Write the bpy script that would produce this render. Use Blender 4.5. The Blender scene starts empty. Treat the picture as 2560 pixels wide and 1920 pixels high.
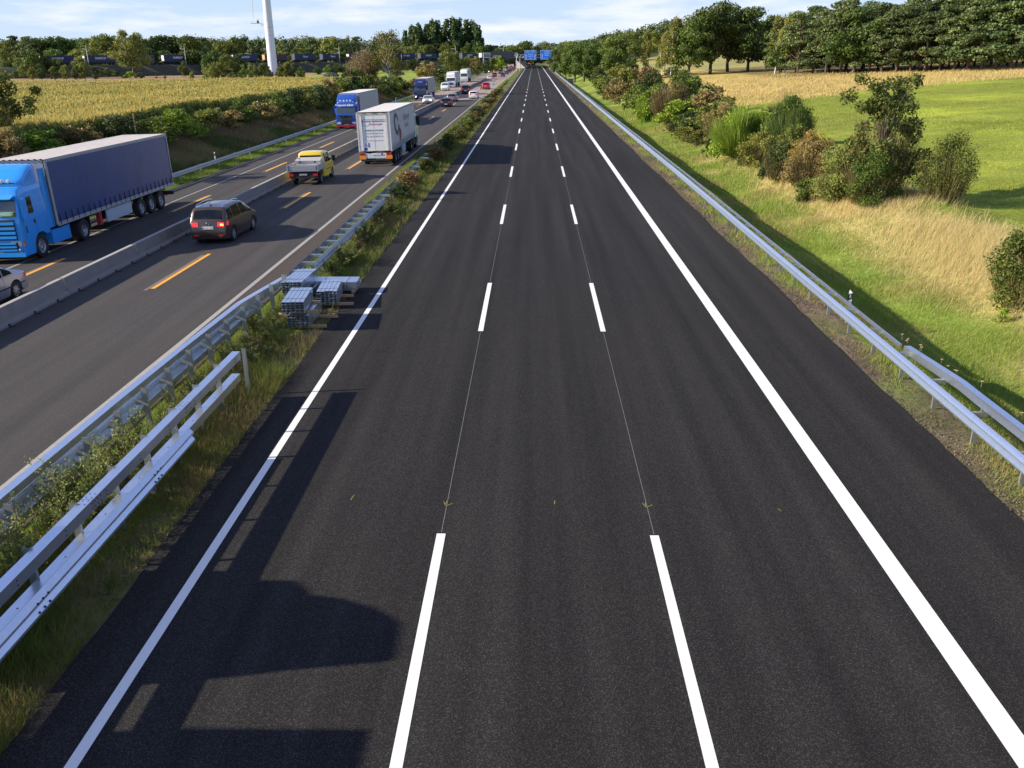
import bpy, math, random
import numpy as np
from mathutils import Vector, Matrix
PI = math.pi
rad = math.radians
random.seed(7)
RNG = np.random.default_rng(11)
scene = bpy.context.scene
COL = scene.collection

# ------------------------------------------------------------------ materials
def _nodes(m):
    m.use_nodes = True
    nt = m.node_tree
    return nt, nt.nodes, nt.links, nt.nodes['Principled BSDF']

MATS = {}
def mat(name, col, rough=.6, metal=0., var=.12, vscale=6., bump=0., bscale=40., coat=0., emit=None, es=1., spec=.5, alpha=None, vec='Object', streak=None):
    if name in MATS: return MATS[name]
    m = bpy.data.materials.new(name); MATS[name] = m
    nt, N, L, B = _nodes(m)
    B.inputs['Roughness'].default_value = rough
    B.inputs['Metallic'].default_value = metal
    B.inputs['Specular IOR Level'].default_value = spec
    B.inputs['Coat Weight'].default_value = coat
    B.inputs['Coat Roughness'].default_value = .08
    tc = N.new('ShaderNodeTexCoord')
    src = tc.outputs[vec]
    if streak:
        mp = N.new('ShaderNodeMapping'); mp.inputs['Scale'].default_value = streak
        L.new(src, mp.inputs['Vector']); src = mp.outputs[0]
    no = N.new('ShaderNodeTexNoise'); no.inputs['Scale'].default_value = vscale; no.inputs['Detail'].default_value = 5
    L.new(src, no.inputs['Vector'])
    mx = N.new('ShaderNodeMix'); mx.data_type = 'RGBA'
    c = Vector(col[:3])
    mx.inputs[6].default_value = (*[max(0, v*(1-var)) for v in c], 1)
    mx.inputs[7].default_value = (*[min(1, v*(1+var)) for v in c], 1)
    L.new(no.outputs['Fac'], mx.inputs[0])
    L.new(mx.outputs[2], B.inputs['Base Color'])
    if bump:
        nb = N.new('ShaderNodeTexNoise'); nb.inputs['Scale'].default_value = bscale; nb.inputs['Detail'].default_value = 4
        L.new(tc.outputs[vec], nb.inputs['Vector'])
        bp = N.new('ShaderNodeBump'); bp.inputs['Strength'].default_value = bump; bp.inputs['Distance'].default_value = .02
        L.new(nb.outputs['Fac'], bp.inputs['Height']); L.new(bp.outputs[0], B.inputs['Normal'])
    if emit:
        B.inputs['Emission Color'].default_value = (*emit, 1); B.inputs['Emission Strength'].default_value = es
    return m

def leaf_mat(name, var=.25, trans=.3, rough=.6):
    if name in MATS: return MATS[name]
    m = bpy.data.materials.new(name); MATS[name] = m
    nt, N, L, B = _nodes(m)
    at = N.new('ShaderNodeAttribute'); at.attribute_name = 'tint'
    oi = N.new('ShaderNodeObjectInfo')
    hs = N.new('ShaderNodeHueSaturation')
    L.new(at.outputs['Color'], hs.inputs['Color'])
    mr = N.new('ShaderNodeMapRange'); mr.inputs['To Min'].default_value = 1-var; mr.inputs['To Max'].default_value = 1+var
    L.new(oi.outputs['Random'], mr.inputs['Value']); L.new(mr.outputs[0], hs.inputs['Value'])
    m2 = N.new('ShaderNodeMapRange'); m2.inputs['To Min'].default_value = .488; m2.inputs['To Max'].default_value = .515
    mu = N.new('ShaderNodeMath'); mu.operation = 'FRACT'
    m3 = N.new('ShaderNodeMath'); m3.operation = 'MULTIPLY'; m3.inputs[1].default_value = 7.31
    L.new(oi.outputs['Random'], m3.inputs[0]); L.new(m3.outputs[0], mu.inputs[0]); L.new(mu.outputs[0], m2.inputs['Value'])
    L.new(m2.outputs[0], hs.inputs['Hue'])
    L.new(hs.outputs[0], B.inputs['Base Color'])
    B.inputs['Roughness'].default_value = rough; B.inputs['Specular IOR Level'].default_value = .25
    tr = N.new('ShaderNodeBsdfTranslucent'); L.new(hs.outputs[0], tr.inputs['Color'])
    ms = N.new('ShaderNodeMixShader'); ms.inputs[0].default_value = trans
    out = N['Material Output']
    L.new(B.outputs[0], ms.inputs[1]); L.new(tr.outputs[0], ms.inputs[2]); L.new(ms.outputs[0], out.inputs['Surface'])
    return m

# ------------------------------------------------------------------ object helpers
def tag(o, label=None, cat=None, group=None, kind=None):
    if label: o['label'] = label
    if cat: o['category'] = cat
    if group: o['group'] = group
    if kind: o['kind'] = kind
    return o
def empty(name, loc=(0, 0, 0), rz=0., ry=0., rx=0.):
    o = bpy.data.objects.new(name, None); COL.objects.link(o)
    o.location = loc; o.rotation_euler = (rx, ry, rz); o.empty_display_size = .3
    return o
def thing(name, label, cat, loc=(0, 0, 0), rz=0., group=None, ry=0., rx=0.):
    return tag(empty(name, loc, rz, ry, rx), label, cat, group)
def link_mesh(name, me, parent=None):
    o = bpy.data.objects.new(name, me); COL.objects.link(o)
    if parent: o.parent = parent
    return o

class MB:
    def __init__(s): s.v = []; s.f = []; s.m = []; s.mats = []
    def mi(s, m):
        if m not in s.mats: s.mats.append(m)
        return s.mats.index(m)
    def add(s, vs, fs, m=None):
        b = len(s.v); s.v += [tuple(v) for v in vs]; s.f += [tuple(i+b for i in f) for f in fs]
        s.m += [s.mi(m) if m else 0]*len(fs); return s
    def box(s, a, b, m=None, R=None):
        x0, y0, z0 = a; x1, y1, z1 = b
        vs = [Vector(p) for p in ((x0,y0,z0),(x1,y0,z0),(x1,y1,z0),(x0,y1,z0),(x0,y0,z1),(x1,y0,z1),(x1,y1,z1),(x0,y1,z1))]
        if R: vs = [R @ v for v in vs]
        return s.add(vs, [(3,2,1,0),(4,5,6,7),(0,1,5,4),(1,2,6,5),(2,3,7,6),(3,0,4,7)], m)
    def cbox(s, c, d, m=None, R=None):
        return s.box((c[0]-d[0]/2, c[1]-d[1]/2, c[2]-d[2]/2), (c[0]+d[0]/2, c[1]+d[1]/2, c[2]+d[2]/2), m, R)
    def cyl(s, p, q, r0, r1=None, n=12, m=None, cap=True):
        p = Vector(p); q = Vector(q); r1 = r0 if r1 is None else r1
        d = (q-p).normalized(); u = d.orthogonal().normalized(); w = d.cross(u)
        vs = []
        for k in range(n):
            a = 2*PI*k/n; e = u*math.cos(a)+w*math.sin(a); vs += [p+e*r0, q+e*r1]
        fs = [(2*k, (2*k+2) % (2*n), (2*k+3) % (2*n), 2*k+1) for k in range(n)]
        if cap: fs += [tuple(2*k for k in range(n))[::-1], tuple(2*k+1 for k in range(n))]
        return s.add(vs, fs, m)
    def lathe(s, prof, c=(0,0,0), axis='y', n=20, m=None):
        vs = []; fs = []; k = len(prof)
        for i in range(n):
            a = 2*PI*i/n; ca, sa = math.cos(a), math.sin(a)
            for r, h in prof:
                if axis == 'y': vs.append((c[0]+r*ca, c[1]+h, c[2]+r*sa))
                elif axis == 'x': vs.append((c[0]+h, c[1]+r*ca, c[2]+r*sa))
                else: vs.append((c[0]+r*ca, c[1]+r*sa, c[2]+h))
        for i in range(n):
            j = (i+1) % n
            for q in range(k-1): fs.append((i*k+q, j*k+q, j*k+q+1, i*k+q+1))
        return s.add(vs, fs, m)
    def extrude(s, prof, path, closed=True, m=None, cap=True):
        """prof [(dx,dz)] swept along path [(x,y,z)] (mostly along y)"""
        vs = []; n = len(prof)
        for (x, y, z) in path: vs += [(x+a, y, z+b) for a, b in prof]
        fs = []; kk = n if closed else n-1
        for i in range(len(path)-1):
            for q in range(kk):
                a = i*n+q; b = i*n+(q+1) % n; fs.append((a, b, b+n, a+n))
        if cap and closed:
            fs += [tuple(range(n))[::-1], tuple(range((len(path)-1)*n, len(path)*n))]
        return s.add(vs, fs, m)
    def mesh(s, name, smooth=None):
        me = bpy.data.meshes.new(name); me.from_pydata([tuple(v) for v in s.v], [], s.f)
        for m in s.mats: me.materials.append(m)
        if len(s.mats) > 1: me.polygons.foreach_set('material_index', s.m)
        if smooth is not None:
            me.polygons.foreach_set('use_smooth', [True]*len(me.polygons)); me.update()
            me.set_sharp_from_angle(angle=rad(smooth))
        me.update(); return me
    def build(s, name, m=None, parent=None, smooth=None):
        if m and not s.mats: s.mats = [m]
        return link_mesh(name, s.mesh(name, smooth), parent)

def np_mesh(name, V, F, mat_, tint=None, smooth=False):
    """V (n,3), F (m,k) k=3|4, tint per vertex (n,3)"""
    me = bpy.data.meshes.new(name); n = len(V); m, k = F.shape
    me.vertices.add(n); me.vertices.foreach_set('co', V.astype(np.float32).ravel())
    me.loops.add(m*k); me.loops.foreach_set('vertex_index', F.astype(np.int32).ravel())
    me.polygons.add(m); me.polygons.foreach_set('loop_start', np.arange(0, m*k, k, dtype=np.int32))
    if smooth: me.polygons.foreach_set('use_smooth', np.ones(m, dtype=bool))
    me.update(calc_edges=True)
    if tint is not None:
        a = me.color_attributes.new('tint', 'FLOAT_COLOR', 'POINT')
        a.data.foreach_set('color', np.concatenate([tint, np.ones((n, 1))], 1).astype(np.float32).ravel())
    me.materials.append(mat_)
    return me

def text_mesh(txt, size, m, name, parent, M, extrude=.002, font_shear=0., squash=1., bold=0.):
    cu = bpy.data.curves.new('t', 'FONT'); cu.body = txt; cu.size = size; cu.align_x = 'CENTER'; cu.align_y = 'CENTER'
    cu.extrude = extrude; cu.shear = font_shear; cu.offset = bold
    cu.resolution_u = 3
    o = bpy.data.objects.new('t', cu); COL.objects.link(o)
    dg = bpy.context.evaluated_depsgraph_get()
    me = bpy.data.meshes.new_from_object(o.evaluated_get(dg))
    bpy.data.objects.remove(o)
    me.transform(M @ Matrix.Diagonal((squash, 1, 1, 1)))
    me.materials.clear(); me.materials.append(m)
    return link_mesh(name, me, parent)

def copy_tree(o, parent=None):
    c = o.copy(); COL.objects.link(c)
    if parent: c.parent = parent
    for ch in o.children: copy_tree(ch, c)
    return c

# ------------------------------------------------------------------ camera
F_PX, PITCH, YAW, ROLL, HC = 2161., .36325, .0254, .0044, 7.893
_fw = Vector((-math.sin(YAW)*math.cos(PITCH), math.cos(YAW)*math.cos(PITCH), -math.sin(PITCH)))
_r = Vector((math.cos(YAW), math.sin(YAW), 0)); _u = _r.cross(_fw)
_r2 = _r*math.cos(ROLL)-_u*math.sin(ROLL); _u2 = _r*math.sin(ROLL)+_u*math.cos(ROLL)
cam = bpy.data.cameras.new('camera'); camo = bpy.data.objects.new('camera', cam); COL.objects.link(camo)
cam.sensor_width = 36; cam.lens = F_PX/2560*36; cam.clip_end = 30000; cam.clip_start = .1
camo.matrix_world = Matrix(((_r2.x, _u2.x, -_fw.x, 0), (_r2.y, _u2.y, -_fw.y, 0), (_r2.z, _u2.z, -_fw.z, HC), (0, 0, 0, 1)))
scene.camera = camo
def colX(px, Y, z=0.):
    """world X seen in picture column px at ground distance Y and height z"""
    k = (px-1280)/F_PX
    # solve for X: (v.r2)=k (v.fw)
    a = _r2.x-k*_fw.x; b = (_r2.y-k*_fw.y)*Y+(_r2.z-k*_fw.z)*(z-HC)
    return -b/a

# ------------------------------------------------------------------ light and sky
EL, AZ = rad(23.6), rad(8.2)
sd = Vector((math.cos(AZ)*math.cos(EL), math.sin(AZ)*math.cos(EL), -math.sin(EL)))
sl = bpy.data.lights.new('sun', 'SUN'); sl.energy = 5.0; sl.angle = rad(.55); sl.color = (1., .89, .72)
so = bpy.data.objects.new('sun', sl); COL.objects.link(so); so.rotation_euler = sd.to_track_quat('-Z', 'Y').to_euler()
w = bpy.data.worlds.new('World'); scene.world = w; w.use_nodes = True
nt = w.node_tree; N = nt.nodes; L = nt.links; N.clear()
out = N.new('ShaderNodeOutputWorld'); bg = N.new('ShaderNodeBackground'); bg.inputs['Strength'].default_value = .078
sky = N.new('ShaderNodeTexSky'); sky.sky_type = 'NISHITA'; sky.sun_disc = False
sky.sun_elevation = EL; sky.sun_rotation = math.atan2(-sd.x, -sd.y) % (2*PI)
sky.air_density = 1.; sky.dust_density = .12; sky.ozone_density = 4.5; sky.altitude = 0
tc = N.new('ShaderNodeTexCoord')
mp = N.new('ShaderNodeMapping'); mp.inputs['Scale'].default_value = (2.2, 2.2, 13.); mp.inputs['Location'].default_value = (.35, .2, 1.1)
no = N.new('ShaderNodeTexNoise'); no.inputs['Scale'].default_value = 3.6; no.inputs['Detail'].default_value = 9; no.inputs['Roughness'].default_value = .58
L.new(tc.outputs['Generated'], mp.inputs['Vector']); L.new(mp.outputs[0], no.inputs['Vector'])
cr = N.new('ShaderNodeValToRGB'); cr.color_ramp.elements[0].position = .45; cr.color_ramp.elements[1].position = .74
cr.color_ramp.elements[0].color = (0, 0, 0, 1); cr.color_ramp.elements[1].color = (.85, .85, .85, 1)
L.new(no.outputs['Fac'], cr.inputs[0])
mx = N.new('ShaderNodeMix'); mx.data_type = 'RGBA'
L.new(cr.outputs[0], mx.inputs[0]); L.new(sky.outputs[0], mx.inputs[6]); mx.inputs[7].default_value = (8.2, 8.0, 8.5, 1)
L.new(mx.outputs[2], bg.inputs['Color'])
tint = N.new('ShaderNodeMix'); tint.data_type = 'RGBA'; tint.blend_type = 'MULTIPLY'; tint.inputs[0].default_value = 1.
tint.inputs[7].default_value = (.80, .93, 1.30, 1); L.new(sky.outputs[0], tint.inputs[6])
sx = N.new('ShaderNodeSeparateXYZ'); L.new(tc.outputs['Generated'], sx.inputs[0])
hz = N.new('ShaderNodeMapRange'); hz.interpolation_type = 'SMOOTHSTEP'; hz.inputs['From Min'].default_value = -.02; hz.inputs['From Max'].default_value = .22; hz.inputs['To Min'].default_value = 1.; hz.inputs['To Max'].default_value = 0.
L.new(sx.outputs[2], hz.inputs['Value'])
hm = N.new('ShaderNodeMix'); hm.data_type = 'RGBA'; hm.inputs[7].default_value = (4.7, 5.8, 7.3, 1)
L.new(hz.outputs[0], hm.inputs[0]); L.new(tint.outputs[2], hm.inputs[6]); L.new(hm.outputs[2], mx.inputs[6]); L.new(bg.outputs[0], out.inputs['Surface'])
scene.view_settings.view_transform = 'Standard'; scene.view_settings.look = 'None'
scene.view_settings.exposure = .84; scene.view_settings.gamma = 1

# ------------------------------------------------------------------ terrain
def sm(t): t = np.clip(t, 0, 1); return t*t*(3-2*t)
_G = RNG.random((257, 257))
def vnoise(x, y, s):
    x = np.asarray(x)/s+1000.3; y = np.asarray(y)/s+1000.7
    xi = np.floor(x).astype(int); yi = np.floor(y).astype(int); fx = sm(x-xi); fy = sm(y-yi)
    g = lambda a, b: _G[a % 257, b % 257]
    return (g(xi, yi)*(1-fx)+g(xi+1, yi)*fx)*(1-fy)+(g(xi, yi+1)*(1-fx)+g(xi+1, yi+1)*fx)*fy
def gz(x, y, bumps=True):
    x = np.asarray(x, float); y = np.asarray(y, float)
    z = np.zeros(np.broadcast(x, y).shape)
    z = np.where(x < -10.4, .025*(np.maximum(x, -24.3)+10.4), z)
    lb = np.interp(x, [-60, -36, -32.5, -29.5, -26.6, -25.2, -24.3], [1.55, 1.5, 1.45, .75, -.12, -.05, 0])
    z = z+np.where(x < -24.3, lb, 0)
    rb = np.interp(x, [8.8, 9.8, 11.2, 12.8, 15, 17.6, 19.5, 23, 30], [0, -.02, -.38, -.52, -.1, .75, .95, .6, .75])
    z = z+np.where(x > 8.8, rb, 0)
    z = z+np.where(x > 22, np.clip((x-22)*.043, 0, 6)+sm((x-20)/30)*np.clip(y, 0, 300)*.0035, 0)
    z = z+sm((y-285)/140)*np.clip((x-40)/80, 0, 1)*7.5+sm((y-520)/500)*sm((np.abs(x+8)-40)/120)*9
    z = z-sm((y-60)/260)*sm((-x-40)/60)*.9
    if bumps:
        off = np.where(x > 9.2, sm((x-9.2)/2), np.where(x < -25, sm((-x-25)/2), 0))
        z = z+off*((vnoise(x, y, 7.)-.5)*.35+(vnoise(x, y, 2.1)-.5)*.14)
        med = ((x > -8.5) & (x < -6.6))
        z = z+np.where(med, (vnoise(x, y, .9)-.3)*.10, 0)
    return z
def gzf(x, y): return float(gz(x, y))

def zone_color(x, y):
    """albedo of the ground cover"""
    n1 = vnoise(x, y, 9.)[..., None]; n2 = vnoise(x+50, y+9, 2.2)[..., None]; n3 = vnoise(x-20, y, .8)[..., None]
    C = lambda *c: np.array(c)
    n4 = vnoise(x+31, y*1.6, 13.)[..., None]
    green = C(.13, .20, .03)*(.75+.5*n2)
    lime = C(.21, .28, .045)*(.8+.4*n2)
    dry = C(.45, .37, .14)*(.75+.45*n3)
    dirt = C(.17, .13, .09)*(.7+.6*n3)
    c = green*np.ones(x.shape+(1,))
    def blend(c, k, t): t = np.clip(t, 0, 1)[..., None]; return c*(1-t)+k*t
    # right verge
    c = blend(c, lime, (vnoise(x, y, 4.)-.35)*2.5*(x > 9.5))
    c = blend(c, dry, (vnoise(x+7, y, 3.1)-.62)*3*(x > 10))
    rg = (1-.72*sm((y-52)/30))*np.exp(-((x-17.0-1.2*(vnoise(x*0, y, 9)-.5))/2.6)**2)*1.9*np.clip(.6+.9*vnoise(x, y, 6.), 0, 1.3)
    c = blend(c, dry*1.0, (rg-.55)*2.*(x > 12))
    # meadow
    md = sm((x-20.5)/2.)
    mead = (C(.245, .305, .035)*(1-n1*.55)+C(.27, .29, .06)*n1*.55)*(.82+.36*n2)*(.72+.56*n4)+C(.06, .04, .0)*np.clip(n4-.55, 0, 1)*3
    c = c*(1-md[..., None])+mead*md[..., None]
    # yellow stubble band further up the field
    edge = 122+.62*(x-20)+4*(vnoise(x, y, 16)-.5)
    yb = sm((y-edge)/5.)*sm((x-20.5)/2.)
    band = C(.52, .40, .13)*(.8+.35*n2); c = c*(1-yb[..., None])+band*yb[..., None]
    fld = sm((y-300)/15)*sm((x-20)/6); c = c*(1-fld[..., None])+(C(.33, .31, .11)*(.85+.3*n1))*fld[..., None]
    # dirt beside the new road
    d = np.where((x > 8.7) & (x < 9.9+.6*(vnoise(x, y, 3.)-.5)), 1., 0)*np.clip(.35+1.2*vnoise(x, y, 1.2), 0, 1)
    c = blend(c, dirt, d)
    # median
    m = (x > -8.9) & (x < -6.2)
    mc = (C(.13, .175, .035)*(.7+.6*n3)); c = np.where(m[..., None], mc, c)
    dd = np.where((x > -7.25+.5*(vnoise(x, y, 1.7)-.5)) & (x < -6.2), 1., 0)*np.clip(.3+1.1*vnoise(x, y, .9), 0, 1)
    c = blend(c, C(.16, .115, .07)*(.6+.8*n3), dd)
    # left
    lf = sm((-x-33)/1.5)
    corn = C(.16, .15, .045)*(.8+.4*n2); c = c*(1-lf[..., None])+corn*lf[..., None]
    g2 = sm((y-208)/10)*lf; c = c*(1-g2[..., None])+(C(.34, .32, .13)*(.85+.3*n1))*g2[..., None]
    tb = sm((y-262-.12*(x+100))/12)*lf; c = c*(1-tb[..., None])+(C(.36, .25, .13)*(.8+.4*n1))*tb[..., None]
    gs = sm((y-250)/8)*sm((x+100)/12)*lf; c = c*(1-gs[..., None])+(C(.27, .33, .06)*(.85+.3*n1))*gs[..., None]
    # wooded ground far away
    wd = sm((y-520)/60)*sm((np.abs(x+8)-26)/10); c = c*(1-wd[..., None])+C(.05, .07, .025)*wd[..., None]
    pw = sm((y-205)/10)*sm((x-52)/6)*(1-sm((y-300)/10)); c = c*(1-pw[..., None]*.7)+C(.12, .10, .05)*pw[..., None]*.7
    return np.clip(c, 0, 1)

def grid_mesh(name, xs, ys, zoff, m, tint=True, clip=None):
    X, Y = np.meshgrid(xs, ys); Z = gz(X, Y)+zoff
    V = np.stack([X, Y, Z], -1).reshape(-1, 3)
    nx, ny = len(xs), len(ys)
    a = (np.arange(ny-1)[:, None]*nx+np.arange(nx-1)[None]).ravel()
    Fq = np.stack([a, a+1, a+1+nx, a+nx], -1)
    if clip is not None:
        cx = X[:-1, :-1].ravel(); cx2 = X[:-1, 1:].ravel(); Fq = Fq[clip(cx, cx2)]
    t = zone_color(X, Y).reshape(-1, 3) if tint else None
    return np_mesh(name, V, Fq, m, t, smooth=True)

def ground_material():
    m = bpy.data.materials.new('ground_cover'); nt, N, L, B = _nodes(m)
    at = N.new('ShaderNodeAttribute'); at.attribute_name = 'tint'
    tc = N.new('ShaderNodeTexCoord')
    n1 = N.new('ShaderNodeTexNoise'); n1.inputs['Scale'].default_value = 3.2; n1.inputs['Detail'].default_value = 8; n1.inputs['Roughness'].default_value = .7
    n2 = N.new('ShaderNodeTexNoise'); n2.inputs['Scale'].default_value = .45; n2.inputs['Detail'].default_value = 6
    L.new(tc.outputs['Object'], n1.inputs['Vector']); L.new(tc.outputs['Object'], n2.inputs['Vector'])
    r1 = N.new('ShaderNodeMapRange'); r1.inputs['From Min'].default_value = .3; r1.inputs['From Max'].default_value = .7; r1.inputs['To Min'].default_value = .62; r1.inputs['To Max'].default_value = 1.3
    L.new(n1.outputs['Fac'], r1.inputs['Value'])
    r2 = N.new('ShaderNodeMapRange'); r2.inputs['From Min'].default_value = .3; r2.inputs['From Max'].default_value = .7; r2.inputs['To Min'].default_value = .8; r2.inputs['To Max'].default_value = 1.18
    L.new(n2.outputs['Fac'], r2.inputs['Value'])
    mu = N.new('ShaderNodeMath'); mu.operation = 'MULTIPLY'; L.new(r1.outputs[0], mu.inputs[0]); L.new(r2.outputs[0], mu.inputs[1])
    vm = N.new('ShaderNodeVectorMath'); vm.operation = 'SCALE'; L.new(at.outputs['Color'], vm.inputs[0]); L.new(mu.outputs[0], vm.inputs['Scale'])
    L.new(vm.outputs[0], B.inputs['Base Color']); B.inputs['Roughness'].default_value = .9; B.inputs['Specular IOR Level'].default_value = .1
    bp = N.new('ShaderNodeBump'); bp.inputs['Strength'].default_value = .9; bp.inputs['Distance'].default_value = .12
    L.new(n1.outputs['Fac'], bp.inputs['Height']); L.new(bp.outputs[0], B.inputs['Normal'])
    return m
GROUND = ground_material()
def rng_(a, b, s): return list(np.arange(a, b, s))
xs = sorted(set([-2600, -1800, -1200, -800, -600, -450, -350, -280, -230, -190] + rng_(-160, -60, 6) + rng_(-60, -36, 2) + rng_(-36, -24.5, .6)
     + [-24.3, -17, -10.4, -9.2] + rng_(-8.9, -6.3, .2) + [-6.3, -6.2, 0, 8.7] + rng_(8.8, 10.4, .2) + rng_(10.4, 22, .45) + rng_(22, 60, 1.5) + rng_(60, 150, 5)
     + [160, 190, 230, 280, 350, 450, 600, 800, 1200, 1800, 2600]))
ys = sorted(set([-300, -100, -40] + rng_(-20, 70, .8) + rng_(70, 160, 2) + rng_(160, 340, 5) + rng_(340, 620, 14) + [660, 720, 800, 900, 1050, 1250, 1500, 1900, 2400, 3000]))
g = link_mesh('ground', grid_mesh('ground', np.array(xs, float), np.array(ys, float), -.03, GROUND)); tag(g, kind='structure')

# far base sheet so that the land reaches the horizon
mb = MB(); mb.add([(-5000, -3000, -6), (5000, -3000, -6), (5000, 7000, -6), (-5000, 7000, -6)], [(0, 1, 2, 3)])
tag(mb.build('far_land', mat('far_land', (.08, .10, .035), .95, var=.4, vscale=.004)), kind='structure')

# ------------------------------------------------------------------ roads
def asphalt(name, base, warm, speck, streak_amt, rough=.85, joints=None, sp=.3):
    m = bpy.data.materials.new(name); nt, N, L, B = _nodes(m)
    tc = N.new('ShaderNodeTexCoord')
    vo = N.new('ShaderNodeTexVoronoi'); vo.inputs['Scale'].default_value = 95; L.new(tc.outputs['Object'], vo.inputs['Vector'])
    bw = N.new('ShaderNodeSeparateColor'); L.new(vo.outputs['Color'], bw.inputs[0])
    r = N.new('ShaderNodeMapRange'); r.inputs['From Min'].default_value = .72; r.inputs['From Max'].default_value = 1.; r.inputs['To Min'].default_value = .78; r.inputs['To Max'].default_value = speck
    L.new(bw.outputs[0], r.inputs['Value'])
    nf = N.new('ShaderNodeTexNoise'); nf.inputs['Scale'].default_value = 38; nf.inputs['Detail'].default_value = 6; nf.inputs['Roughness'].default_value = .75
    L.new(tc.outputs['Object'], nf.inputs['Vector'])
    rf = N.new('ShaderNodeMapRange'); rf.inputs['From Min'].default_value = .3; rf.inputs['From Max'].default_value = .7; rf.inputs['To Min'].default_value = .7; rf.inputs['To Max'].default_value = 1.3
    L.new(nf.outputs['Fac'], rf.inputs['Value'])
    mp = N.new('ShaderNodeMapping'); mp.inputs['Scale'].default_value = (1.6, .035, 1); L.new(tc.outputs['Object'], mp.inputs['Vector'])
    ns = N.new('ShaderNodeTexNoise'); ns.inputs['Scale'].default_value = 1.; ns.inputs['Detail'].default_value = 5; L.new(mp.outputs[0], ns.inputs['Vector'])
    rs = N.new('ShaderNodeMapRange'); rs.inputs['From Min'].default_value = .3; rs.inputs['From Max'].default_value = .7; rs.inputs['To Min'].default_value = 1-streak_amt; rs.inputs['To Max'].default_value = 1+streak_amt
    L.new(ns.outputs['Fac'], rs.inputs['Value'])
    np2 = N.new('ShaderNodeTexNoise'); np2.inputs['Scale'].default_value = .5; np2.inputs['Detail'].default_value = 3; L.new(tc.outputs['Object'], np2.inputs['Vector'])
    mxc = N.new('ShaderNodeMix'); mxc.data_type = 'RGBA'; mxc.inputs[6].default_value = (*base, 1); mxc.inputs[7].default_value = (*warm, 1)
    L.new(np2.outputs['Fac'], mxc.inputs[0])
    a = N.new('ShaderNodeMath'); a.operation = 'MULTIPLY'; L.new(r.outputs[0], a.inputs[0]); L.new(rf.outputs[0], a.inputs[1])
    b = N.new('ShaderNodeMath'); b.operation = 'MULTIPLY'; L.new(a.outputs[0], b.inputs[0]); L.new(rs.outputs[0], b.inputs[1])
    last = b.outputs[0]
    if joints:
        sx = N.new('ShaderNodeSeparateXYZ'); L.new(tc.outputs['Object'], sx.inputs[0])
        def line(sock, period, width):
            q = N.new('ShaderNodeMath'); q.operation = 'DIVIDE'; q.inputs[1].default_value = period; L.new(sock, q.inputs[0])
            f = N.new('ShaderNodeMath'); f.operation = 'FRACT'; L.new(q.outputs[0], f.inputs[0])
            g2 = N.new('ShaderNodeMath'); g2.operation = 'GREATER_THAN'; g2.inputs[1].default_value = width/period; L.new(f.outputs[0], g2.inputs[0])
            h = N.new('ShaderNodeMapRange'); h.inputs['To Min'].default_value = .55; L.new(g2.outputs[0], h.inputs['Value']); return h.outputs[0]
        for s_, p_, w_ in ((sx.outputs[1], 5., .09), (sx.outputs[0], 3.75, .05)):
            mm = N.new('ShaderNodeMath'); mm.operation = 'MULTIPLY'; L.new(last, mm.inputs[0]); L.new(line(s_, p_, w_), mm.inputs[1]); last = mm.outputs[0]
    vm = N.new('ShaderNodeVectorMath'); vm.operation = 'SCALE'; L.new(mxc.outputs[2], vm.inputs[0]); L.new(last, vm.inputs['Scale'])
    L.new(vm.outputs[0], B.inputs['Base Color']); B.inputs['Roughness'].default_value = rough; B.inputs['Specular IOR Level'].default_value = sp
    bp = N.new('ShaderNodeBump'); bp.inputs['Strength'].default_value = .35; bp.inputs['Distance'].default_value = .006
    L.new(nf.outputs['Fac'], bp.inputs['Height']); L.new(bp.outputs[0], B.inputs['Normal'])
    return m
A_NEW = asphalt('new_asphalt', (.0228, .0219, .0211), (.0285, .0266, .0248), 3.0, .30, sp=.10)
A_OLD = asphalt('worn_asphalt', (.062, .058, .056), (.073, .067, .063), 1.45, .18, sp=.2)
A_MID = asphalt('reddish_shoulder', (.072, .055, .047), (.086, .066, .056), 1.6, .16)
A_CON = asphalt('road_concrete', (.34, .265, .215), (.40, .31, .26), 1.15, .12, joints=True)
A_SHO = asphalt('pale_shoulder', (.40, .33, .22), (.44, .37, .26), 1.1, .1)

def bend(x, y): return x-max(0, y-700)**2/5200.
def zl(x): return .025*(max(x, -24.3)+10.4) if x < -10.4 else 0.
def strip(mb, x0, x1, y0, y1, z, m=None, step=20., wob=None):
    ys_ = [y0]
    while ys_[-1] < y1-1e-6: ys_.append(min(y1, ys_[-1]+step))
    vs = []
    for y in ys_:
        a, b = x0, x1
        if wob: a += wob[0]*(float(vnoise(x0, y, wob[2]))-.5); b += wob[1]*(float(vnoise(x1+40, y, wob[2]))-.5)
        vs += [(bend(a, y), y, zl(a)+z), (bend(b, y), y, zl(b)+z)]
    fs = [(2*i, 2*i+1, 2*i+3, 2*i+2) for i in range(len(ys_)-1)]
    mb.add(vs, fs, m)
def road(name, x0, x1, y0, y1, z, m, step=20., wob=None):
    mb = MB(); strip(mb, x0, x1, y0, y1, z, None, step, wob)
    o = mb.build(name, m); tag(o, kind='structure'); return o
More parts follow.
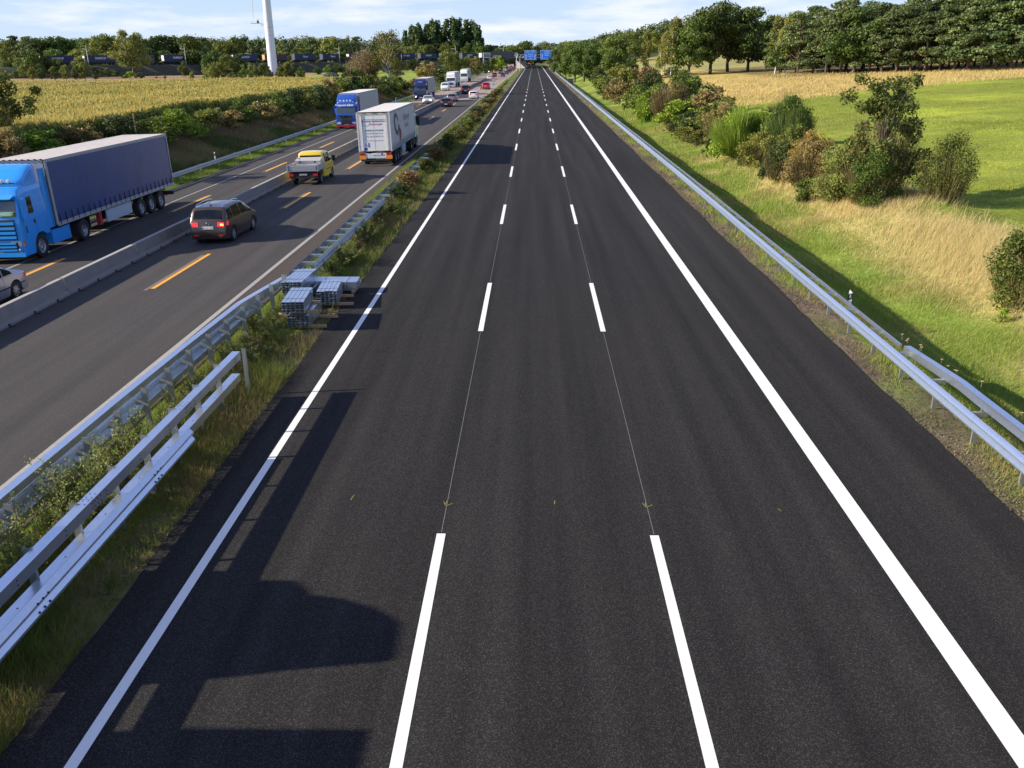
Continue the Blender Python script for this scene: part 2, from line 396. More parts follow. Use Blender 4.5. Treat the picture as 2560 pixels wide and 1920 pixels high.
# edges of the new surface: slightly ragged, 3 cm thick
def slab(name, x0, x1, y0, y1, z, th, m, step=.5, wob=.05):
    mb = MB(); ys_ = list(np.arange(y0, 80, step))+list(np.arange(80, y1+1, 12.))
    vs = []
    for y in ys_:
        a = x0+wob*(float(vnoise(x0, y, .7))-.5)+2*wob*(float(vnoise(x0, y, 5.))-.5); b = x1+wob*(float(vnoise(x1, y, .7))-.5)+2*wob*(float(vnoise(x1, y, 5.))-.5)
        a, b = bend(a, y), bend(b, y); vs += [(a-.03, y, z-th), (a, y, z), (b, y, z), (b+.03, y, z-th)]
    fs = []
    for i in range(len(ys_)-1):
        for q in range(3): k = 4*i+q; fs.append((k, k+1, k+5, k+4))
    mb.add(vs, fs); o = mb.build(name, m); tag(o, kind='structure'); return o
slab('new_carriageway', -6.42, 8.80, -30, 960, 0, .06, A_NEW, wob=.06)
mb = MB(); strip(mb, -24.25, -17.1, -40, 166, 0); strip(mb, -17.1, -10.35, -40, 176, 0); tag(mb.build('old_carriageway', A_OLD), kind='structure')
mb = MB(); strip(mb, -24.25, -17.1, 166, 1300, 0); strip(mb, -17.1, -10.35, 176, 1300, 0); tag(mb.build('concrete_carriageway', A_CON), kind='structure')
slab('reddish_hard_strip', -10.35, -9.15, -40, 176, 0, .05, A_MID, wob=.05)
road('pale_hard_strip', -10.35, -9.3, 176, 1300, 0, A_SHO)
road('side_lay_by', -9.3, -8.3, 190, 300, .0, A_OLD, step=10, wob=(0, .6, 14))

WHITE = mat('road_paint_white', (.80, .80, .78), .6, var=.07, vscale=14, bump=.15, bscale=120)
WORN = mat('worn_paint', (.27, .255, .245), .8, var=.25, vscale=9)
WORN2 = mat('worn_paint_pale', (.33, .31, .28), .8, var=.3, vscale=12)
ORANGE = mat('road_paint_orange', (.78, .36, .03), .6, var=.06, vscale=4)
GHOST = mat('old_line_trace', (.16, .13, .115), .85, var=.2, vscale=7)
THREAD = mat('pre_marking_line', (.17, .17, .165), .8, var=.3)
def marks(name, m, items, z=.004):
    mb = MB()
    for x0, x1, y0, y1 in items: strip(mb, x0, x1, y0, y1, z, None, 12.)
    tag(mb.build(name, m), kind='structure')
E1, E2, LA, LB = -5.47, 5.93, -1.60, 2.15
marks('left_edge_line', WHITE, [(E1-.08, E1+.08, -10, 945)])
marks('right_edge_line', WHITE, [(E2-.165, E2+.165, -10, 945)])
dash = lambda c, hw, y0, n, ln=6., per=18.: [(c-hw, c+hw, y0+per*k, y0+per*k+ln) for k in range(n)]
marks('lane_dashes', WHITE, dash(LA, .078, -10.7, 53)+dash(LB, .078, -10.7, 53))
marks('pre_marking_threads', THREAD, [(c-.006, c+.006, 13.35+18*k, 25.2+18*k) for k in range(0, 7) for c in (LA, LB)], .003)
marks('old_right_edge_line', WORN2, [(-10.47, -10.30, -20, 176)])
marks('old_right_edge_line_far', WORN2, [(-10.45, -10.25, 176, 900)], .005)
marks('orange_dashes', ORANGE, dash(-14.02, .085, 12.7-18, 28))
marks('orange_dashes_oncoming', ORANGE, dash(-20.3, .085, 12.5-18, 28))
marks('erased_dashes', GHOST, dash(-14.2, .075, 12.45-18, 10)+dash(-20.45, .07, 12.2-18, 10), .0035)
marks('old_oncoming_line', WORN, [(-21.85, -21.70, -20, 900)])
marks('yellow_edge_line', mat('dull_yellow_paint', (.50, .36, .14), .7, var=.15, vscale=8), [(-23.76, -23.64, -20, 400)])
# surveyor's yellow chalk ticks on the new surface
YM = mat('yellow_chalk', (.30, .23, .05), .8)
mb = MB()
def tick(x, y, dx, dy, w_=.007):
    d = Vector((dx, dy, 0)); n_ = Vector((-dy, dx, 0)).normalized()*w_; p = Vector((x, y, .006))
    mb.add([p-n_, p+n_, p+d+n_, p+d-n_], [(0, 1, 2, 3)])
for cx in (LA, LB):
    tick(cx-.02, 14.3, -.05, .17); tick(cx-.02, 14.3, .13, .10); tick(cx-.03, 14.3, .02, .2)
tick(.42, 14.4, .015, .14); tick(4.6, 14.2, -.03, .1); tick(-3.45, 14.5, .03, .2)
tag(mb.build('chalk_marks', YM), kind='structure')
# pale patches / paving joints on new carriageway
marks('paving_joint', mat('paving_joint', (.055, .05, .047), .9), [(E1+.3, 8.4, 208, 208.25)], .003)

# ------------------------------------------------------------------ steel barriers
STEEL = mat('galvanised_steel', (.72, .76, .82), .32, .95, var=.10, vscale=9, bump=.04, bscale=60)
STEEL2 = mat('galvanised_post', (.36, .38, .36), .5, .75, var=.15, vscale=12)
STEEL3 = mat('weathered_steel', (.36, .38, .39), .5, .75, var=.2, vscale=5)
def wprof(s, t=.006):
    o_ = [(0, .31), (.078*s, .232), (.085*s, .195), (.022*s, .168), (.022*s, .150), (.090*s, .072), (.094*s, .035), (.02*s, 0)]
    return o_+[(x-t*s, z) for x, z in o_[::-1]]
def path(x, y0, y1, z, step=4.): return [(x, y, z) for y in np.append(np.arange(y0, y1, step), y1)]
def cpost(mb, x, y, z0, z1, w_=.12, d=.055, s=1):
    t = .006
    mb.box((x-w_/2, y, z0), (x+w_/2, y+t, z1)); mb.box((x-w_/2, y+t, z0), (x-w_/2+t, y+d, z1)); mb.box((x+w_/2-t, y+t, z0), (x+w_/2, y+d, z1))
HOLE = mat('bolt_hole', (.03, .03, .035), .6)
BOLT = mat('zinc_bolt', (.45, .46, .47), .4, .9)
def boxbeam(mb, x0, x1, z0, z1, p): mb.extrude([(x0, z0), (x1, z0), (x1, z1), (x0, z1)], p)
# near barrier, under construction
b1 = thing('crash_barrier', 'unfinished galvanised barrier of two box rails above a corrugated rail, nearest the camera', 'crash barrier', (-7.2, 0, 0))
def pl(x, y0, y1, z=0, st=4.): return path(x+7.2, y0, y1, z, st)
m_ = MB(); boxbeam(m_, -.10, .09, 1.01, 1.20, pl(-7.2, 1, 19.75)); m_.build('upper_rail', STEEL, b1)
m_ = MB(); boxbeam(m_, -.12, .08, .50, .68, pl(-7.2, 1, 19.6)); m_.build('lower_rail', STEEL, b1)
m_ = MB(); m_.extrude(wprof(1), pl(-7.02, 1, 16.05, .48)); m_.build('corrugated_rail', STEEL, b1)
for y in np.arange(4.05, 19.0, 1.333):
    m_ = MB(); cpost(m_, -.14, y, -.1, 1.23); m_.build('post', STEEL2, b1)
m_ = MB(); cpost(m_, .12, 19.9, -.1, 1.22, .095); m_.build('post', STEEL2, b1)
m_ = MB()
for y in (4.2, 8.2, 12.2, 16.2):
    for dy in (-.12, .0, .12, .24):
        for dx in (-.05, .04): m_.cyl((dx, y+dy, 1.198), (dx, y+dy, 1.203), .013, n=8)
        for z in (1.06, 1.15): m_.cyl((.088, y+dy*.8+.1, z), (.094, y+dy*.8+.1, z), .014, n=8)
    m_.box((-.101, y+.05, 1.009), (.091, y+.056, 1.2015))
for y in np.arange(4.7, 19.6, 1.333):
    for z in (1.06, 1.14): m_.cyl((.088, y, z), (.093, y, z), .016, n=8)
    m_.cyl((.0, y, .678), (0, y, .684), .014, n=8)
for y in (6.1, 10.1, 14.1):
    for dy in (0, .14, .28):
        for z in (.57, .71): m_.cyl((.25, y+dy, z), (.272, y+dy, z), .016, n=8)
m_.build('bolt_hole_pattern', HOLE, b1)

# barrier beside the old carriageway
b2 = thing('crash_barrier', 'galvanised two-rail barrier with tall posts beside the old carriageway, half hidden by weeds', 'crash barrier', (-9., 0, 0))
top = [(-.02, y, .98) for y in np.arange(1, 21, 4.)]+[(.04, 21, .98), (.12, 25, .96), (.18, 27, .84), (.33, 29.2, .74)]
m_ = MB(); m_.extrude([(-.06, -.15), (.12, -.15), (.12, 0), (-.06, 0)], top); m_.build('upper_rail', STEEL, b2)
m_ = MB(); m_.extrude(wprof(-1), [(-.02, y, .42) for y in np.arange(1, 25, 4.)]+[(.12, 27, .42), (.30, 29.2, .42)]); m_.build('corrugated_rail', STEEL, b2)
m_ = MB(); m_.extrude([(.06, -.14), (.22, -.14), (.22, 0), (.06, 0)], [(0, y, .52) for y in (1, 5, 9, 13, 17, 21)]+[(.10, 24, .56), (.2, 26.5, .60)]); m_.build('lower_rail', STEEL, b2)
for y in np.arange(3.1, 29, 1.333):
    xx = .33+max(0, (y-21))*.03
    m_ = MB(); cpost(m_, xx, y, -.1, 1.0, .13); m_.box((xx-.24, y+.01, .60), (xx-.05, y+.03, .74)); m_.build('post', STEEL2, b2)

# ladder-like double barrier, then single rail with bare arms
b3 = thing('crash_barrier', 'double guard rail like a ladder, joined by cross arms, behind the steel bundles', 'crash barrier', (-8.6, 0, 0))
m_ = MB(); m_.extrude(wprof(-1), [(-.05, y, .44) for y in np.arange(29.2, 47.3, 2.)]); m_.build('left_rail', STEEL3, b3)
m_ = MB(); m_.extrude(wprof(1), [(.50, y, .44) for y in np.arange(31.2, 47.3, 2.)]); m_.build('right_rail', STEEL3, b3)
m_ = MB(); m_.box((-.10, 29.1, .50), (.62, 29.2, .74)); m_.build('end_bracket', STEEL, b3)
for y in np.arange(30.2, 47.2, 1.333):
    m_ = MB(); m_.box((-.05, y, .60), (.50, y+.07, .73)); m_.build('cross_arm', STEEL, b3)
    m_ = MB(); cpost(m_, .42, y+.02, -.1, .72, .10); m_.build('post', STEEL2, b3)
b4 = thing('crash_barrier', 'single guard rail with bare cross arms, half buried in bushes of the central strip', 'crash barrier', (-8.55, 0, 0))
m_ = MB(); m_.extrude(wprof(-1), [(.0, y, .44) for y in np.arange(47.4, 176, 4.)]); m_.build('left_rail', STEEL3, b4)
for y in np.arange(48.2, 175, 2.667 if True else 1):
    m_ = MB(); m_.box((.0, y, .62), (.62, y+.09, .73)); m_.build('cross_arm', STEEL, b4)
    m_ = MB(); cpost(m_, .34, y+.01, -.1, .62, .11); m_.build('post', STEEL3, b4)

# right hand barrier
b5 = thing('crash_barrier', 'long silver guard rail along the right edge of the new carriageway', 'crash barrier', (9.4, 0, 0))
def rx(y): return float(np.interp(y, [0, 15, 20, 30, 60, 130], [-.06, -.06, -.04, .0, .14, .18]))
yy = list(np.arange(2, 130, 4.))+list(np.arange(134, 720, 20.))
m_ = MB(); m_.extrude(wprof(-1), [(rx(y), y, .44) for y in yy]); m_.build('corrugated_rail', STEEL, b5, smooth=45)
m_ = MB(); m_.extrude([(0, -.10), (.05, -.10), (.05, 0), (0, 0)], [(rx(y)+.36, y, .70) for y in yy if y > 19]); m_.build('rear_rail', STEEL, b5)
hp = [(.20, 2, .98), (.20, 8, .98), (.20, 17.6, .98), (.26, 18.6, .95), (.34, 21.8, .73)]
m_ = MB(); m_.extrude([(0, -.19), (.17, -.19), (.17, 0), (0, 0)], hp); m_.build('box_rail', STEEL, b5)
pi = 0
far_ = MB()
for y in np.arange(3.3, 720, 2.0):
    x = rx(y)
    if y < 145:
        m_ = MB(); cpost(m_, x+.22, y+.02, -.45, .66, .10, .05); m_.build('post', STEEL2, b5)
        if y < 60:
            m_ = MB(); m_.box((x+.0, y, .60), (x+.40, y+.08, .71)); m_.build('cross_arm', STEEL2, b5)
            if y < 18:
                m_ = MB(); m_.box((x+.26, y+.03, .70), (x+.36, y+.06, .82)); m_.build('riser', STEEL2, b5)
        else: far_.box((x+.0, y, .60), (x+.40, y+.08, .71))
    else:
        far_.box((x+.17, y, -.4), (x+.27, y+.06, .62))
o = far_.build('far_posts', STEEL2, b5); tag(o, kind='stuff')
m_ = MB()
for y in np.arange(2.4, 40, 1.333): m_.cyl((rx(y)-.034, y, .595), (rx(y)-.022, y, .595), .018, n=8)
m_.build('bolt_pattern', BOLT, b5)

b6 = thing('crash_barrier', 'dull guard rail on the far left verge below the grassy bank', 'crash barrier', (-24.9, 0, -.36))
m_ = MB(); m_.extrude(wprof(1), [(0, y, .44) for y in list(np.arange(0, 160, 4.))+list(np.arange(160, 600, 20.))]); m_.build('corrugated_rail', STEEL3, b6)
for y in np.arange(30, 226, 4.):
    m_ = MB(); cpost(m_, -.16, y, -.3, .74, .11); m_.box((-.22, y, .55), (.0, y+.06, .70)); m_.build('post', STEEL3, b6)

# ------------------------------------------------------------------ bundles of steel posts on timbers
BST = mat('new_zinc', (.62, .68, .76), .30, .9, var=.07, vscale=5, bump=.03, bscale=30)
WOOD = mat('bearing_timber', (.42, .27, .13), .8, var=.25, vscale=14, streak=(1, 8, 8))
def bundle(label, c, rz, nx, nz, L_, tilt=0., ragged=.02):
    """U-profiles laid flat side by side, length along local y, base at z=0"""
    t = thing('post_bundle', label, 'steel bundle', c, rz, 'bundles of new steel profiles', rx=tilt)
    W_, H_, th = .135, .078, .010
    m_ = MB()
    for i in range(nx):
        for k in range(nz):
            x = (i-nx/2)*W_+.003; z = k*H_; e = random.uniform(-ragged, ragged)
            y0, y1 = -L_/2+e, L_/2+e; ww = W_-.013; h = H_-.003
            m_.box((x, y0-.012, z+h-.017), (x+ww, y1, z+h)); m_.box((x, y0, z), (x+th, y1, z+h-.017)); m_.box((x+ww-th, y0, z), (x+ww, y1, z+h-.017))
            m_.box((x+th, y0, z), (x+.035, y1, z+th)); m_.box((x+ww-.035, y0, z), (x+ww-th, y1, z+th))
    m_.build('steel_profiles', BST, t)
    m_ = MB(); hw = nx*W_/2+.004; hh = nz*H_
    for y in (-L_*.28, L_*.28):
        m_.box((-hw, y, hh-.002), (hw, y+.02, hh+.002)); m_.box((hw, y, 0), (hw+.003, y+.02, hh+.002)); m_.box((-hw-.003, y, 0), (-hw, y+.02, hh+.002))
    m_.build('strap', mat('steel_strap', (.12, .12, .13), .5, .6), t)
    return t
def timber(label, c, rz, L_=.95, s=.08):
    m_ = MB(); m_.cbox((0, 0, s/2), (L_, s*1.15, s)); m_.mats = [WOOD]
    o = m_.build('timber'); o.location = c; o.rotation_euler = (0, 0, rz); tag(o, label, 'timber', 'timbers under the steel bundles'); return o
R_ = rad
timber('short squared timber under the front edge of the lower near bundle', (-6.95, 25.55, .03), R_(2), 1.1)
timber('squared timber under the rear edge of the lower near bundle', (-6.85, 26.65, .03), R_(-2), 1.15)
bundle('lower bundle of the doubled near stack, in shade on two timbers', (-7.20, 26.15, .11), R_(1), 5, 5, 1.75)
timber('timber between the two near bundles, its end sticking out to the right', (-7.15, 25.6, .487), R_(4), 1.0)
timber('timber between the two near bundles, at their far end', (-7.25, 26.7, .487), R_(-3), .8)
bundle('upper bundle of the doubled near stack, top face open to the sky', (-7.34, 26.0, .57), R_(5), 5, 5, 1.75)
timber('timber under the right-hand twisted bundle, reaching towards the road', (-6.75, 28.05, .05), R_(3), 1.4)
timber('timber under the far end of the right-hand twisted bundle', (-6.8, 29.1, .05), R_(3), 1.1)
bundle('slumped bundle lying askew to the right of the doubled stack', (-6.92, 28.55, .14), R_(6), 5, 6, 1.75, tilt=R_(-1), ragged=.05)
timber('timber under the lower rear bundle beside the ladder-like barrier', (-7.9, 28.7, .05), R_(0), .9)
bundle('lower bundle at the rear left, its top nearly hidden', (-7.95, 29.15, .13), R_(-3), 5, 3, 1.8)
timber('timber on top of the lower rear left bundle', (-7.8, 29.7, .36), R_(2), .9)
bundle('upper bundle at the rear left beside the barrier, front end loosened', (-8.06, 29.05, .44), R_(-2), 5, 5, 1.95, ragged=.07)
timber('timber under the crosswise bundle, near end', (-6.35, 30.0, .05), R_(88), .9)
bundle('bundle lying crosswise to the road behind the others', (-7.0, 30.05, .13), R_(91), 6, 4, 1.5)
m_ = MB(); m_.cbox((0, 0, .05), (.25, .13, .05)); o = m_.build('wood_offcut', WOOD); o.location = (-7.72, 25.45, .42); o.rotation_euler = (.1, .3, .5)
tag(o, 'small bright wood offcut poking out left of the doubled stack', 'wood offcut')

# ------------------------------------------------------------------ concrete wall between the two traffic directions
CONC = mat('barrier_concrete', (.21, .195, .18), .85, var=.22, vscale=2.2, bump=.2, bscale=20)
CONT = mat('barrier_concrete_top', (.36, .34, .31), .8, var=.15, vscale=6)
proto = None
wall_x = -17.05; wz = zl(-17.0)
for k in range(64):
    y = -6+6.02*k
    if proto is None:
        t = thing('concrete_barrier_block', 'low concrete safety barrier block between the opposing traffic', 'barrier block', (wall_x, y, wz), 0, 'concrete barrier blocks between the two traffic directions')
        m_ = MB(); m_.extrude([(-.30, 0), (.30, 0), (.30, .07), (.17, .16), (.11, .60), (-.11, .60), (-.17, .16), (-.30, .07)], [(0, 0, 0), (0, 5.98, 0)]); m_.build('block', CONC, t)
        for q in (.5, 2.0, 3.5, 5.0):
            m_ = MB(); m_.box((.30, q, .0), (.52, q+.07, .035)); m_.box((.29, q, .035), (.33, q+.07, .10)); m_.build('bracket', mat('dark_iron', (.05, .05, .055), .6, .5), t)
        m_ = MB(); m_.box((-.06, .05, .60), (.10, 5.93, .615)); m_.build('cap_strip', CONT, t)
        proto = t
    else:
        c = copy_tree(proto); c.location = (wall_x, y, wz)
c = copy_tree(proto); 
c.location = (wall_x, 379.3, wz)

# ------------------------------------------------------------------ vehicles
GLASS = mat('dark_glass', (.008, .010, .012), .06, 0, var=.2, spec=.45, coat=.0)
GLASS2 = mat('windscreen_glass', (.05, .075, .075), .10, 0, var=.35, vscale=2.5, spec=.8, coat=.5)
TYRE = mat('tyre_rubber', (.016, .016, .017), .8, var=.25)
BLACK = mat('black_plastic', (.014, .014, .016), .55, var=.3)
DARK = mat('dark_chassis', (.022, .022, .026), .7, .2, var=.4)
ALLOY = mat('alloy_rim', (.55, .56, .58), .35, .8, var=.1)
RIMS = mat('truck_rim', (.30, .31, .33), .5, .6, var=.3)
CHROME = mat('chrome_trim', (.75, .76, .78), .15, 1., var=.05)
REDL = mat('red_lamp', (.45, .012, .012), .25, 0, var=.15, coat=.6, emit=(.6, .01, .01), es=.12)
REDB = mat('red_lamp_lit', (.75, .02, .02), .25, 0, coat=.6, emit=(1, .03, .02), es=.35)
AMB = mat('amber_lamp_lit', (.9, .3, .02), .25, 0, coat=.4, emit=(1, .38, .04), es=4.)
ORR = mat('orange_reflector', (.85, .30, .03), .4, var=.15, vscale=12)
CLEAR = mat('headlamp_glass', (.70, .72, .74), .12, .3, var=.25, vscale=14, coat=.6)
LITW = mat('headlamp_lit', (.9, .85, .75), .2, 0, coat=.4, emit=(1, .85, .62), es=3.)
PLATE = mat('number_plate', (.78, .78, .76), .4, var=.03)
EUB = mat('plate_blue', (.01, .04, .30), .5)
INK = mat('black_lettering', (.02, .02, .025), .6)
def paint(name, col, rough=.32, metal=.0, var=.06): return mat('paint_'+name, col, rough, metal, var=var, vscale=1.6, coat=.7)

def wheel(root, x, y, r=.32, wd=.2, side=1, rim=ALLOY, detail=True, spokes=8, name='wheel', inset=None):
    """tyre is the wheel's mesh, the rim its child; y is the outer face position"""
    m_ = MB(); h = wd; s = side; y0 = y-s*wd
    pr = [(r*.64, 0), (r*.90, 0), (r*.985, .035*s*r/.32), (r, .09*s*r/.5), (r, s*(wd-.04)), (r*.97, s*(wd-.01)), (r*.88, s*wd), (r*.66, s*wd), (r*.63, s*(wd-.04)), (r*.63, s*.02)]
    m_.lathe(pr, (0, y0, 0), 'y', 24 if detail else 12)
    o = m_.build(name, TYRE, root, smooth=40); o.location = (x, 0, r)
    m_ = MB(); yo = y-s*.035
    m_.lathe([(0, yo-s*.05), (r*.60, yo-s*.05), (r*.645, yo-s*.01), (r*.645, yo+s*.012), (r*.60, yo+s*.012), (r*.585, yo-s*.035)] if inset is None else
             [(0, yo-s*.06), (r*.22, yo-s*.02), (r*.28, yo-s*inset), (r*.52, yo-s*inset), (r*.60, yo-s*.02), (r*.645, yo+s*.006), (r*.645, yo-s*.06)], (0, 0, 0), 'y', 24 if detail else 10, BLACK if inset is None else rim)
    if detail and inset is None:
        for k in range(spokes):
            a = 2*PI*k/spokes; R = Matrix.Rotation(a, 3, 'Y')
            m_.box((-.028*r/.32, min(yo-s*.03, yo+s*.008), .03), (.028*r/.32, max(yo-s*.03, yo+s*.008), r*.62), rim, R)
        m_.lathe([(r*.60, yo-s*.02), (r*.655, yo-s*.0), (r*.655, yo+s*.014), (r*.60, yo+s*.014), (r*.585, yo-s*.02)], (0, 0, 0), 'y', 24, rim)
        m_.cyl((0, yo-s*.03, 0), (0, yo+s*.016, 0), r*.17, m=rim)
    elif inset is not None:
        for k in range(10):
            a = 2*PI*k/10; c = (r*.40*math.cos(a), 0, r*.40*math.sin(a)); m_.cyl((c[0], yo-s*(inset+.005), c[2]), (c[0], yo-s*(inset-.02), c[2]), r*.035, n=6, m=rim)
        for k in range(8):
            a = 2*PI*(k+.5)/8; c = (r*.49*math.cos(a), 0, r*.49*math.sin(a)); m_.cyl((c[0], yo-s*(inset-.006), c[2]), (c[0], yo-s*(inset-.002), c[2]), r*.06, n=8, m=BLACK)
    rm = m_.build('rim', rim, o, smooth=35)
    return o

class Loft:
    """body whose top silhouette z(x) is monotone in x; sections across y"""
    def __init__(s, top, W, belt, zb=.24, wheels=(), wr=.36, tum=.16, crown=.035, plan=.10, bow=.06, shoulder=.09, zbf=None, tuck=.03, step=.14):
        s.W = W; s.belt = belt; s.top = top; s.tum = tum; s.crown = crown; s.plan = plan; s.bow = bow; s.sh = shoulder; s.zb0 = zb; s.zbf = zbf
        s.wheels = wheels; s.wr = wr; s.tuck = tuck
        pts = [top[0]]
        for a, b in zip(top[:-1], top[1:]):
            n = max(1, int(math.hypot(b[0]-a[0], b[1]-a[1])/step))
            pts += [(a[0]+(b[0]-a[0])*k/n, a[1]+(b[1]-a[1])*k/n) for k in range(1, n+1)]
        s.tx = [p[0] for p in top]; s.tz = [p[1] for p in top]
        for xw in wheels:
            for k in range(13):
                x = xw-wr*math.cos(PI*k/12)*.999
                if s.tx[0] < x < s.tx[-1]: pts.append((x, s.zt(x)))
        pts = sorted(pts); q = [pts[0]]
        for p in pts[1:]:
            if math.hypot(p[0]-q[-1][0], p[1]-q[-1][1]) > .012: q.append(p)
        s.pts = q; s.xm, s.xM = s.tx[0], s.tx[-1]; s.xc = (s.xm+s.xM)/2; s.hl = (s.xM-s.xm)/2
    def zt(s, x): return float(np.interp(x, s.tx, s.tz))
    def bz(s, x): return s.belt(x) if callable(s.belt) else s.belt
    def zb(s, x):
        z = s.zbf(x) if s.zbf else s.zb0
        for xw in s.wheels:
            if abs(x-xw) < s.wr: z = max(z, s.wheel_z+math.sqrt(s.wr**2-(x-xw)**2))
        return min(z, s.zt(x)-.06)
    wheel_z = .32
    def w(s, x, z):
        w = s.W/2; u = max(0, (abs(x-s.xc)/s.hl-.72)/.28); w *= 1-s.plan*u*u
        b = s.bz(x)
        if z > b: w -= s.tum*(z-b)*(1+.35*(z-b))
        elif z < b-.25: w -= s.tuck*min(1, (b-.25-z)/.5)
        return w
    def D(s, x, y, z):
        u = max(0, (abs(x-s.xc)/s.hl-.8)/.2)
        k = s.bow*(y/(s.W/2))**2*u*s.hl*.35
        return (x-math.copysign(k, x-s.xc), y, z)
    def sect(s, x, zt):
        zb = s.zb(x); e0 = s.w(x, zt); dz = min(s.sh, (zt-zb)*.3); e = e0-dz*1.05
        P = [(0, zt), (.4*e, zt-s.crown*.16), (.75*e, zt-s.crown*.56), (e, zt-s.crown)]
        P.append((e0-dz*.33, zt-s.crown-dz*.28)); z1 = zt-s.crown-dz; P.append((s.w(x, z1), z1))
        b = s.bz(x); zz = min(b, z1+(zb-z1)*.4)
        for k in range(1, 4): z = z1+(zz-z1)*k/3; P.append((s.w(x, z), z))
        for k in range(1, 5): z = zz+(zb-zz)*k/4; P.append((s.w(x, z), z))
        return P
    def body(s, m):
        mb = MB(); S = [s.sect(x, z) for x, z in s.pts]; n = len(S[0]); k = 2*n-1
        vs = []
        for (x, z), P in zip(s.pts, S):
            for y, zz in P[::-1]: vs.append(s.D(x, -y, zz))
            for y, zz in P[1:]: vs.append(s.D(x, y, zz))
        fs = []
        for i in range(len(S)-1):
            for q in range(k-1): a = i*k+q; fs.append((a, a+k, a+k+1, a+1))
            fs.append((i*k, i*k+k-1, i*k+2*k-1, i*k+k))
        fs.append(tuple(range(k))); fs.append(tuple(range((len(S)-1)*k, len(S)*k))[::-1])
        return mb.add(vs, fs, m)
    def top_patch(s, sel, yf0, yf1, off=.007, ny=5, n=8):
        """sel = list of (x,z) on the silhouette; patch between width fractions"""
        vs = []; idx = sel
        for i, (x, z) in enumerate(idx):
            a = idx[max(0, i-1)]; b = idx[min(len(idx)-1, i+1)]
            tx, tz = b[0]-a[0], b[1]-a[1]; l = math.hypot(tx, tz) or 1; nx, nz = -tz/l, tx/l
            if (nz < 0) if abs(tz) < abs(tx) else (nx*(x-s.xc) < 0): nx, nz = -nx, -nz
            e0 = s.w(x, z); dz = min(s.sh, (z-s.zb(x))*.3); e = e0-dz*1.05
            for k in range(ny):
                f = yf0+(yf1-yf0)*k/(ny-1); y = f*e
                cz = s.crown*(min(1, abs(f)))**2
                X, Y, Z = s.D(x, y, z-cz); vs.append((X+nx*off, Y, Z+nz*off))
        fs = [(i*ny+q, (i+1)*ny+q, (i+1)*ny+q+1, i*ny+q+1) for i in range(len(idx)-1) for q in range(ny-1)]
        return vs, fs
    def arc(s, x0, x1, n=8):
        xs_ = sorted(set([x0+(x1-x0)*k/n for k in range(n+1)]+[x for x in s.tx if x0 < x < x1])); return [(x, s.zt(x)) for x in xs_]
    def arcz(s, z0, z1, front, n=5):
        r = []
        P = list(zip(s.tx, s.tz)); P = P[::-1] if front else P
        for k in range(n+1):
            z = z0+(z1-z0)*k/n
            for a, b in zip(P[:-1], P[1:]):
                if min(a[1], b[1]) <= z <= max(a[1], b[1]) and a[1] != b[1]:
                    t = (z-a[1])/(b[1]-a[1]); r.append((a[0]+(b[0]-a[0])*t, z)); break
        return r
    def side_patch(s, x0, x1, zlo, zhi, side, off=.006, n=8, nz=3, slantl=0., slantr=0.):
        vs = []; cols = 0
        for k in range(n+1):
            row = []
            for j in range(nz+1):
                t = j/nz; x = (x0+slantl*t)+((x1+slantr*t)-(x0+slantl*t))*k/n
                a = zlo(x) if callable(zlo) else zlo; b = zhi(x) if callable(zhi) else zhi
                b = min(b, s.zt(x)-s.crown-s.sh*.9)
                if b < a+.01: b = a+.01
                z = a+(b-a)*t; X, Y, Z = s.D(x, (s.w(x, z)+off), z); row.append((X, Y*side, Z))
            vs += row
        fs = [(i*(nz+1)+j, (i+1)*(nz+1)+j, (i+1)*(nz+1)+j+1, i*(nz+1)+j+1) for i in range(n) for j in range(nz)]
        return vs, fs
def patch(name, vf, m, root, lab=None):
    o = MB().add(vf[0], vf[1], m).build(name, None, root, smooth=30)
    return o

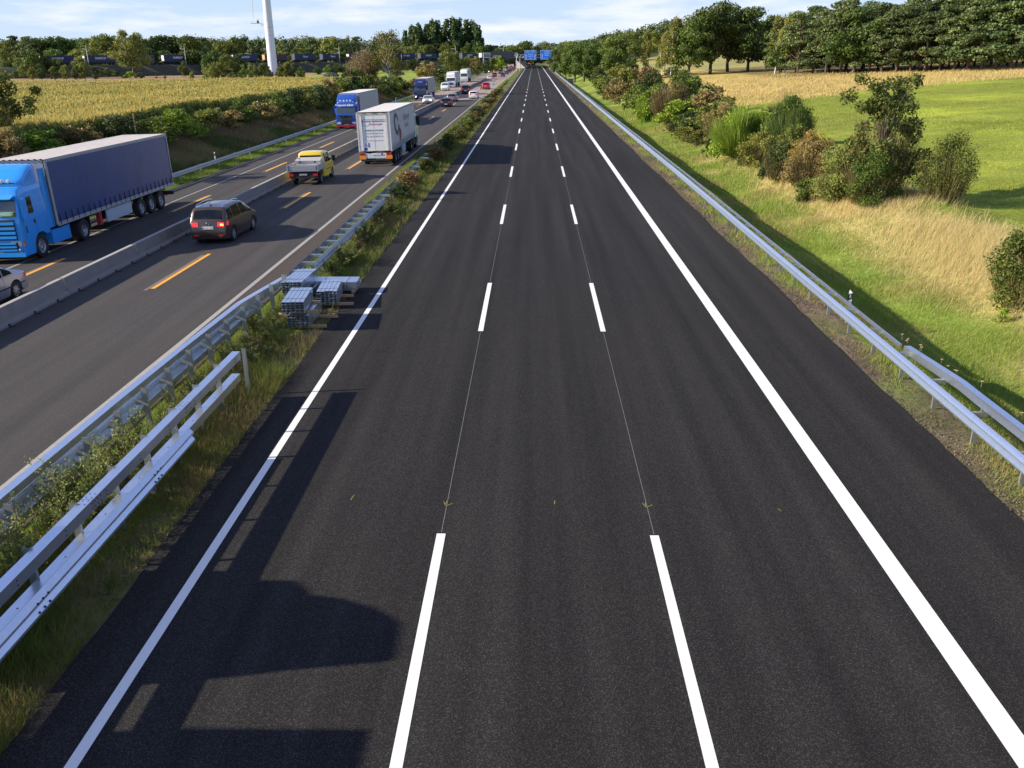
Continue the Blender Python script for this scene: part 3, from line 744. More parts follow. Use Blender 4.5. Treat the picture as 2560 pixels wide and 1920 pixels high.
TYPES = dict(
 mpv=dict(top=[(-2.2,.40),(-2.19,.62),(-2.15,.84),(-2.12,1.02),(-2.02,1.20),(-1.82,1.53),(-1.70,1.61),(-1.1,1.665),(-.2,1.675),(.35,1.62),(.62,1.52),(1.28,1.09),(1.42,1.03),(1.9,.90),(2.12,.72),(2.18,.52),(2.2,.36)], W=1.80, belt=1.02, wb=(-1.36,1.32), win=[(-1.86,-1.25),(-1.18,-.30),(-.22,.62)], rg=(-2.06,-1.84), wg=(.66,1.30), lampr=(.80,1.0), plate=.74),
 sedan=dict(top=[(-2.28,.40),(-2.27,.62),(-2.22,.86),(-2.12,.93),(-1.62,.97),(-1.50,.99),(-.92,1.31),(-.7,1.38),(0,1.42),(.35,1.37),(.6,1.27),(1.10,.97),(1.25,.92),(1.9,.80),(2.18,.66),(2.26,.5),(2.28,.34)], W=1.77, belt=.93, wb=(-1.35,1.35), win=[(-1.28,-.72),(-.66,.16),(.22,.86)], rg=(-1.50,-.95), wg=(.58,1.10), lampr=(.68,.86), plate=.55),
 hatch=dict(top=[(-2.0,.38),(-1.99,.6),(-1.96,.82),(-1.9,.98),(-1.62,1.34),(-1.45,1.42),(-.8,1.47),(0,1.47),(.35,1.40),(.58,1.29),(1.10,.98),(1.25,.93),(1.7,.80),(1.92,.65),(1.99,.5),(2.0,.34)], W=1.72, belt=.93, wb=(-1.28,1.26), win=[(-1.58,-.98),(-.90,-.05),(.02,.80)], rg=(-1.87,-1.62), wg=(.58,1.10), lampr=(.74,.94), plate=.5),
 estate=dict(top=[(-2.28,.38),(-2.27,.6),(-2.24,.84),(-2.2,.98),(-1.98,1.34),(-1.8,1.42),(-1.,1.47),(0,1.47),(.35,1.40),(.58,1.29),(1.15,.97),(1.3,.92),(1.9,.80),(2.18,.65),(2.26,.5),(2.28,.34)], W=1.78, belt=.94, wb=(-1.36,1.36), win=[(-1.9,-1.2),(-1.12,-.2),(-.12,.80)], rg=(-2.18,-1.98), wg=(.58,1.14), lampr=(.74,.94), plate=.5),
 van=dict(top=[(-2.42,.40),(-2.41,.7),(-2.40,1.05),(-2.38,1.25),(-2.30,1.80),(-2.22,1.90),(-1.5,1.96),(0,1.96),(.7,1.92),(1.0,1.82),(1.68,1.28),(1.8,1.20),(2.25,1.02),(2.4,.75),(2.43,.5),(2.45,.36)], W=1.92, belt=1.16, wb=(-1.5,1.48), win=[(-2.2,-1.3),(-1.2,-.1),(.1,1.15)], rg=(-2.38,-2.30), wg=(1.02,1.70), lampr=(.9,1.35), plate=.85),
)
def car(kind, col, label, x, y, away, group=None, detail=True, brake=False, lit=False, rz=0., mbody=None, cat='car', name='car', blind=False):
    T = TYPES[kind]; zc = zl(x)
    root = thing(name, label, cat, (x, y, zc), (PI/2 if away else -PI/2)+rz, group, rx=(rad(1.43) if away else -rad(1.43))*(1 if x < -10.4 else 0))
    # crossfall: rotate about the driving axis so that the top leans left in the world
    root.rotation_euler = (0, 0, 0)
    root.rotation_euler = (Matrix.Rotation(-rad(1.43), 3, 'Y') @ Matrix.Rotation((PI/2 if away else -PI/2)+rz, 3, 'Z')).to_euler()
    r = .33 if kind != 'van' else .34
    Lf = Loft(T['top'], T['W'], T['belt'], zb=.23, wheels=T['wb'], wr=r+.055, tum=.20 if kind != 'van' else .13, step=.14 if detail else .3); Lf.wheel_z = r
    m = mbody or paint(col[0], col[1], metal=col[2] if len(col) > 2 else 0.)
    mb = Lf.body(m); body = mb.build('body', None, root, smooth=38)
    hi = lambda q: Lf.zt(q)-.10
    gl = GLASS
    for (a, b) in T['win']:
        for s_ in ((1, -1)):
            if blind and a < 0: continue
            sl_ = .10 if a == T['win'][0][0] else 0.; sr = -.12 if b == T['win'][-1][1] else 0.
            patch('side_window', Lf.side_patch(a, b, lambda q: Lf.bz(q)+.03, hi, s_, slantl=sl_, slantr=sr*3.2 if kind != 'van' else -.3), gl, root)
    patch('rear_window', Lf.top_patch(Lf.arc(*T['rg']), -.93, .93), gl, root)
    patch('windscreen', Lf.top_patch(Lf.arc(*T['wg']), -.95, .95), GLASS2, root)
    # lamps
    z0, z1 = T['lampr']
    for s_ in (1, -1):
        v, f = Lf.top_patch(Lf.arcz(z0, z1, False), .62*s_, 1.03*s_, off=.012)
        v2, f2 = Lf.side_patch(T['top'][0][0]+.12, T['top'][0][0]+.30, z0+.02, z1, s_, off=.01, n=3, nz=2)
        mb = MB().add(v, f, REDB if brake else REDL).add(v2, f2, REDB if brake else REDL); mb.build('tail_lamp', None, root, smooth=30)
        v, f = Lf.top_patch(Lf.arcz(.58, .76, True), .58*s_, 1.02*s_, off=.012)
        MB().add(v, f, LITW if lit else CLEAR).build('headlamp', None, root, smooth=30)
    xr = T['top'][0][0]; xf = T['top'][-1][0]
    m_ = MB(); m_.box((xr-.012+.0, -.26, T['plate']-.055), (xr+.06, .26, T['plate']+.055), PLATE)
    m_.build('number_plate', None, root)
    patch('grille', Lf.top_patch(Lf.arcz(.40, .56, True), -.75, .75, off=.01), BLACK, root)
    if not detail and True:
        patch('rear_bumper_trim', Lf.top_patch(Lf.arcz(.42, .50, False), -.95, .95, off=.012), BLACK, root)
    for xw in T['wb']:
        for s_ in (1, -1): wheel(root, xw, s_*(T['W']/2-.015), r, .20, s_, ALLOY, detail)
    mb = MB(); mb.box((T['wb'][0]-.36, -T['W']/2+.08, .14), (T['wb'][1]+.36, T['W']/2-.08, .62), DARK)
    mb.build('underbody', None, root)
    # mirrors
    mx_ = T['win'][-1][1]-.02
    for s_ in (1, -1):
        m_ = MB(); yb = Lf.w(mx_, T['belt'])
        m_.cbox((mx_, s_*(yb+.10), T['belt']+.09), (.09, .17, .12)); m_.cbox((mx_, s_*(yb+.02), T['belt']+.04), (.05, .08, .04)); m_.build('mirror', m, root)
    return root, Lf, m

def door_lines(root, Lf, m, xs_, z0, belt, side):
    mb = MB()
    for x in xs_:
        v, f = Lf.side_patch(x, x+.014, z0, belt, side, off=.003, n=1, nz=4); mb.add(v, f, BLACK)
    mb.build('door_gap', None, root)

# ---- brown people carrier (nearest car)
BR, lf, mm = car('mpv', ('bronze', (.095, .066, .050), .6), 'bronze brown people carrier with roof rails and its right indicator lit', -14.68, 41.0, True, brake=True, rz=-.03)
for s_ in (1, -1):
    m_ = MB(); P = [(-1.72, 1.60), (-1.6, 1.69), (-.9, 1.735), (-.1, 1.735), (.25, 1.67), (.32, 1.62)]
    for a, b in zip(P[:-1], P[1:]): m_.cyl((a[0], s_*.60, a[1]), (b[0], s_*.60, b[1]), .018, n=8)
    m_.build('roof_rail', CHROME, BR)
    m_ = MB()
    v, f = lf.side_patch(-1.0, .95, .32, .35, s_, off=.012, n=6, nz=1); m_.add(v, f, CHROME); m_.build('sill_strip', None, BR)
    door_lines(BR, lf, mm, (-.28, -1.2, .70), .36, 1.0, s_)
    for xh in (-1.05, -.12):
        m_ = MB(); m_.cbox((xh, s_*.905, .93), (.18, .03, .03)); m_.build('door_handle', mm, BR)
v, f = lf.top_patch(lf.arcz(.86, .93, False), -.80, -.98, off=.018); MB().add(v, f, AMB).build('indicator_lamp', None, BR)
m_ = MB(); m_.lathe([(0, -.004), (.062, -.004), (.068, .004), (0, .006)], (-2.165, 0, .915), 'x', 20); m_.build('badge', CHROME, BR, smooth=30)
m_ = MB(); m_.cyl((-1.45, 0, 1.62), (-1.57, 0, 1.75), .012, n=6); m_.cbox((-1.42, 0, 1.645), (.12, .05, .03)); m_.build('roof_aerial', BLACK, BR)
patch('bumper_step', lf.top_patch(lf.arcz(.50, .56, False), -.97, .97, off=.03), mm, BR)
for s_ in (1, -1): MB().add(*lf.top_patch(lf.arcz(.40, .45, False), .62*s_, .95*s_, off=.016), REDL).build('rear_reflector', None, BR)
m_ = MB(); m_.cyl((-2.21, -.55, .34), (-2.08, -.55, .34), .03, n=8); m_.build('exhaust_tip', CHROME, BR)
m_ = MB(); m_.box((-2.214, .215, .69), (-2.211, .258, .79)); m_.build('plate_band', EUB, BR)
text_mesh('HH UT 1027', .085, INK, 'plate_lettering', BR, Matrix.Translation((-2.213, -.02, .74)) @ Matrix(((0, 0, -1, 0), (-1, 0, 0, 0), (0, 1, 0, 0), (0, 0, 0, 1))), .0005)

# ---- silver saloon, left edge
SV, lf, mm = car('sedan', ('silver_lilac', (.40, .40, .47), .6), 'silver saloon car cut by the left edge of the photo', -19.3, 28.3, False)
for s_ in (1, -1):
    door_lines(SV, lf, mm, (-.68, .20, 1.0), .30, .93, s_)
    m_ = MB(); v, f = lf.side_patch(-2.0, 1.8, .50, .545, s_, off=.010, n=10, nz=1); m_.add(v, f, BLACK); m_.build('rubbing_strip', None, SV)
    for xh in (-.55, .35):
        m_ = MB(); m_.cbox((xh, s_*.885, .80), (.17, .03, .03)); m_.build('door_handle', mm, SV)
    m_ = MB(); v, f = lf.top_patch(lf.arcz(.46, .52, False), .0, .98*s_, off=.014); m_.add(v, f, BLACK); m_.build('bumper_strip', None, SV)

# ---- distant and middle cars
G_ = 'cars in the traffic on the left carriageway'
far_specs = [
 ('hatch', ('black_blue', (.02, .022, .03), .3), 'dark small hatchback driving away, level with the white-nosed oncoming saloon', -14.55, 152., True, False),
 ('sedan', ('pale_silver', (.55, .56, .56), .3), 'pale silver saloon oncoming in front of the dark blue lorry', -19.25, 165.8, False, True),
 ('estate', ('grey_silver', (.22, .23, .24), .5), 'grey estate car close ahead of the dark small hatchback', -15.2, 170.5, True, False),
 ('estate', ('white_car', (.75, .75, .74)), 'white estate car in the right lane beside the shrubs', -11.85, 180.2, True, False),
]
for k, c, lab, x, y, aw, lit in far_specs: car(k, c, lab, x, y, aw, detail=True, lit=lit)
car('van', ('night_blue', (.016, .018, .028), .2), 'dark van driving away beside the concrete wall', -15.1, 203.5, True, name='van', cat='van', detail=True)
RC, lf, mm = car('mpv', ('bright_red', (.55, .012, .018)), 'bright red car towing a low empty trailer', -12.1, 231.5, True, detail=True)
WV, lf, mm = car('van', ('white_van', (.78, .78, .76)), 'small white van oncoming between the lorries', -22.25, 229.5, False, name='van', cat='van', detail=True, blind=True)
TR = thing('trailer', 'low empty car trailer behind the red car', 'trailer', (-12.1, 227.4, -.04), 0)
m_ = MB(); m_.box((-1.0, -1.1, .42), (1.0, 1.1, .50)); m_.box((-1.0, -1.1, .50), (-.96, 1.1, .62)); m_.box((.96, -1.1, .50), (1.0, 1.1, .62)); m_.build('deck', DARK, TR)
m_ = MB(); m_.box((-.04, 1.1, .40), (.04, 2.1, .46)); m_.build('drawbar', DARK, TR)
for s_ in (1, -1):
    m_ = MB(); m_.lathe([(.10, 0), (.29, 0), (.30, .04), (.30, .14), (.28, .17), (.10, .17)], (0, 0, 0), 'x', 16); o = m_.build('wheel', TYRE, TR); o.location = (s_*1.08-.09, 0, .30)
m_ = MB(); m_.box((-1.0, -1.13, .34), (1.0, -1.10, .46)); m_.build('lamp_board', mat('lamp_board', (.35, .05, .04), .5), TR)

cols = [('white_far', (.75, .75, .74)), ('dark_red', (.16, .012, .015), .2), ('graphite', (.035, .037, .042), .4), ('navy', (.02, .028, .06), .3), ('silver_far', (.45, .46, .48), .5), ('anthracite', (.05, .055, .06), .4), ('red_far', (.45, .02, .02)), ('lilac_grey', (.36, .35, .45), .3), ('black_far', (.015, .015, .017))]
q = [('sedan', 0, -15.55, 325, True, 'white saloon driving away beside the concrete wall, beyond the red car'),
 ('mpv', 1, -15.9, 371, True, 'dark red car in the left lane of the queue'),
 ('hatch', 2, -12.45, 368, True, 'grey-black hatchback nearest in the right lane of the queue'),
 ('van', 5, -15.6, 430, True, 'dark grey van in the left lane behind the dark red car'),
 ('hatch', 3, -12.3, 412, True, 'navy hatchback second in the right lane of the queue')]
for k, c, x, y, aw, lab in q: car(k, cols[c], lab, x, y, aw, detail=False, name='van' if k == 'van' else 'car', cat='van' if k == 'van' else 'car')
far_cars = []
rr = random.Random(5)
Y = 448.
seq = [3, 4, 5, 0, 6, 7, 2, 4, 3, 8, 0, 7, 5, 4]
for i, c in enumerate(seq):
    lane = -12.3 if i % 2 == 0 else -15.6
    far_cars.append((rr.choice(['sedan', 'hatch', 'estate', 'mpv']), c, lane+rr.uniform(-.2, .2), Y, True)); Y += rr.uniform(9, 17)
for k, c, x, y, aw in far_cars: car(k, cols[c], 'small distant car in the dense queue driving towards the overhead signs', x, y, aw, group='distant queue of cars', detail=False)
for (c, y, lit) in ((0, 470, True), (5, 540, True), (4, 585, True)):
    car('sedan', cols[c], 'small distant oncoming car with lit headlamps on the outer lane', -22.4, y, False, group='distant oncoming cars', detail=False, lit=True)

# ------------------------------------------------------------------ lorries
def lathe_wheel(root, x, y, s, r=.50, wd=.30, rim=RIMS, inset=.09): return wheel(root, x, y, r, wd, s, rim, True, name='wheel', inset=inset)
def curtain_trailer(root, x0, Ln, side_m, roof_m, frame_m, detail=True, W=2.55, z0=1.18, z1=4.0, wheels=(-2.3, -3.6, -4.9), rear='plain', straps=True, skirt=None):
    """x0 = front x (local, towards +), extends to x0-Ln"""
    xr = x0-Ln; hw = W/2
    m_ = MB(); nx_ = int(Ln/.45); vs = []; 
    for s_ in (1, -1):
        m_ = MB(); vs = []; cols_ = nx_*2+1; zz = [z0+.06, 1.7, 2.3, 2.9, 3.5, z1-.12]
        for i in range(cols_):
            x = xr+.10+(Ln-.20)*i/(cols_-1)
            for j, z in enumerate(zz):
                wv = (.0035*math.sin(i*2.1)+.006*math.sin(i*.7+j)) if 0 < j < 5 else 0
                vs.append((x, s_*(hw-.012+wv), z))
        n_ = len(zz); fs = [(i*n_+j, (i+1)*n_+j, (i+1)*n_+j+1, i*n_+j+1) for i in range(cols_-1) for j in range(n_-1)]
        m_.add(vs, fs, side_m); m_.build('curtain', None, root, smooth=60)
    m_ = MB(); vs = []; n_ = int(Ln/.6)
    for i in range(n_+1):
        x = xr+.02+(Ln-.04)*i/n_; zb_ = -.02*abs(math.sin(i*PI/2*1.0))
        for y, dz in ((-hw+.03, 0), (-hw*.5, zb_), (0, zb_*1.3), (hw*.5, zb_), (hw-.03, 0)): vs.append((x, y, z1+dz+.005))
    fs = [(i*5+j, (i+1)*5+j, (i+1)*5+j+1, i*5+j+1) for i in range(n_) for j in range(4)]
    m_.add(vs, fs, roof_m).build('roof', None, root)
    m_ = MB()
    for s_ in (1, -1):
        m_.box((xr+.01, s_*hw-.05 if s_ > 0 else -hw-.004, z1-.13), (x0-.01, hw+.004 if s_ > 0 else -hw+.05, z1-.005), frame_m)
        for xx in (xr, x0-.10): m_.box((xx, min(s_*hw-.006*s_, s_*(hw-.09)), z0), (xx+.10, max(s_*(hw+.008), s_*(hw-.09)), z1-.006), frame_m)
        m_.box((xr+.1, min(s_*(hw+.002), s_*(hw-.06)), z0-.10), (x0-.1, max(s_*(hw+.002), s_*(hw-.06)), z0+.07), frame_m)
    m_.box((x0-.02, -hw+.05, z0), (x0, hw-.05, z1-.01), frame_m)
    m_.build('frame', None, root)
    m_ = MB(); m_.box((xr+.05, -.75, .85), (x0-.3, -.55, z0-.02), DARK); m_.box((xr+.05, .55, .85), (x0-.3, .75, z0-.02), DARK)
    m_.box((xr+.05, -hw+.06, z0-.09), (x0-.05, hw-.06, z0-.01), DARK); m_.build('chassis', None, root)
    if straps:
        for s_ in (1, -1):
            for k in range(24):
                x = xr+.35+(Ln-.7)*k/23
                m_ = MB(); m_.box((x, min(s_*(hw+.002), s_*(hw+.014)), z0-.05), (x+.045, max(s_*(hw+.002), s_*(hw+.014)), z0+.42)); m_.box((x-.02, min(s_*(hw+.012), s_*(hw+.03)), z0+.10), (x+.065, max(s_*(hw+.012), s_*(hw+.03)), z0+.2))
                m_.build('strap', straps if straps is not True else mat('strap_webbing', (.02, .022, .035), .7), root)
    if xr > -40:
        m_ = MB(); m_.box((xr, -hw+.09, z0+.02), (xr+.03, hw-.09, z1-.14)); rd = m_.build('rear_door', rear if not isinstance(rear, str) else frame_m, root)
    for dx in wheels:
        for s_ in (1, -1): lathe_wheel(root, x0-Ln-dx-.0 if False else xr+2.0+(-dx-2.3), s_*(hw-.03), s_, .50, .36, inset=.04)
    return xr

def tractor(root, body, defl, low=None, W=2.45, wind=(1.98, 2.72), grille='bars', roofz=3.05, deflz=3.85, defl_w=2.3, nose=.04, visor=True, detail=True, lampz=(.72, .92), side_tank=None, bumper=None, dplan=.22, sided=True, Lc=2.28):
    top = [(-Lc, 1.02), (-Lc+.01, 1.9), (-Lc+.02, roofz-.25), (-Lc+.06, roofz-.03), (-1.5, roofz), (-.75, roofz-.03), (-.42, roofz-.16), (-.30, wind[1]+.05), (-.26, wind[1]), (-nose-.02, wind[0]), (-nose+.0, wind[0]-.1), (-.012, 1.3), (-.006, .9), (0, .34)]
    Lf = Loft(top, W, 2.0, wheels=(-1.42,), wr=.62, tum=.05, crown=.03, plan=.03, bow=.10, shoulder=.07, zbf=lambda x: .33 if x > -.95 else (.95 if x < -1.5 else .6), tuck=.0, step=.3); Lf.wheel_z = .50
    Lf.body(body).build('cab', None, root, smooth=35)
    patch('windscreen', Lf.top_patch(Lf.arcz(wind[0], wind[1], True), -.97, .97, off=.012), GLASS2, root)
    for s_ in (1, -1):
        patch('side_window', Lf.side_patch(-1.18, -.30, 1.98, 2.66, s_, off=.01, slantr=-.02), GLASS, root)
        m_ = MB(); hw = W/2
        m_.box((-.42, s_*(hw+.10)-.09, 1.85), (-.22, s_*(hw+.10)+.12, 2.70)); m_.box((-.36, min(s_*(hw-.05), s_*(hw+.10)), 2.58), (-.30, max(s_*(hw-.05), s_*(hw+.10)), 2.63)); m_.box((-.36, min(s_*(hw-.05), s_*(hw+.10)), 1.95), (-.30, max(s_*(hw-.05), s_*(hw+.10)), 2.0))
        m_.build('mirror', body if low != 'blackmirror' else BLACK, root)
        mb = MB(); v, f = Lf.side_patch(-1.22, -1.20, 1.05, 2.7, s_, off=.003, n=1); mb.add(v, f, BLACK); v, f = Lf.side_patch(-.27, -.25, .95, 1.95, s_, off=.003, n=1); mb.add(v, f, BLACK); mb.build('door_gap', None, root)
        m_ = MB(); m_.cbox((-1.10, s_*(W/2+.004), 1.62), (.12, .02, .16)); m_.build('door_handle', BLACK, root)
        m_ = MB(); 
        v, f = Lf.top_patch(Lf.arcz(lampz[0], lampz[1], True, 3), .60*s_, .99*s_, off=.014); MB().add(v, f, CLEAR).build('headlamp', None, root)
    # roof deflector
    if defl:
        dt = [(-Lc, roofz-.1), (-Lc+.02, deflz-.06), (-Lc+.10, deflz), (-1.75, deflz-.02), (-1.35, deflz-.20), (-1.0, deflz-.48), (-.82, roofz+.06), (-.80, roofz-.08)]
        D2 = Loft(dt, defl_w, 9, wheels=(), zb=roofz-.12, tum=0, crown=.03, plan=dplan, bow=.4, shoulder=.12, tuck=0, step=.2); D2.zb = lambda x: min(roofz-.15, D2.zt(x)-.02)
        D2.body(defl).build('roof_deflector', None, root, smooth=40)
        if sided and deflz > roofz+.4:
            for s_ in (1, -1):
                m_ = MB(); y0 = s_*(W/2-.10); m_.add([(-Lc-.55, y0, 1.1), (-Lc+.02, y0, 1.1), (-Lc+.02, y0, deflz-.25), (-Lc-.45, y0, deflz-.25), (-Lc-.55, y0+.03*s_, 1.1), (-Lc+.02, y0+.03*s_, 1.1), (-Lc+.02, y0+.03*s_, deflz-.25), (-Lc-.45, y0+.03*s_, deflz-.25)], [(0, 1, 2, 3), (7, 6, 5, 4), (0, 4, 5, 1), (1, 5, 6, 2), (2, 6, 7, 3), (3, 7, 4, 0)], defl); m_.build('side_deflector', None, root)
    if visor:
        m_ = MB(); zt = wind[1]+.04
        m_.add([(-.30, -1.08, zt+.14), (-.30, 1.08, zt+.14), (.02, 1.05, zt), (.02, -1.05, zt), (-.30, -1.08, zt+.11), (-.30, 1.08, zt+.11), (.02, 1.05, zt-.03), (.02, -1.05, zt-.03)], [(0, 1, 2, 3), (7, 6, 5, 4), (3, 2, 6, 7), (0, 3, 7, 4), (1, 5, 6, 2), (0, 4, 5, 1)]); m_.build('sun_visor', visor if visor is not True else body, root)
    # wheels, fuel tank, rear axle
    for s_ in (1, -1):
        lathe_wheel(root, -1.42, s_*(W/2-.06), s_, .50, .30, inset=.0 if False else .05)
        lathe_wheel(root, -5.1, s_*(W/2), s_, .50, .58, inset=.12)
        m_ = MB(); m_.box((-3.9, min(s_*.55, s_*(W/2-.05)), .38), (-2.32, max(s_*.55, s_*(W/2-.05)), .98)); m_.build('side_skirt', side_tank or DARK, root)
        m_ = MB(); m_.box((-5.7, min(s_*.62, s_*(W/2)), 1.04), (-4.5, max(s_*.62, s_*(W/2)), 1.08)); m_.box((-5.74, min(s_*.62, s_*(W/2)), .40), (-5.70, max(s_*.62, s_*(W/2)), 1.06)); m_.build('mudguard', BLACK, root)
    m_ = MB(); m_.box((-6.0, -.45, .62), (-1.0, .45, .92)); m_.build('chassis_rails', DARK, root)
    m_ = MB(); m_.box((.012, -.27, .40), (.022, .27, .52)); m_.build('number_plate', PLATE, root)
    return Lf
def lorry_root(label, x, y, away, name='lorry'):
    r = thing(name, label, 'lorry', (x, y, zl(x)))
    r.rotation_euler = (Matrix.Rotation(-rad(1.43), 3, 'Y') @ Matrix.Rotation(PI/2 if away else -PI/2, 3, 'Z')).to_euler()
    return r
FRONT = Matrix(((0, 0, 1, 0), (1, 0, 0, 0), (0, 1, 0, 0), (0, 0, 0, 1)))     # text facing +x
REAR = Matrix(((0, 0, -1, 0), (-1, 0, 0, 0), (0, 1, 0, 0), (0, 0, 0, 1)))    # text facing -x
RSIDE = Matrix(((1, 0, 0, 0), (0, 0, -1, 0), (0, 1, 0, 0), (0, 0, 0, 1)))    # text facing -y
def bars(root, zs, y0, y1, body, x=.0, h=.07, dep=.05):
    for z in zs:
        m_ = MB(); m_.box((x, y0, z), (x+dep, y1, z+h)); m_.build('grille_bar', body, root)

# 1. bright blue lorry, dark blue curtains
SKY = paint('azure', (.02, .30, .80), .34)
CURT = mat('blue_curtain', (.020, .052, .175), .42, var=.28, vscale=.55, bump=.1, bscale=2.2, spec=.5)
ROOFG = mat('dirty_roof_sheet', (.50, .46, .42), .7, var=.22, vscale=.9, streak=(.4, 3, 1))
GREY = mat('grey_frame', (.33, .34, .35), .55, .2, var=.12)
S1 = lorry_root('azure blue lorry with dark blue curtain trailer, nearest oncoming vehicle', -22.55, 35.5, False)
lf = tractor(S1, SKY, SKY, side_tank=SKY, roofz=3.22, deflz=3.92, wind=(1.98, 2.68), lampz=(.78, .98))
m_ = MB(); m_.box((-.02, -.98, 1.02), (.018, .98, 1.86)); m_.build('grille_back', BLACK, S1)
bars(S1, (1.08, 1.27, 1.46, 1.66), -.98, .98, SKY, .012, .11, .05)
m_ = MB(); m_.box((-.02, -.95, .52), (.016, .95, .92)); m_.build('lower_intake', BLACK, S1)
bars(S1, (.56, .70, .84), -.90, .90, SKY, .010, .075, .05)
m_ = MB(); m_.box((-.05, -1.22, .32), (.06, 1.22, .50)); m_.build('bumper', SKY, S1)
for s_ in (1, -1):
    m_ = MB(); m_.box((-.10, min(s_*1.19, s_*1.235), .76), (.0, max(s_*1.19, s_*1.235), .98)); m_.build('corner_lamp', mat('amber_lens', (.5, .14, .03), .3, coat=.5), S1)
    m_ = MB(); m_.lathe([(0, .0), (.06, .0), (.07, .02), (0, .03)], (.055, s_*1.02, .60), 'x', 12); m_.build('fog_lamp', CHROME, S1)
    m_ = MB(); m_.cbox((-.42, s_*1.228, 1.38), (.07, .012, .30)); m_.build('air_vent', BLACK, S1)
for y in (-.75, -.45, -.15, .15, .45, .75):
    m_ = MB(); m_.lathe([(0, .02), (.08, .01), (.09, -.06), (.05, -.10)], (-.62, y, 3.36), 'x', 12); m_.build('spot_lamp', CLEAR if abs(y) > .1 else CLEAR, S1)
m_ = MB(); m_.box((-.72, -.95, 3.24), (-.66, .95, 3.28)); m_.build('lamp_bar', BLACK, S1)
m_ = MB(); m_.box((-.14, .30, 2.0), (-.02, 1.02, 2.17)); m_.build('dashboard_card', mat('green_dash_card', (.20, .42, .10), .6, var=.5, vscale=5), S1)
m_ = MB(); m_.box((.016, .28, 2.03), (.0235, .98, 2.20)); m_.build('name_board', mat('name_board', (.25, .52, .38), .5, var=.3), S1)
text_mesh('MAAREK', .15, mat('name_lettering', (.8, .85, .8), .5), 'name_lettering', S1, Matrix.Translation((.025, .63, 2.11)) @ FRONT, .001)
xr = curtain_trailer(S1, -2.75, 13.35, CURT, ROOFG, GREY, W=2.55, straps=mat('navy_strap', (.012, .016, .045), .6))
for s_ in (1, -1):
    m_ = MB(); m_.box((-10.4, min(s_*1.10, s_*1.18), .42), (-7.6, max(s_*1.10, s_*1.18), 1.02)); m_.build('side_guard', mat('pale_blue_guard', (.42, .48, .55), .5, var=.12), S1)
    m_ = MB(); m_.box((-7.25, min(s_*.9, s_*1.08), .38), (-7.0, max(s_*.9, s_*1.08), 1.05)); m_.build('landing_leg', mat('red_leg', (.40, .03, .03), .6), S1)
m_ = MB(); m_.box((-16.1, -1.2, .55), (-15.95, 1.2, .75)); m_.build('rear_bumper', DARK, S1)
for y in np.linspace(-1.1, 1.1, 9):
    m_ = MB(); m_.box((-2.80, y, 3.97), (-2.70, y+.06, 4.03)); m_.build('roof_clip', DARK, S1)
for s_ in (1, -1):
    m_ = MB(); m_.box((-16.12, min(s_*1.26, s_*1.283), 1.12), (-16.0, max(s_*1.26, s_*1.283), 4.0)); m_.build('rear_pillar', mat('white_pillar', (.72, .74, .76), .5), S1)
m_ = MB(); m_.box((-2.88, -1.29, 1.15), (-2.72, -1.262, 3.92)); m_.build('front_pillar', GREY, S1)
m_ = MB(); m_.box((-2.88, 1.262, 1.15), (-2.72, 1.29, 3.92)); m_.build('front_pillar', GREY, S1)

# 2. white curtain trailer driving away
WH = mat('white_trailer_panel', (.86, .85, .82), .45, var=.05, vscale=.9)
CUR2 = mat('grey_white_curtain', (.56, .54, .49), .5, var=.16, vscale=.6, bump=.08, bscale=2)
S2 = lorry_root('lorry with a pale curtain trailer seen from behind, white rear doors with lettering', -12.03, 84.2, True)
PGREEN = paint('pale_green_white', (.46, .55, .50))
tractor(S2, PGREEN, PGREEN, low='blackmirror', roofz=3.0, deflz=3.8)
xr = curtain_trailer(S2, -2.85, 13.6, CUR2, mat('clean_roof_sheet', (.66, .63, .58), .6, var=.08, vscale=.5), GREY, W=2.55, rear=WH, straps=mat('grey_strap', (.16, .17, .18), .6))
m_ = MB(); m_.box((xr-.006, -.006, 1.24), (xr-.002, .006, 3.84)); m_.build('door_gap', mat('gap_grey', (.3, .3, .3), .7), S2)
for y in (-1.02, -.90, .90, 1.02):
    m_ = MB(); m_.cyl((xr-.03, y, 1.15), (xr-.03, y, 3.9), .016, n=8); m_.build('locking_bar', mat('bar_zinc', (.6, .58, .52), .4, .5), S2)
for s_ in (1, -1):
    m_ = MB(); m_.box((xr-.02, min(s_*1.19, s_*1.275), 1.12), (xr+.0, max(s_*1.19, s_*1.275), 3.93)); m_.build('rear_pillar', mat('cream_pillar', (.76, .72, .62), .45), S2)
m_ = MB(); m_.box((xr-.018, -1.19, 3.80), (xr, 1.19, 3.93)); m_.box((xr-.018, -1.19, 1.14), (xr, 1.19, 1.2)); m_.build('door_header', mat('cream_header', (.60, .54, .38), .5), S2)
for y in (-.75, -.1, .1, .75):
    m_ = MB(); m_.cbox((xr-.03, y, 3.96), (.05, .14, .06)); m_.build('marker_lamp', mat('marker_dark', (.05, .015, .03), .5), S2)
    m_ = MB(); m_.cbox((xr-.03, y, 1.13), (.06, .2, .06)); m_.build('hinge', DARK, S2)
m_ = MB(); m_.box((xr-.01, -1.2, .62), (xr+.05, 1.2, 1.0)); m_.build('lamp_panel', mat('white_lamp_panel', (.66, .70, .74), .5), S2)
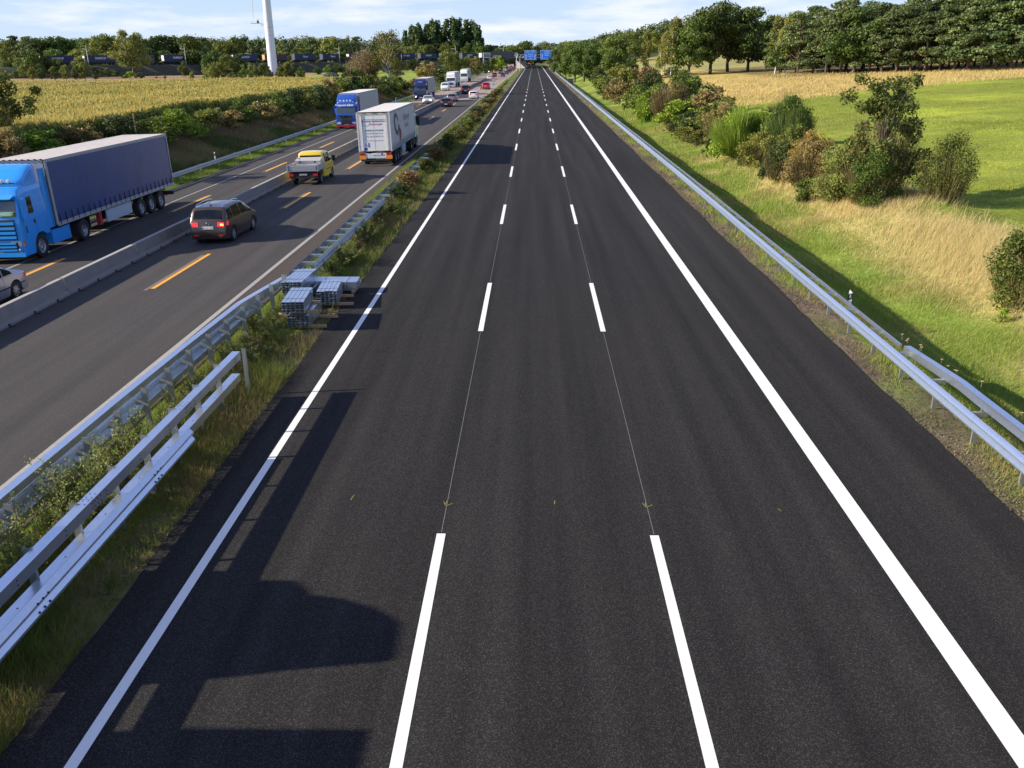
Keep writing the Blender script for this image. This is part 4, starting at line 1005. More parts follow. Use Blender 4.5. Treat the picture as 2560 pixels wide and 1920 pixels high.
for s_ in (1, -1):
    m_ = MB(); m_.box((xr-.03, min(s_*.80, s_*1.22), .84), (xr-.008, max(s_*.80, s_*1.22), 1.02)); m_.build('tail_lamp', REDL, S2)
    for q in range(2):
        m_ = MB(); yy0 = s_*(.90+.2*q); m_.cbox((xr-.034, yy0, .93), (.012, .10, .10)); m_.build('lamp_lens', mat('lens_dark_red', (.22, .03, .04), .3, coat=.5), S2)
    m_ = MB(); m_.box((xr-.03, min(s_*.76, s_*1.26), .56), (xr-.012, max(s_*.76, s_*1.26), .82)); m_.build('reflector_board', ORR, S2)
    m_ = MB(); m_.box((-10.6, min(s_*1.12, s_*1.20), .42), (-8.7, max(s_*1.12, s_*1.20), 1.02)); m_.build('side_guard', mat('bluish_guard', (.40, .50, .62), .45), S2)
    m_ = MB(); m_.box((-13.9-1.0, min(s_*.9, s_*1.24), .25), (-13.88-1.0, max(s_*.9, s_*1.24), .8)); m_.build('mudflap', BLACK, S2)
m_ = MB(); m_.box((xr-.05, -1.15, .42), (xr+.05, 1.15, .54)); m_.build('underrun_bar', DARK, S2)
m_ = MB(); m_.box((xr-.035, -.42, .86), (xr-.012, .30, .97)); m_.build('number_plate', PLATE, S2)
m_ = MB(); m_.box((xr-.036, -.52, .85), (xr-.034, -.42, .98)); m_.build('plate_holder', BLACK, S2)
TM = lambda y, z: Matrix.Translation((xr-.004, y, z)) @ REAR
GREYI = mat('grey_lettering', (.16, .17, .17), .6); REDI = mat('red_lettering', (.55, .10, .10), .6); GI2 = mat('pale_grey_lettering', (.30, .32, .31), .6)
text_mesh('TRANSPORT INTERNATIONAL', .145, GREYI, 'lettering', S2, TM(-.02, 3.32), squash=.93, bold=.004)
text_mesh('Pomocnyk', .24, REDI, 'script_lettering', S2, TM(-.12, 3.12), font_shear=.35)
text_mesh('LEGNICA  POLAND', .16, GREYI, 'lettering', S2, TM(-.02, 2.66), bold=.003)
text_mesh('Tel. 48 76  862 04 51', .15, GI2, 'lettering', S2, TM(-.02, 2.44))
text_mesh('Tel. 48 76  862 05 14', .15, GI2, 'lettering', S2, TM(-.02, 2.22))
text_mesh('www.transinternational.com.pl', .10, mat('rosy_lettering', (.42, .26, .26), .6), 'lettering', S2, TM(-.02, 1.92))
m_ = MB(); m_.box((xr-.006, .80, 3.0), (xr-.003, .835, 3.47)); m_.box((xr-.006, -.92, 3.44), (xr-.003, .80, 3.47)); m_.box((xr-.006, .36, 3.0), (xr-.003, .80, 3.03)); m_.build('bracket_line', GREYI, S2)
m_ = MB(); m_.box((xr-.005, .40, 1.42), (xr-.003, .86, 1.78)); m_.build('label_plate', mat('white_label', (.82, .83, .86), .4), S2)
m_ = MB(); m_.box((xr-.008, .42, 1.44), (xr-.006, .54, 1.76)); m_.build('label_bar', mat('blue_label', (.13, .17, .40), .5), S2)
text_mesh('A', .34, mat('blue_lettering', (.05, .08, .25), .5), 'label_letter', S2, TM(.68, 1.60) @ Matrix.Translation((0, 0, .002)))
m_ = MB(); m_.lathe([(0, 0), (.12, 0), (.12, -.003), (0, -.003)], (xr-.003, .72, 1.30), 'x', 20); m_.build('round_sticker', mat('blue_sticker', (.06, .11, .42), .5), S2)
# emblem on the side curtain: a loop with a red pointed end (right side faces -y)
def emblem(pts, wd, m, z_off=.006):
    mb = MB(); vs = []
    for i, (x, z) in enumerate(pts):
        a = Vector(pts[max(0, i-1)]); b = Vector(pts[min(len(pts)-1, i+1)]); d = (b-a).normalized(); n_ = Vector((-d.y, d.x)); ww = wd[i] if hasattr(wd, '__len__') else wd
        for k in (-1, 1): vs.append((x+n_.x*ww*k, -(1.275+.018+z_off), z+n_.y*ww*k))
    fs = [(2*i, 2*i+1, 2*i+3, 2*i+2) for i in range(len(pts)-1)]
    return mb.add(vs, fs, m)
EB = mat('brown_emblem', (.15, .11, .11), .6, var=.15); ER = mat('red_emblem', (.36, .07, .05), .6, var=.15)
cx, cz = xr+3.1, 2.9
loop = [(cx+.95*math.cos(a)-.25*math.sin(a), cz+.70*math.sin(a)) for a in np.linspace(.25, 2*PI-.35, 26)]
emblem(loop, [.09+.10*math.sin(i/25*PI) for i in range(26)], EB).build('emblem_loop', None, S2)
emblem([(cx-1.5, cz+.35), (cx-.2, cz-.75)], .035, EB, .010).build('emblem_stroke', None, S2)
emblem([(cx+.9, cz-.1), (cx+1.35, cz-.55), (cx+1.6, cz-1.0)], [.14, .20, .16], EB, .008).build('emblem_tail', None, S2)
m_ = MB(); yq = -1.301; m_.add([(cx+1.0, yq, cz-.75), (cx+1.35, yq, cz-.95), (cx+1.62, yq, cz-.62), (cx+2.05, yq, cz-.45), (cx+2.1, yq, cz-.95), (cx+1.65, yq, cz-1.45), (cx+1.1, yq, cz-1.15)], [(0, 1, 2, 3, 4, 5, 6)], ER); m_.build('emblem_tip', None, S2)
text_mesh('Pomocnyk', .85, mat('faint_red_lettering', (.36, .25, .25), .6), 'side_lettering', S2, Matrix.Translation((xr+8.6, -1.305, 3.15)) @ RSIDE)
text_mesh('LEGNICA', .5, mat('faint_grey_lettering', (.28, .29, .31), .6), 'side_lettering', S2, Matrix.Translation((xr+8.4, -1.305, 2.45)) @ RSIDE)

# 3. blue lorry with silver trailer and red bumper
ROY = paint('royal_blue', (.012, .075, .40), .30)
SLV = mat('silver_box_side', (.46, .47, .49), .40, .35, var=.12, vscale=.8)
S3 = lorry_root('royal blue lorry with four roof spotlamps, red bumper and silver trailer', -22.4, 107.4, False)
lf = tractor(S3, ROY, ROY, roofz=3.10, deflz=3.92, wind=(1.85, 2.55), lampz=(.62, .84), visor=False)
m_ = MB(); m_.box((-.02, -.72, 1.22), (.03, .72, 1.58)); m_.build('upper_grille', BLACK, S3)
m_ = MB(); m_.box((.0, -.74, 1.57), (.045, .74, 1.61)); m_.box((.0, -.70, 1.18), (.045, .70, 1.22)); m_.build('grille_surround', CHROME, S3)
m_ = MB(); m_.add([(.03, -.16, 1.30), (.03, .16, 1.30), (.03, .10, 1.36), (.03, -.10, 1.36), (.03, -.22, 1.45), (.03, .22, 1.45)], [(0, 1, 2, 3), (3, 2, 5, 4)]); m_.build('badge', CHROME, S3)
m_ = MB(); m_.box((-.02, -.58, .55), (.03, .58, 1.05)); m_.build('lower_grille', BLACK, S3)
m_ = MB(); m_.box((-.06, -1.235, .28), (.05, 1.235, .50)); m_.build('bumper', paint('bumper_red', (.42, .02, .03)), S3)
text_mesh('Heinrich Sellner', .30, mat('pale_lettering', (.75, .82, .9), .5), 'name_lettering', S3, Matrix.Translation((-.155, 0, 2.73)) @ Matrix.Rotation(-.12, 4, 'Y') @ FRONT, .03, .25, bold=.012)
m_ = MB(); m_.cyl((-.45, -1.0, 3.08), (-.45, 1.0, 3.08), .03, n=8); m_.build('lamp_bar', CHROME, S3)
for y in (-.6, -.2, .2, .6):
    m_ = MB(); m_.lathe([(0, .03), (.11, .02), (.12, -.04), (.05, -.10)], (-.42, y, 3.22), 'x', 16); m_.build('spot_lamp', mat('spot_lamp_glass', (.8, .83, .86), .2, .2), S3)
for s_ in (1, -1):
    m_ = MB(); m_.box((-.03, min(s_*.72, s_*1.2), 1.60), (.02, max(s_*.72, s_*1.2), 1.645)); m_.build('trim_strip', CHROME, S3)
curtain_trailer(S3, -2.75, 13.4, SLV, mat('white_roof_sheet', (.68, .66, .62), .6, var=.06), GREY, straps=False)

# 4. navy lorry further up
NAVY = paint('deep_navy', (.010, .018, .11), .28)
S4 = lorry_root('dark navy lorry with a grey trailer behind the pale silver saloon', -22.4, 179.5, False)
tractor(S4, NAVY, NAVY, roofz=3.15, deflz=3.92, low='blackmirror', visor=NAVY, wind=(1.75, 2.5))
text_mesh('DOMUS', .26, mat('navy_lettering', (.7, .75, .85), .5), 'name_lettering', S4, Matrix.Translation((-.60, 0, 3.35)) @ FRONT, .12)
m_ = MB(); m_.box((.0, -.6, .95), (.03, .6, 1.15)); m_.build('grille', BLACK, S4)
m_ = MB(); m_.box((.005, -.62, 1.15), (.035, .62, 1.18)); m_.build('grille_trim', CHROME, S4)
for s_ in (1, -1):
    m_ = MB(); m_.lathe([(0, .03), (.09, .02), (.09, 0), (0, 0)], (.02, s_*.92, .62), 'x', 12); m_.build('lit_headlamp', LITW, S4)
curtain_trailer(S4, -2.75, 13.4, mat('warm_grey_curtain', (.42, .38, .35), .5, var=.1), mat('white_roof_sheet', (.68, .66, .62)), GREY, straps=False)
for s_ in (1, -1):
    m_ = MB(); m_.box((-10.2, min(s_*1.12, s_*1.20), .42), (-8.6, max(s_*1.12, s_*1.20), 1.02)); m_.build('side_guard', WH, S4)
# 5, 6 white lorries
WHP = paint('lorry_white', (.78, .78, .76), .3)
S5 = lorry_root('white lorry with a tall smooth roof, following the small white van', -22.7, 250., False)
tractor(S5, WHP, WHP, roofz=3.45, deflz=3.95, wind=(1.75, 2.5)); m_ = MB(); m_.box((0, -.62, .75), (.03, .62, 1.15)); m_.build('grille', BLACK, S5)
m_ = MB(); m_.box((0, -.95, 1.18), (.03, .95, 1.24)); m_.build('grille_trim', mat('trim_grey', (.4, .4, .4), .5), S5)
curtain_trailer(S5, -2.75, 13.4, mat('printed_curtain', (.58, .55, .58), .5, var=.2, vscale=.8), mat('white_roof_sheet', (.68, .66, .62)), GREY, straps=False)
S6 = lorry_root('white lorry with a dark wide windscreen, last of the oncoming row', -22.9, 300., False)
tractor(S6, WHP, WHP, roofz=3.35, deflz=3.95, visor=WHP, wind=(1.8, 2.75)); m_ = MB(); m_.box((0, -.7, .6), (.03, .7, .95)); m_.build('grille', mat('trim_grey', (.4, .4, .4)), S6)
curtain_trailer(S6, -2.75, 13.4, mat('teal_grey_curtain', (.36, .42, .42), .5, var=.1), mat('white_roof_sheet', (.68, .66, .62)), GREY, straps=False)
S7 = lorry_root('distant white lorry oncoming under the railway bridge', -19.6, 560., False)
tractor(S7, WHP, WHP, roofz=3.3, deflz=3.95); curtain_trailer(S7, -2.75, 13.4, CUR2, WH, GREY, straps=False)
S8 = lorry_root('distant dark box lorry driving away, tallest in the far queue', -12.3, 640., True)
tractor(S8, NAVY, NAVY); curtain_trailer(S8, -2.75, 13.4, CURT, DARK, DARK, straps=False, rear=DARK)
# 9. lorry just below the frame: only its shadow shows
S9 = lorry_root('pale lorry below the lower left corner, seen by its shadow on the asphalt', -12.2, 11.15, True)
tractor(S9, WHP, WHP, roofz=3.5, deflz=4.15, defl_w=2.5, dplan=.03, sided=False, Lc=2.75); curtain_trailer(S9, -3.9, 13.4, CUR2, WH, GREY, straps=False)

# ------------------------------------------------------------------ yellow dropside pickup
YEL = paint('signal_yellow', (.86, .62, .03), .35); ALU = mat('aluminium_side', (.52, .53, .54), .4, .6, var=.08, vscale=3); TREAD = mat('tread_plate', (.66, .63, .60), .45, .55, var=.35, vscale=45, bump=.4, bscale=70)
PU = thing('pickup_truck', 'yellow crew-cab pickup with aluminium dropsides and a tread-plate tool chest', 'pickup truck')
PU.location = (-15.15, 60.0, zl(-15.15)); PU.rotation_euler = (Matrix.Rotation(-rad(1.43), 3, 'Y') @ Matrix.Rotation(PI/2-.01, 3, 'Z')).to_euler()
pt = [(.10, .55), (.11, 1.2), (.13, 1.75), (.22, 1.93), (.9, 1.97), (1.5, 1.93), (1.75, 1.82), (2.35, 1.28), (2.5, 1.2), (2.85, 1.02), (2.97, .75), (3.0, .4)]
pl_ = Loft(pt, 1.90, 1.18, zb=.32, wheels=(2.2,), wr=.39, tum=.12, step=.2); pl_.wheel_z = .34
pl_.body(YEL).build('cab', None, PU, smooth=38)
for s_ in (1, -1):
    patch('side_window', pl_.side_patch(.30, 1.0, 1.2, lambda q: pl_.zt(q)-.16, s_), GLASS, PU); patch('side_window', pl_.side_patch(1.08, 1.95, 1.2, lambda q: pl_.zt(q)-.14, s_, slantr=-.3), GLASS, PU)
    m_ = MB(); m_.box((1.86, min(s_*.93, s_*1.16), 1.28), (1.95, max(s_*.93, s_*1.16), 1.34)); m_.box((1.84, s_*1.16-.10, 1.16), (1.96, s_*1.16+.10, 1.52)); m_.build('mirror', BLACK, PU)
    mb = MB()
    for x in (1.04, .25): v, f = pl_.side_patch(x, x+.014, .45, 1.17, s_, off=.003, n=1); mb.add(v, f, BLACK)
    v, f = pl_.side_patch(.4, 1.7, .72, .77, s_, off=.006, n=3, nz=1); mb.add(v, f, BLACK); mb.build('door_gap', None, PU)
patch('windscreen', pl_.top_patch(pl_.arc(1.76, 2.36), -.93, .93), GLASS2, PU)
m_ = MB(); m_.box((.085, -.72, 1.36), (.10, .72, 1.72)); m_.build('rear_window', GLASS, PU)
m_ = MB(); m_.box((-2.15, -1.02, .92), (.0, 1.02, .99)); m_.build('bed_floor', mat('bed_floor', (.36, .35, .34), .7), PU)
for nm, a, b in (('tailgate', (-2.18, -1.03, .93), (-2.14, 1.03, 1.32)), ('dropside', (-2.14, .99, .93), (0, 1.03, 1.32)), ('dropside', (-2.14, -1.03, .93), (0, -.99, 1.32))):
    m_ = MB(); m_.box(a, b, ALU)
    if nm == 'tailgate':
        for z in (1.03, 1.12, 1.21): m_.box((-2.188, -.95, z), (-2.18, .95, z+.05), ALU)
    m_.build(nm, None, PU)
for s_ in (1, -1):
    m_ = MB(); m_.box((-2.2, s_*1.0-.035, .91), (-2.12, s_*1.0+.04, 1.36)); m_.build('corner_post', ALU, PU)
    m_ = MB(); m_.box((-2.21, s_*.93-.02, 1.0), (-2.20, s_*.93+.02, 1.28)); m_.build('latch', BLACK, PU)
m_ = MB(); m_.add([(-.75, -.86, .99), (-.05, -.86, .99), (-.05, .86, .99), (-.75, .86, .99), (-.72, -.86, 1.45), (-.05, -.86, 1.62), (-.05, .86, 1.62), (-.72, .86, 1.45)], [(3, 2, 1, 0), (4, 5, 6, 7), (0, 1, 5, 4), (1, 2, 6, 5), (2, 3, 7, 6), (3, 0, 4, 7)], TREAD)
m_.box((-.80, -.88, 1.43), (-.72, .88, 1.47), TREAD); m_.build('tool_chest', None, PU)
for s_ in (1, -1):
    m_ = MB(); m_.box((-.78, s_*.5-.06, 1.33), (-.75, s_*.5+.06, 1.42)); m_.build('chest_latch', DARK, PU)
m_ = MB(); m_.box((-2.0, -.75, .52), (1.2, .75, .90)); m_.build('chassis', DARK, PU)
m_ = MB(); m_.box((-2.1, -.95, .48), (-2.05, .95, .88)); m_.build('rear_panel', BLACK, PU)
for s_ in (1, -1):
    m_ = MB(); m_.box((-2.13, min(s_*.66, s_*.95), .62), (-2.10, max(s_*.66, s_*.95), .76)); m_.build('tail_lamp', REDL, PU)
    m_ = MB(); m_.box((-1.7, s_*.97-.02, .30), (-1.68, s_*.82, .62)); m_.build('mudflap', BLACK, PU)
    wheel(PU, 2.2, s_*.93, .34, .22, s_, RIMS); wheel(PU, -1.05, s_*.95, .34, .22, s_, RIMS)
m_ = MB(); m_.box((-2.125, -.26, .66), (-2.105, .26, .77)); m_.build('number_plate', mat('dull_plate', (.35, .35, .36), .5), PU)
ST = thing('sack_truck', 'dark hand trolley frame lying in the pickup bed', 'hand trolley', (-15.62, 58.35, .93))
m_ = MB()
for a, b in (((-.2, -.3, .05), (-.2, .25, .62)), ((.12, -.3, .05), (.12, .25, .62)), ((-.2, .25, .62), (.12, .25, .62)), ((-.2, -.02, .33), (.12, -.02, .33))): m_.cyl(a, b, .018, n=6)
m_.build('frame', mat('rusty_tube', (.10, .05, .035), .7), ST)
m_ = MB(); m_.box((.1, -.2, .0), (.38, .1, .20)); m_.build('crate', mat('dark_crate', (.05, .04, .045), .7), ST)

# ------------------------------------------------------------------ vegetation
LEAF = leaf_mat('leaves', var=.3); LEAF0 = leaf_mat('low_growth', var=.08, trans=.35, rough=.7)
BARK = mat('bark', (.10, .08, .06), .9, var=.35, vscale=6, bump=.3); BIRCH = mat('birch_bark', (.62, .60, .55), .7, var=.45, vscale=3.5, streak=(1, 1, 5))
PBARK = mat('pine_bark', (.11, .07, .045), .9, var=.3, vscale=5)
def unit(n, r): v = r.normal(size=(n, 3)); return v/np.linalg.norm(v, axis=1)[:, None]
def cards(P, Nn, size, r, asp=.62):
    """rhombic leaves at P with normals Nn"""
    n = len(P); t = unit(n, r); u = np.cross(Nn, t); u /= np.linalg.norm(u, axis=1)[:, None]+1e-9; v = np.cross(Nn, u)
    s = (size*r.uniform(.6, 1.35, n))[:, None]
    V = np.stack([P-u*s, P-v*s*asp, P+u*s, P+v*s*asp], 1).reshape(-1, 3)
    F = np.arange(4*n).reshape(n, 4); return V, F
def crown_mesh(name, blobs, n, size, pal, seed, out=.55, flat=0., shell=.42, m=None):
    r = np.random.default_rng(seed); B = np.array([b[:6] for b in blobs], float)
    wgt = np.array([(b[3]*b[4]*b[5])**.66 for b in blobs]); wgt /= wgt.sum()
    k = r.choice(len(B), n, p=wgt); d = unit(n, r); rad_ = r.uniform(0, 1, n)**shell
    lump = 1+.22*np.sin(d[:, 0]*7+k*1.7)*np.sin(d[:, 1]*8+k)*np.sin(d[:, 2]*7+k*2.3)
    P = B[k, :3]+d*B[k, 3:6]*(rad_*lump)[:, None]
    Nn = d*out+unit(n, r)*(1-out); Nn[:, 2] += flat; Nn /= np.linalg.norm(Nn, axis=1)[:, None]
    V, F = cards(P, Nn, size, r)
    pal = np.array(pal); bt = r.uniform(0, 1, len(B)); f = np.clip(bt[k]*.55+r.uniform(0, 1, n)*.55, 0, .999)
    c = pal[0]*(1-f[:, None])+pal[1]*f[:, None]
    if len(pal) > 2: pick = r.uniform(0, 1, n) < .07; c[pick] = pal[2]
    c = c*r.uniform(.72, 1.28, n)[:, None]*1.5*np.array([1.07, 1.07, .8])
    return np_mesh(name, V, F, m or LEAF, np.repeat(c, 4, 0))
def trunk_mesh(name, h, r0, targets, m, lean=0., stems=1, seed=0):
    rr = random.Random(seed); mb = MB()
    for s in range(stems):
        ox = rr.uniform(-.25, .25)*(stems > 1)*h*.12; oy = rr.uniform(-.2, .2)*(stems > 1)*h*.12; p = Vector((ox, oy, -.3)); rr0 = r0*(1 if stems == 1 else .6); n = 5
        for i in range(n):
            q_ = Vector((ox+lean*(i+1)/n*h*.1+rr.uniform(-.02, .02)*h, oy+rr.uniform(-.02, .02)*h, h*(i+1)/n)); ra = rr0*(1-.75*i/n); rb = rr0*(1-.75*(i+1)/n)
            mb.cyl(p, q_, ra, rb, n=7, cap=False); p = q_
    for (x, y, z) in targets:
        zb = min(h*.85, max(h*.22, z*.55)); a = Vector((0, 0, zb)); b = Vector((x, y, z)); c = (a+b)/2+Vector((0, 0, .08*h))
        rb = r0*.42; mb.cyl(a, c, rb, rb*.6, n=5, cap=False); mb.cyl(c, b, rb*.6, rb*.15, n=5, cap=False)
    return mb.mats.append(m) or mb.mesh(name, 60)
def mkblobs(kind, h, w_, seed):
    r = random.Random(seed); B = []
    if kind == 'oak':
        for i in range(36):
            a = r.uniform(0, 2*PI); t = r.uniform(0, 1); z = h*(.22+.68*t); R = w_/2*math.sin(PI*(.22+.66*t))*r.uniform(.45, .92); s = h*r.uniform(.075, .135)
            B.append((R*math.cos(a), R*math.sin(a), z, s*1.2, s*1.2, s*.85))
        B.append((0, 0, h*.56, w_*.27, w_*.27, h*.28))
    elif kind == 'birch':
        for i in range(20):
            a = r.uniform(0, 2*PI); t = r.uniform(0, 1); z = h*(.30+.64*t); R = w_/2*(1.0-.75*t)*r.uniform(.2, .9); s = h*r.uniform(.045, .075)
            B.append((R*math.cos(a), R*math.sin(a), z, s, s, s*1.9))
    elif kind == 'pine':
        for i in range(42):
            a = r.uniform(0, 2*PI); t = r.uniform(0, 1)**.8; z = h*(.10+.85*t); R = w_/2*(1-.55*t**2)*r.uniform(.25, 1.); s = h*r.uniform(.045, .085)
            B.append((R*math.cos(a), R*math.sin(a), z, s*1.5, s*1.5, s*.62))
    elif kind == 'poplar':
        for i in range(22):
            a = r.uniform(0, 2*PI); t = r.uniform(0, 1); z = h*(.16+.78*t); R = w_/2*math.sin(PI*min(.95, .2+.75*t))*r.uniform(.2, .8); s = h*r.uniform(.045, .075)
            B.append((R*math.cos(a), R*math.sin(a), z, s*.9, s*.9, s*1.9))
    elif kind == 'shrub':
        for i in range(26):
            a = r.uniform(0, 2*PI); t = r.uniform(0, 1); z = h*(.09+.75*t); R = w_/2*(1-.50*t)*r.uniform(.15, .9); s = h*r.uniform(.09, .17)
            B.append((R*math.cos(a), R*math.sin(a), z, s*1.1, s*1.1, s))
    elif kind == 'maple':
        for i in range(58):
            a = r.uniform(0, 2*PI); t = r.uniform(0, 1); z = h*(.14+.80*t); R = w_/2*(.38+.62*math.sin(PI*min(1, .02+.66*t)))*r.uniform(.15, 1.05); s = h*r.uniform(.05, .09)
            B.append((R*math.cos(a), R*math.sin(a), z, s*1.1, s*1.1, s*.9))
    return B
PAL = dict(oak=[(.038, .062, .018), (.085, .115, .030)], oak2=[(.05, .07, .018), (.13, .135, .035)], birch=[(.10, .12, .035), (.20, .185, .07)], pine=[(.038, .064, .036), (.125, .155, .070)],
           poplar=[(.040, .068, .028), (.080, .112, .045)], willow=[(.075, .10, .03), (.165, .175, .055)], shrub=[(.045, .075, .02), (.11, .14, .03)], gold=[(.11, .115, .03), (.19, .17, .05)],
           brown=[(.11, .085, .04), (.19, .15, .07)], dark=[(.028, .045, .018), (.06, .08, .03)], orange=[(.15, .10, .035), (.25, .155, .055)], maple=[(.045, .072, .02), (.115, .14, .04), (.22, .13, .06)], lime=[(.10, .16, .02), (.20, .27, .04)], red=[(.10, .075, .04), (.18, .115, .06)])
def tree_proto(name, kind, h, w_, pal, n, size, bark, r0, seed, out=.55, stems=1, flat=0., shell=.42):
    B = mkblobs(kind, h, w_, seed)
    cm = crown_mesh('crown', B, n, size, PAL[pal], seed, out, flat, shell)
    tm = trunk_mesh('trunk', h*(.93 if kind in ('birch', 'poplar', 'pine') else .62), r0, [b[:3] for b in B[::2]], bark, seed=seed, stems=stems)
    return (name, cm, tm)
def plant(pr, label, cat, px_, Y, h_scale=1., group=None, X=None, rz=None, dz=0., sx=1., name=None, trunk=True):
    x = colX(px_, Y, 2.) if X is None else X
    t = thing(name or pr[0], label, cat, (x, Y, gzf(x, Y)+dz), random.uniform(0, 6.28) if rz is None else rz, group)
    t.scale = (h_scale*sx, h_scale*sx, h_scale)
    link_mesh('crown' if cat == 'tree' else 'foliage', pr[1], t)
    if trunk: link_mesh('trunk' if cat == 'tree' else 'stem', pr[2], t)
    return t

OAKS = [tree_proto('oak_tree', 'oak', 10, 9.5, 'oak', 9500, .19, BARK, .30, 20+i) for i in range(3)]
FARS = [tree_proto('broadleaf_tree', 'oak', 10, 8.5, p, 2200, .32, BARK, .25, 40+i) for i, p in enumerate(('oak', 'oak2', 'dark', 'oak', 'willow'))]
PINES = [tree_proto('pine_tree', 'pine', 10, 6.4, 'pine', 7000, .17, PBARK, .17, 60+i, out=.3, flat=.5) for i in range(4)]
FPIN = [tree_proto('conifer_tree', 'pine', 10, 4.6, 'pine', 1100, .32, PBARK, .15, 70+i, out=.3, flat=.4) for i in range(2)]
BIRS = [tree_proto('birch_tree', 'birch', 10, 4.6, 'birch', 3600, .15, BIRCH, .12, 80+i, out=.2, shell=.6) for i in range(3)]
POPS = [tree_proto('poplar_tree', 'poplar', 10, 3.2, 'poplar', 2300, .26, BARK, .16, 90+i) for i in range(3)]
WILL = tree_proto('willow_tree', 'oak', 10, 9.3, 'willow', 7500, .19, BARK, .35, 101)
def shp(pal, seed, n=2600, size=.10, w_=3.6, out=.35): return tree_proto('shrub', 'shrub', 3, w_, pal, n, size, BARK, .05, seed, out=out, stems=4)
SHR = {p: shp(p, 110+i) for i, p in enumerate(('shrub', 'gold', 'brown', 'dark', 'lime', 'red', 'willow', 'oak2'))}

# --- right side: oaks, birches and the pine wood on the rise
nxt = lambda L_, i: L_[i % len(L_)]
oak_at = [(1722, 258, 16.0, 'leftmost oak of the dark oak group, beside the white birch stems'), (1775, 262, 19.5, 'tallest oak, in the middle of the dark oak group'), (1818, 270, 19.0, 'oak right of the tallest one, forked trunk'), (1868, 262, 17.5, 'broad oak right of the gap with a view to the stubble field'), (1912, 285, 15.5, 'rightmost oak of the group, touching the pines')]
for i, (p, Y, h, lab) in enumerate(oak_at): plant(nxt(OAKS, i), lab, 'tree', p, Y, h/10, sx=.9)
for i, (p, Y, h) in enumerate([(1612, 265, 12.5), (1648, 262, 9), (1662, 270, 12), (1676, 258, 14.5), (1690, 268, 15.5), (1706, 262, 12.5), (1655, 280, 11), (1683, 283, 13)]):
    plant(nxt(BIRS, i), 'pale birch with a white stem in the thicket left of the oaks' if i else 'slim birch standing alone left of the birch thicket', 'tree', p, Y, h/10, 'birches left of the oaks' if i else None, sx=.85)
plant(OAKS[0], 'lone round oak on the field edge between road trees and birches', 'tree', 1543, 268, 1.28); plant(FARS[0], 'small bushy tree under the lone round oak', 'tree', 1577, 262, .66)
for i, (p, Y, h) in enumerate([(1437, 302, 13.2), (1460, 288, 12.5), (1485, 282, 11.0), (1415, 335, 11.5), (1400, 372, 12.5)]):
    plant(nxt(OAKS, i), ('dense dark tree standing close behind the right guard rail', 'dense roadside tree, right neighbour of the one behind the guard rail', 'roadside tree with a low crown above the bushes', 'roadside tree left of the dense dark tree, partly hidden', 'yellowish roadside tree right of the blue signs')[i], 'tree', p, Y, h/10, sx=.85)
for i in range(9): plant(nxt(FARS, i), 'roadside tree in the row behind the blue signs on the right', 'tree', 1392-3*i, 405+24*i, 1.15+.1*(i % 3), 'roadside tree row right of the signs', X=21+2.5*(i % 3))
pines = [(1935, 236, 12.5, 1), (1960, 232, 13.5, 1), (1992, 226, 15.5, 0), (2030, 222, 13, 0), (2062, 220, 17.0, 0), (2098, 217, 17.2, 0), (2130, 214, 16.0, 2), (2168, 212, 15.0, 0), (2200, 210, 15.6, 0), (2236, 208, 15.5, 0), (2272, 206, 16.5, 0), (2306, 204, 15.5, 0), (2342, 202, 15.5, 0), (2378, 200, 16.2, 0), (2410, 198, 16, 0), (2446, 197, 16.5, 0), (2484, 196, 17.0, 0), (2520, 194, 17.5, 0), (2556, 193, 18, 0), (2590, 192, 18, 0)]
for i, (p, Y, h, k) in enumerate(pines):
    h *= (.93 if p > 1990 else 1.)*random.uniform(.88, 1.08)
    pr = BIRS[i % 3] if k == 1 else (nxt(OAKS, i) if k == 2 else nxt(PINES, i))
    lab = 'pale birch at the left end of the pine wood' if k == 1 else ('dark broadleaf tree among the front pines' if k == 2 else 'tall pine on the front edge of the dark wood on the right')
    plant(pr, lab, 'tree', p, Y, h/10, 'birches at the left end of the pine wood' if k == 1 else (None if k == 2 else 'front pines of the wood'), sx=1.12)
for i in range(17):
    plant(nxt(PINES, i+1), 'pine in the second row of the dark wood on the right', 'tree', 1950+40*i, 238-1.6*i+6*(i % 2), 1.36+.10*(i % 3)+.012*i, 'second row of pines', sx=1.2)
for i in range(16): plant(nxt(FARS, i), 'undergrowth tree filling the foot of the dark wood', 'tree', 1945+42*i, 232-1.7*i, .75+.12*(i % 3), 'undergrowth of the pine wood', sx=1.15)
for i in range(10): plant(nxt(PINES, i), 'pine in the back row of the dark wood on the right', 'tree', 2000+64*i, 258, 1.52+.02*i, 'back row of pines', sx=1.1)

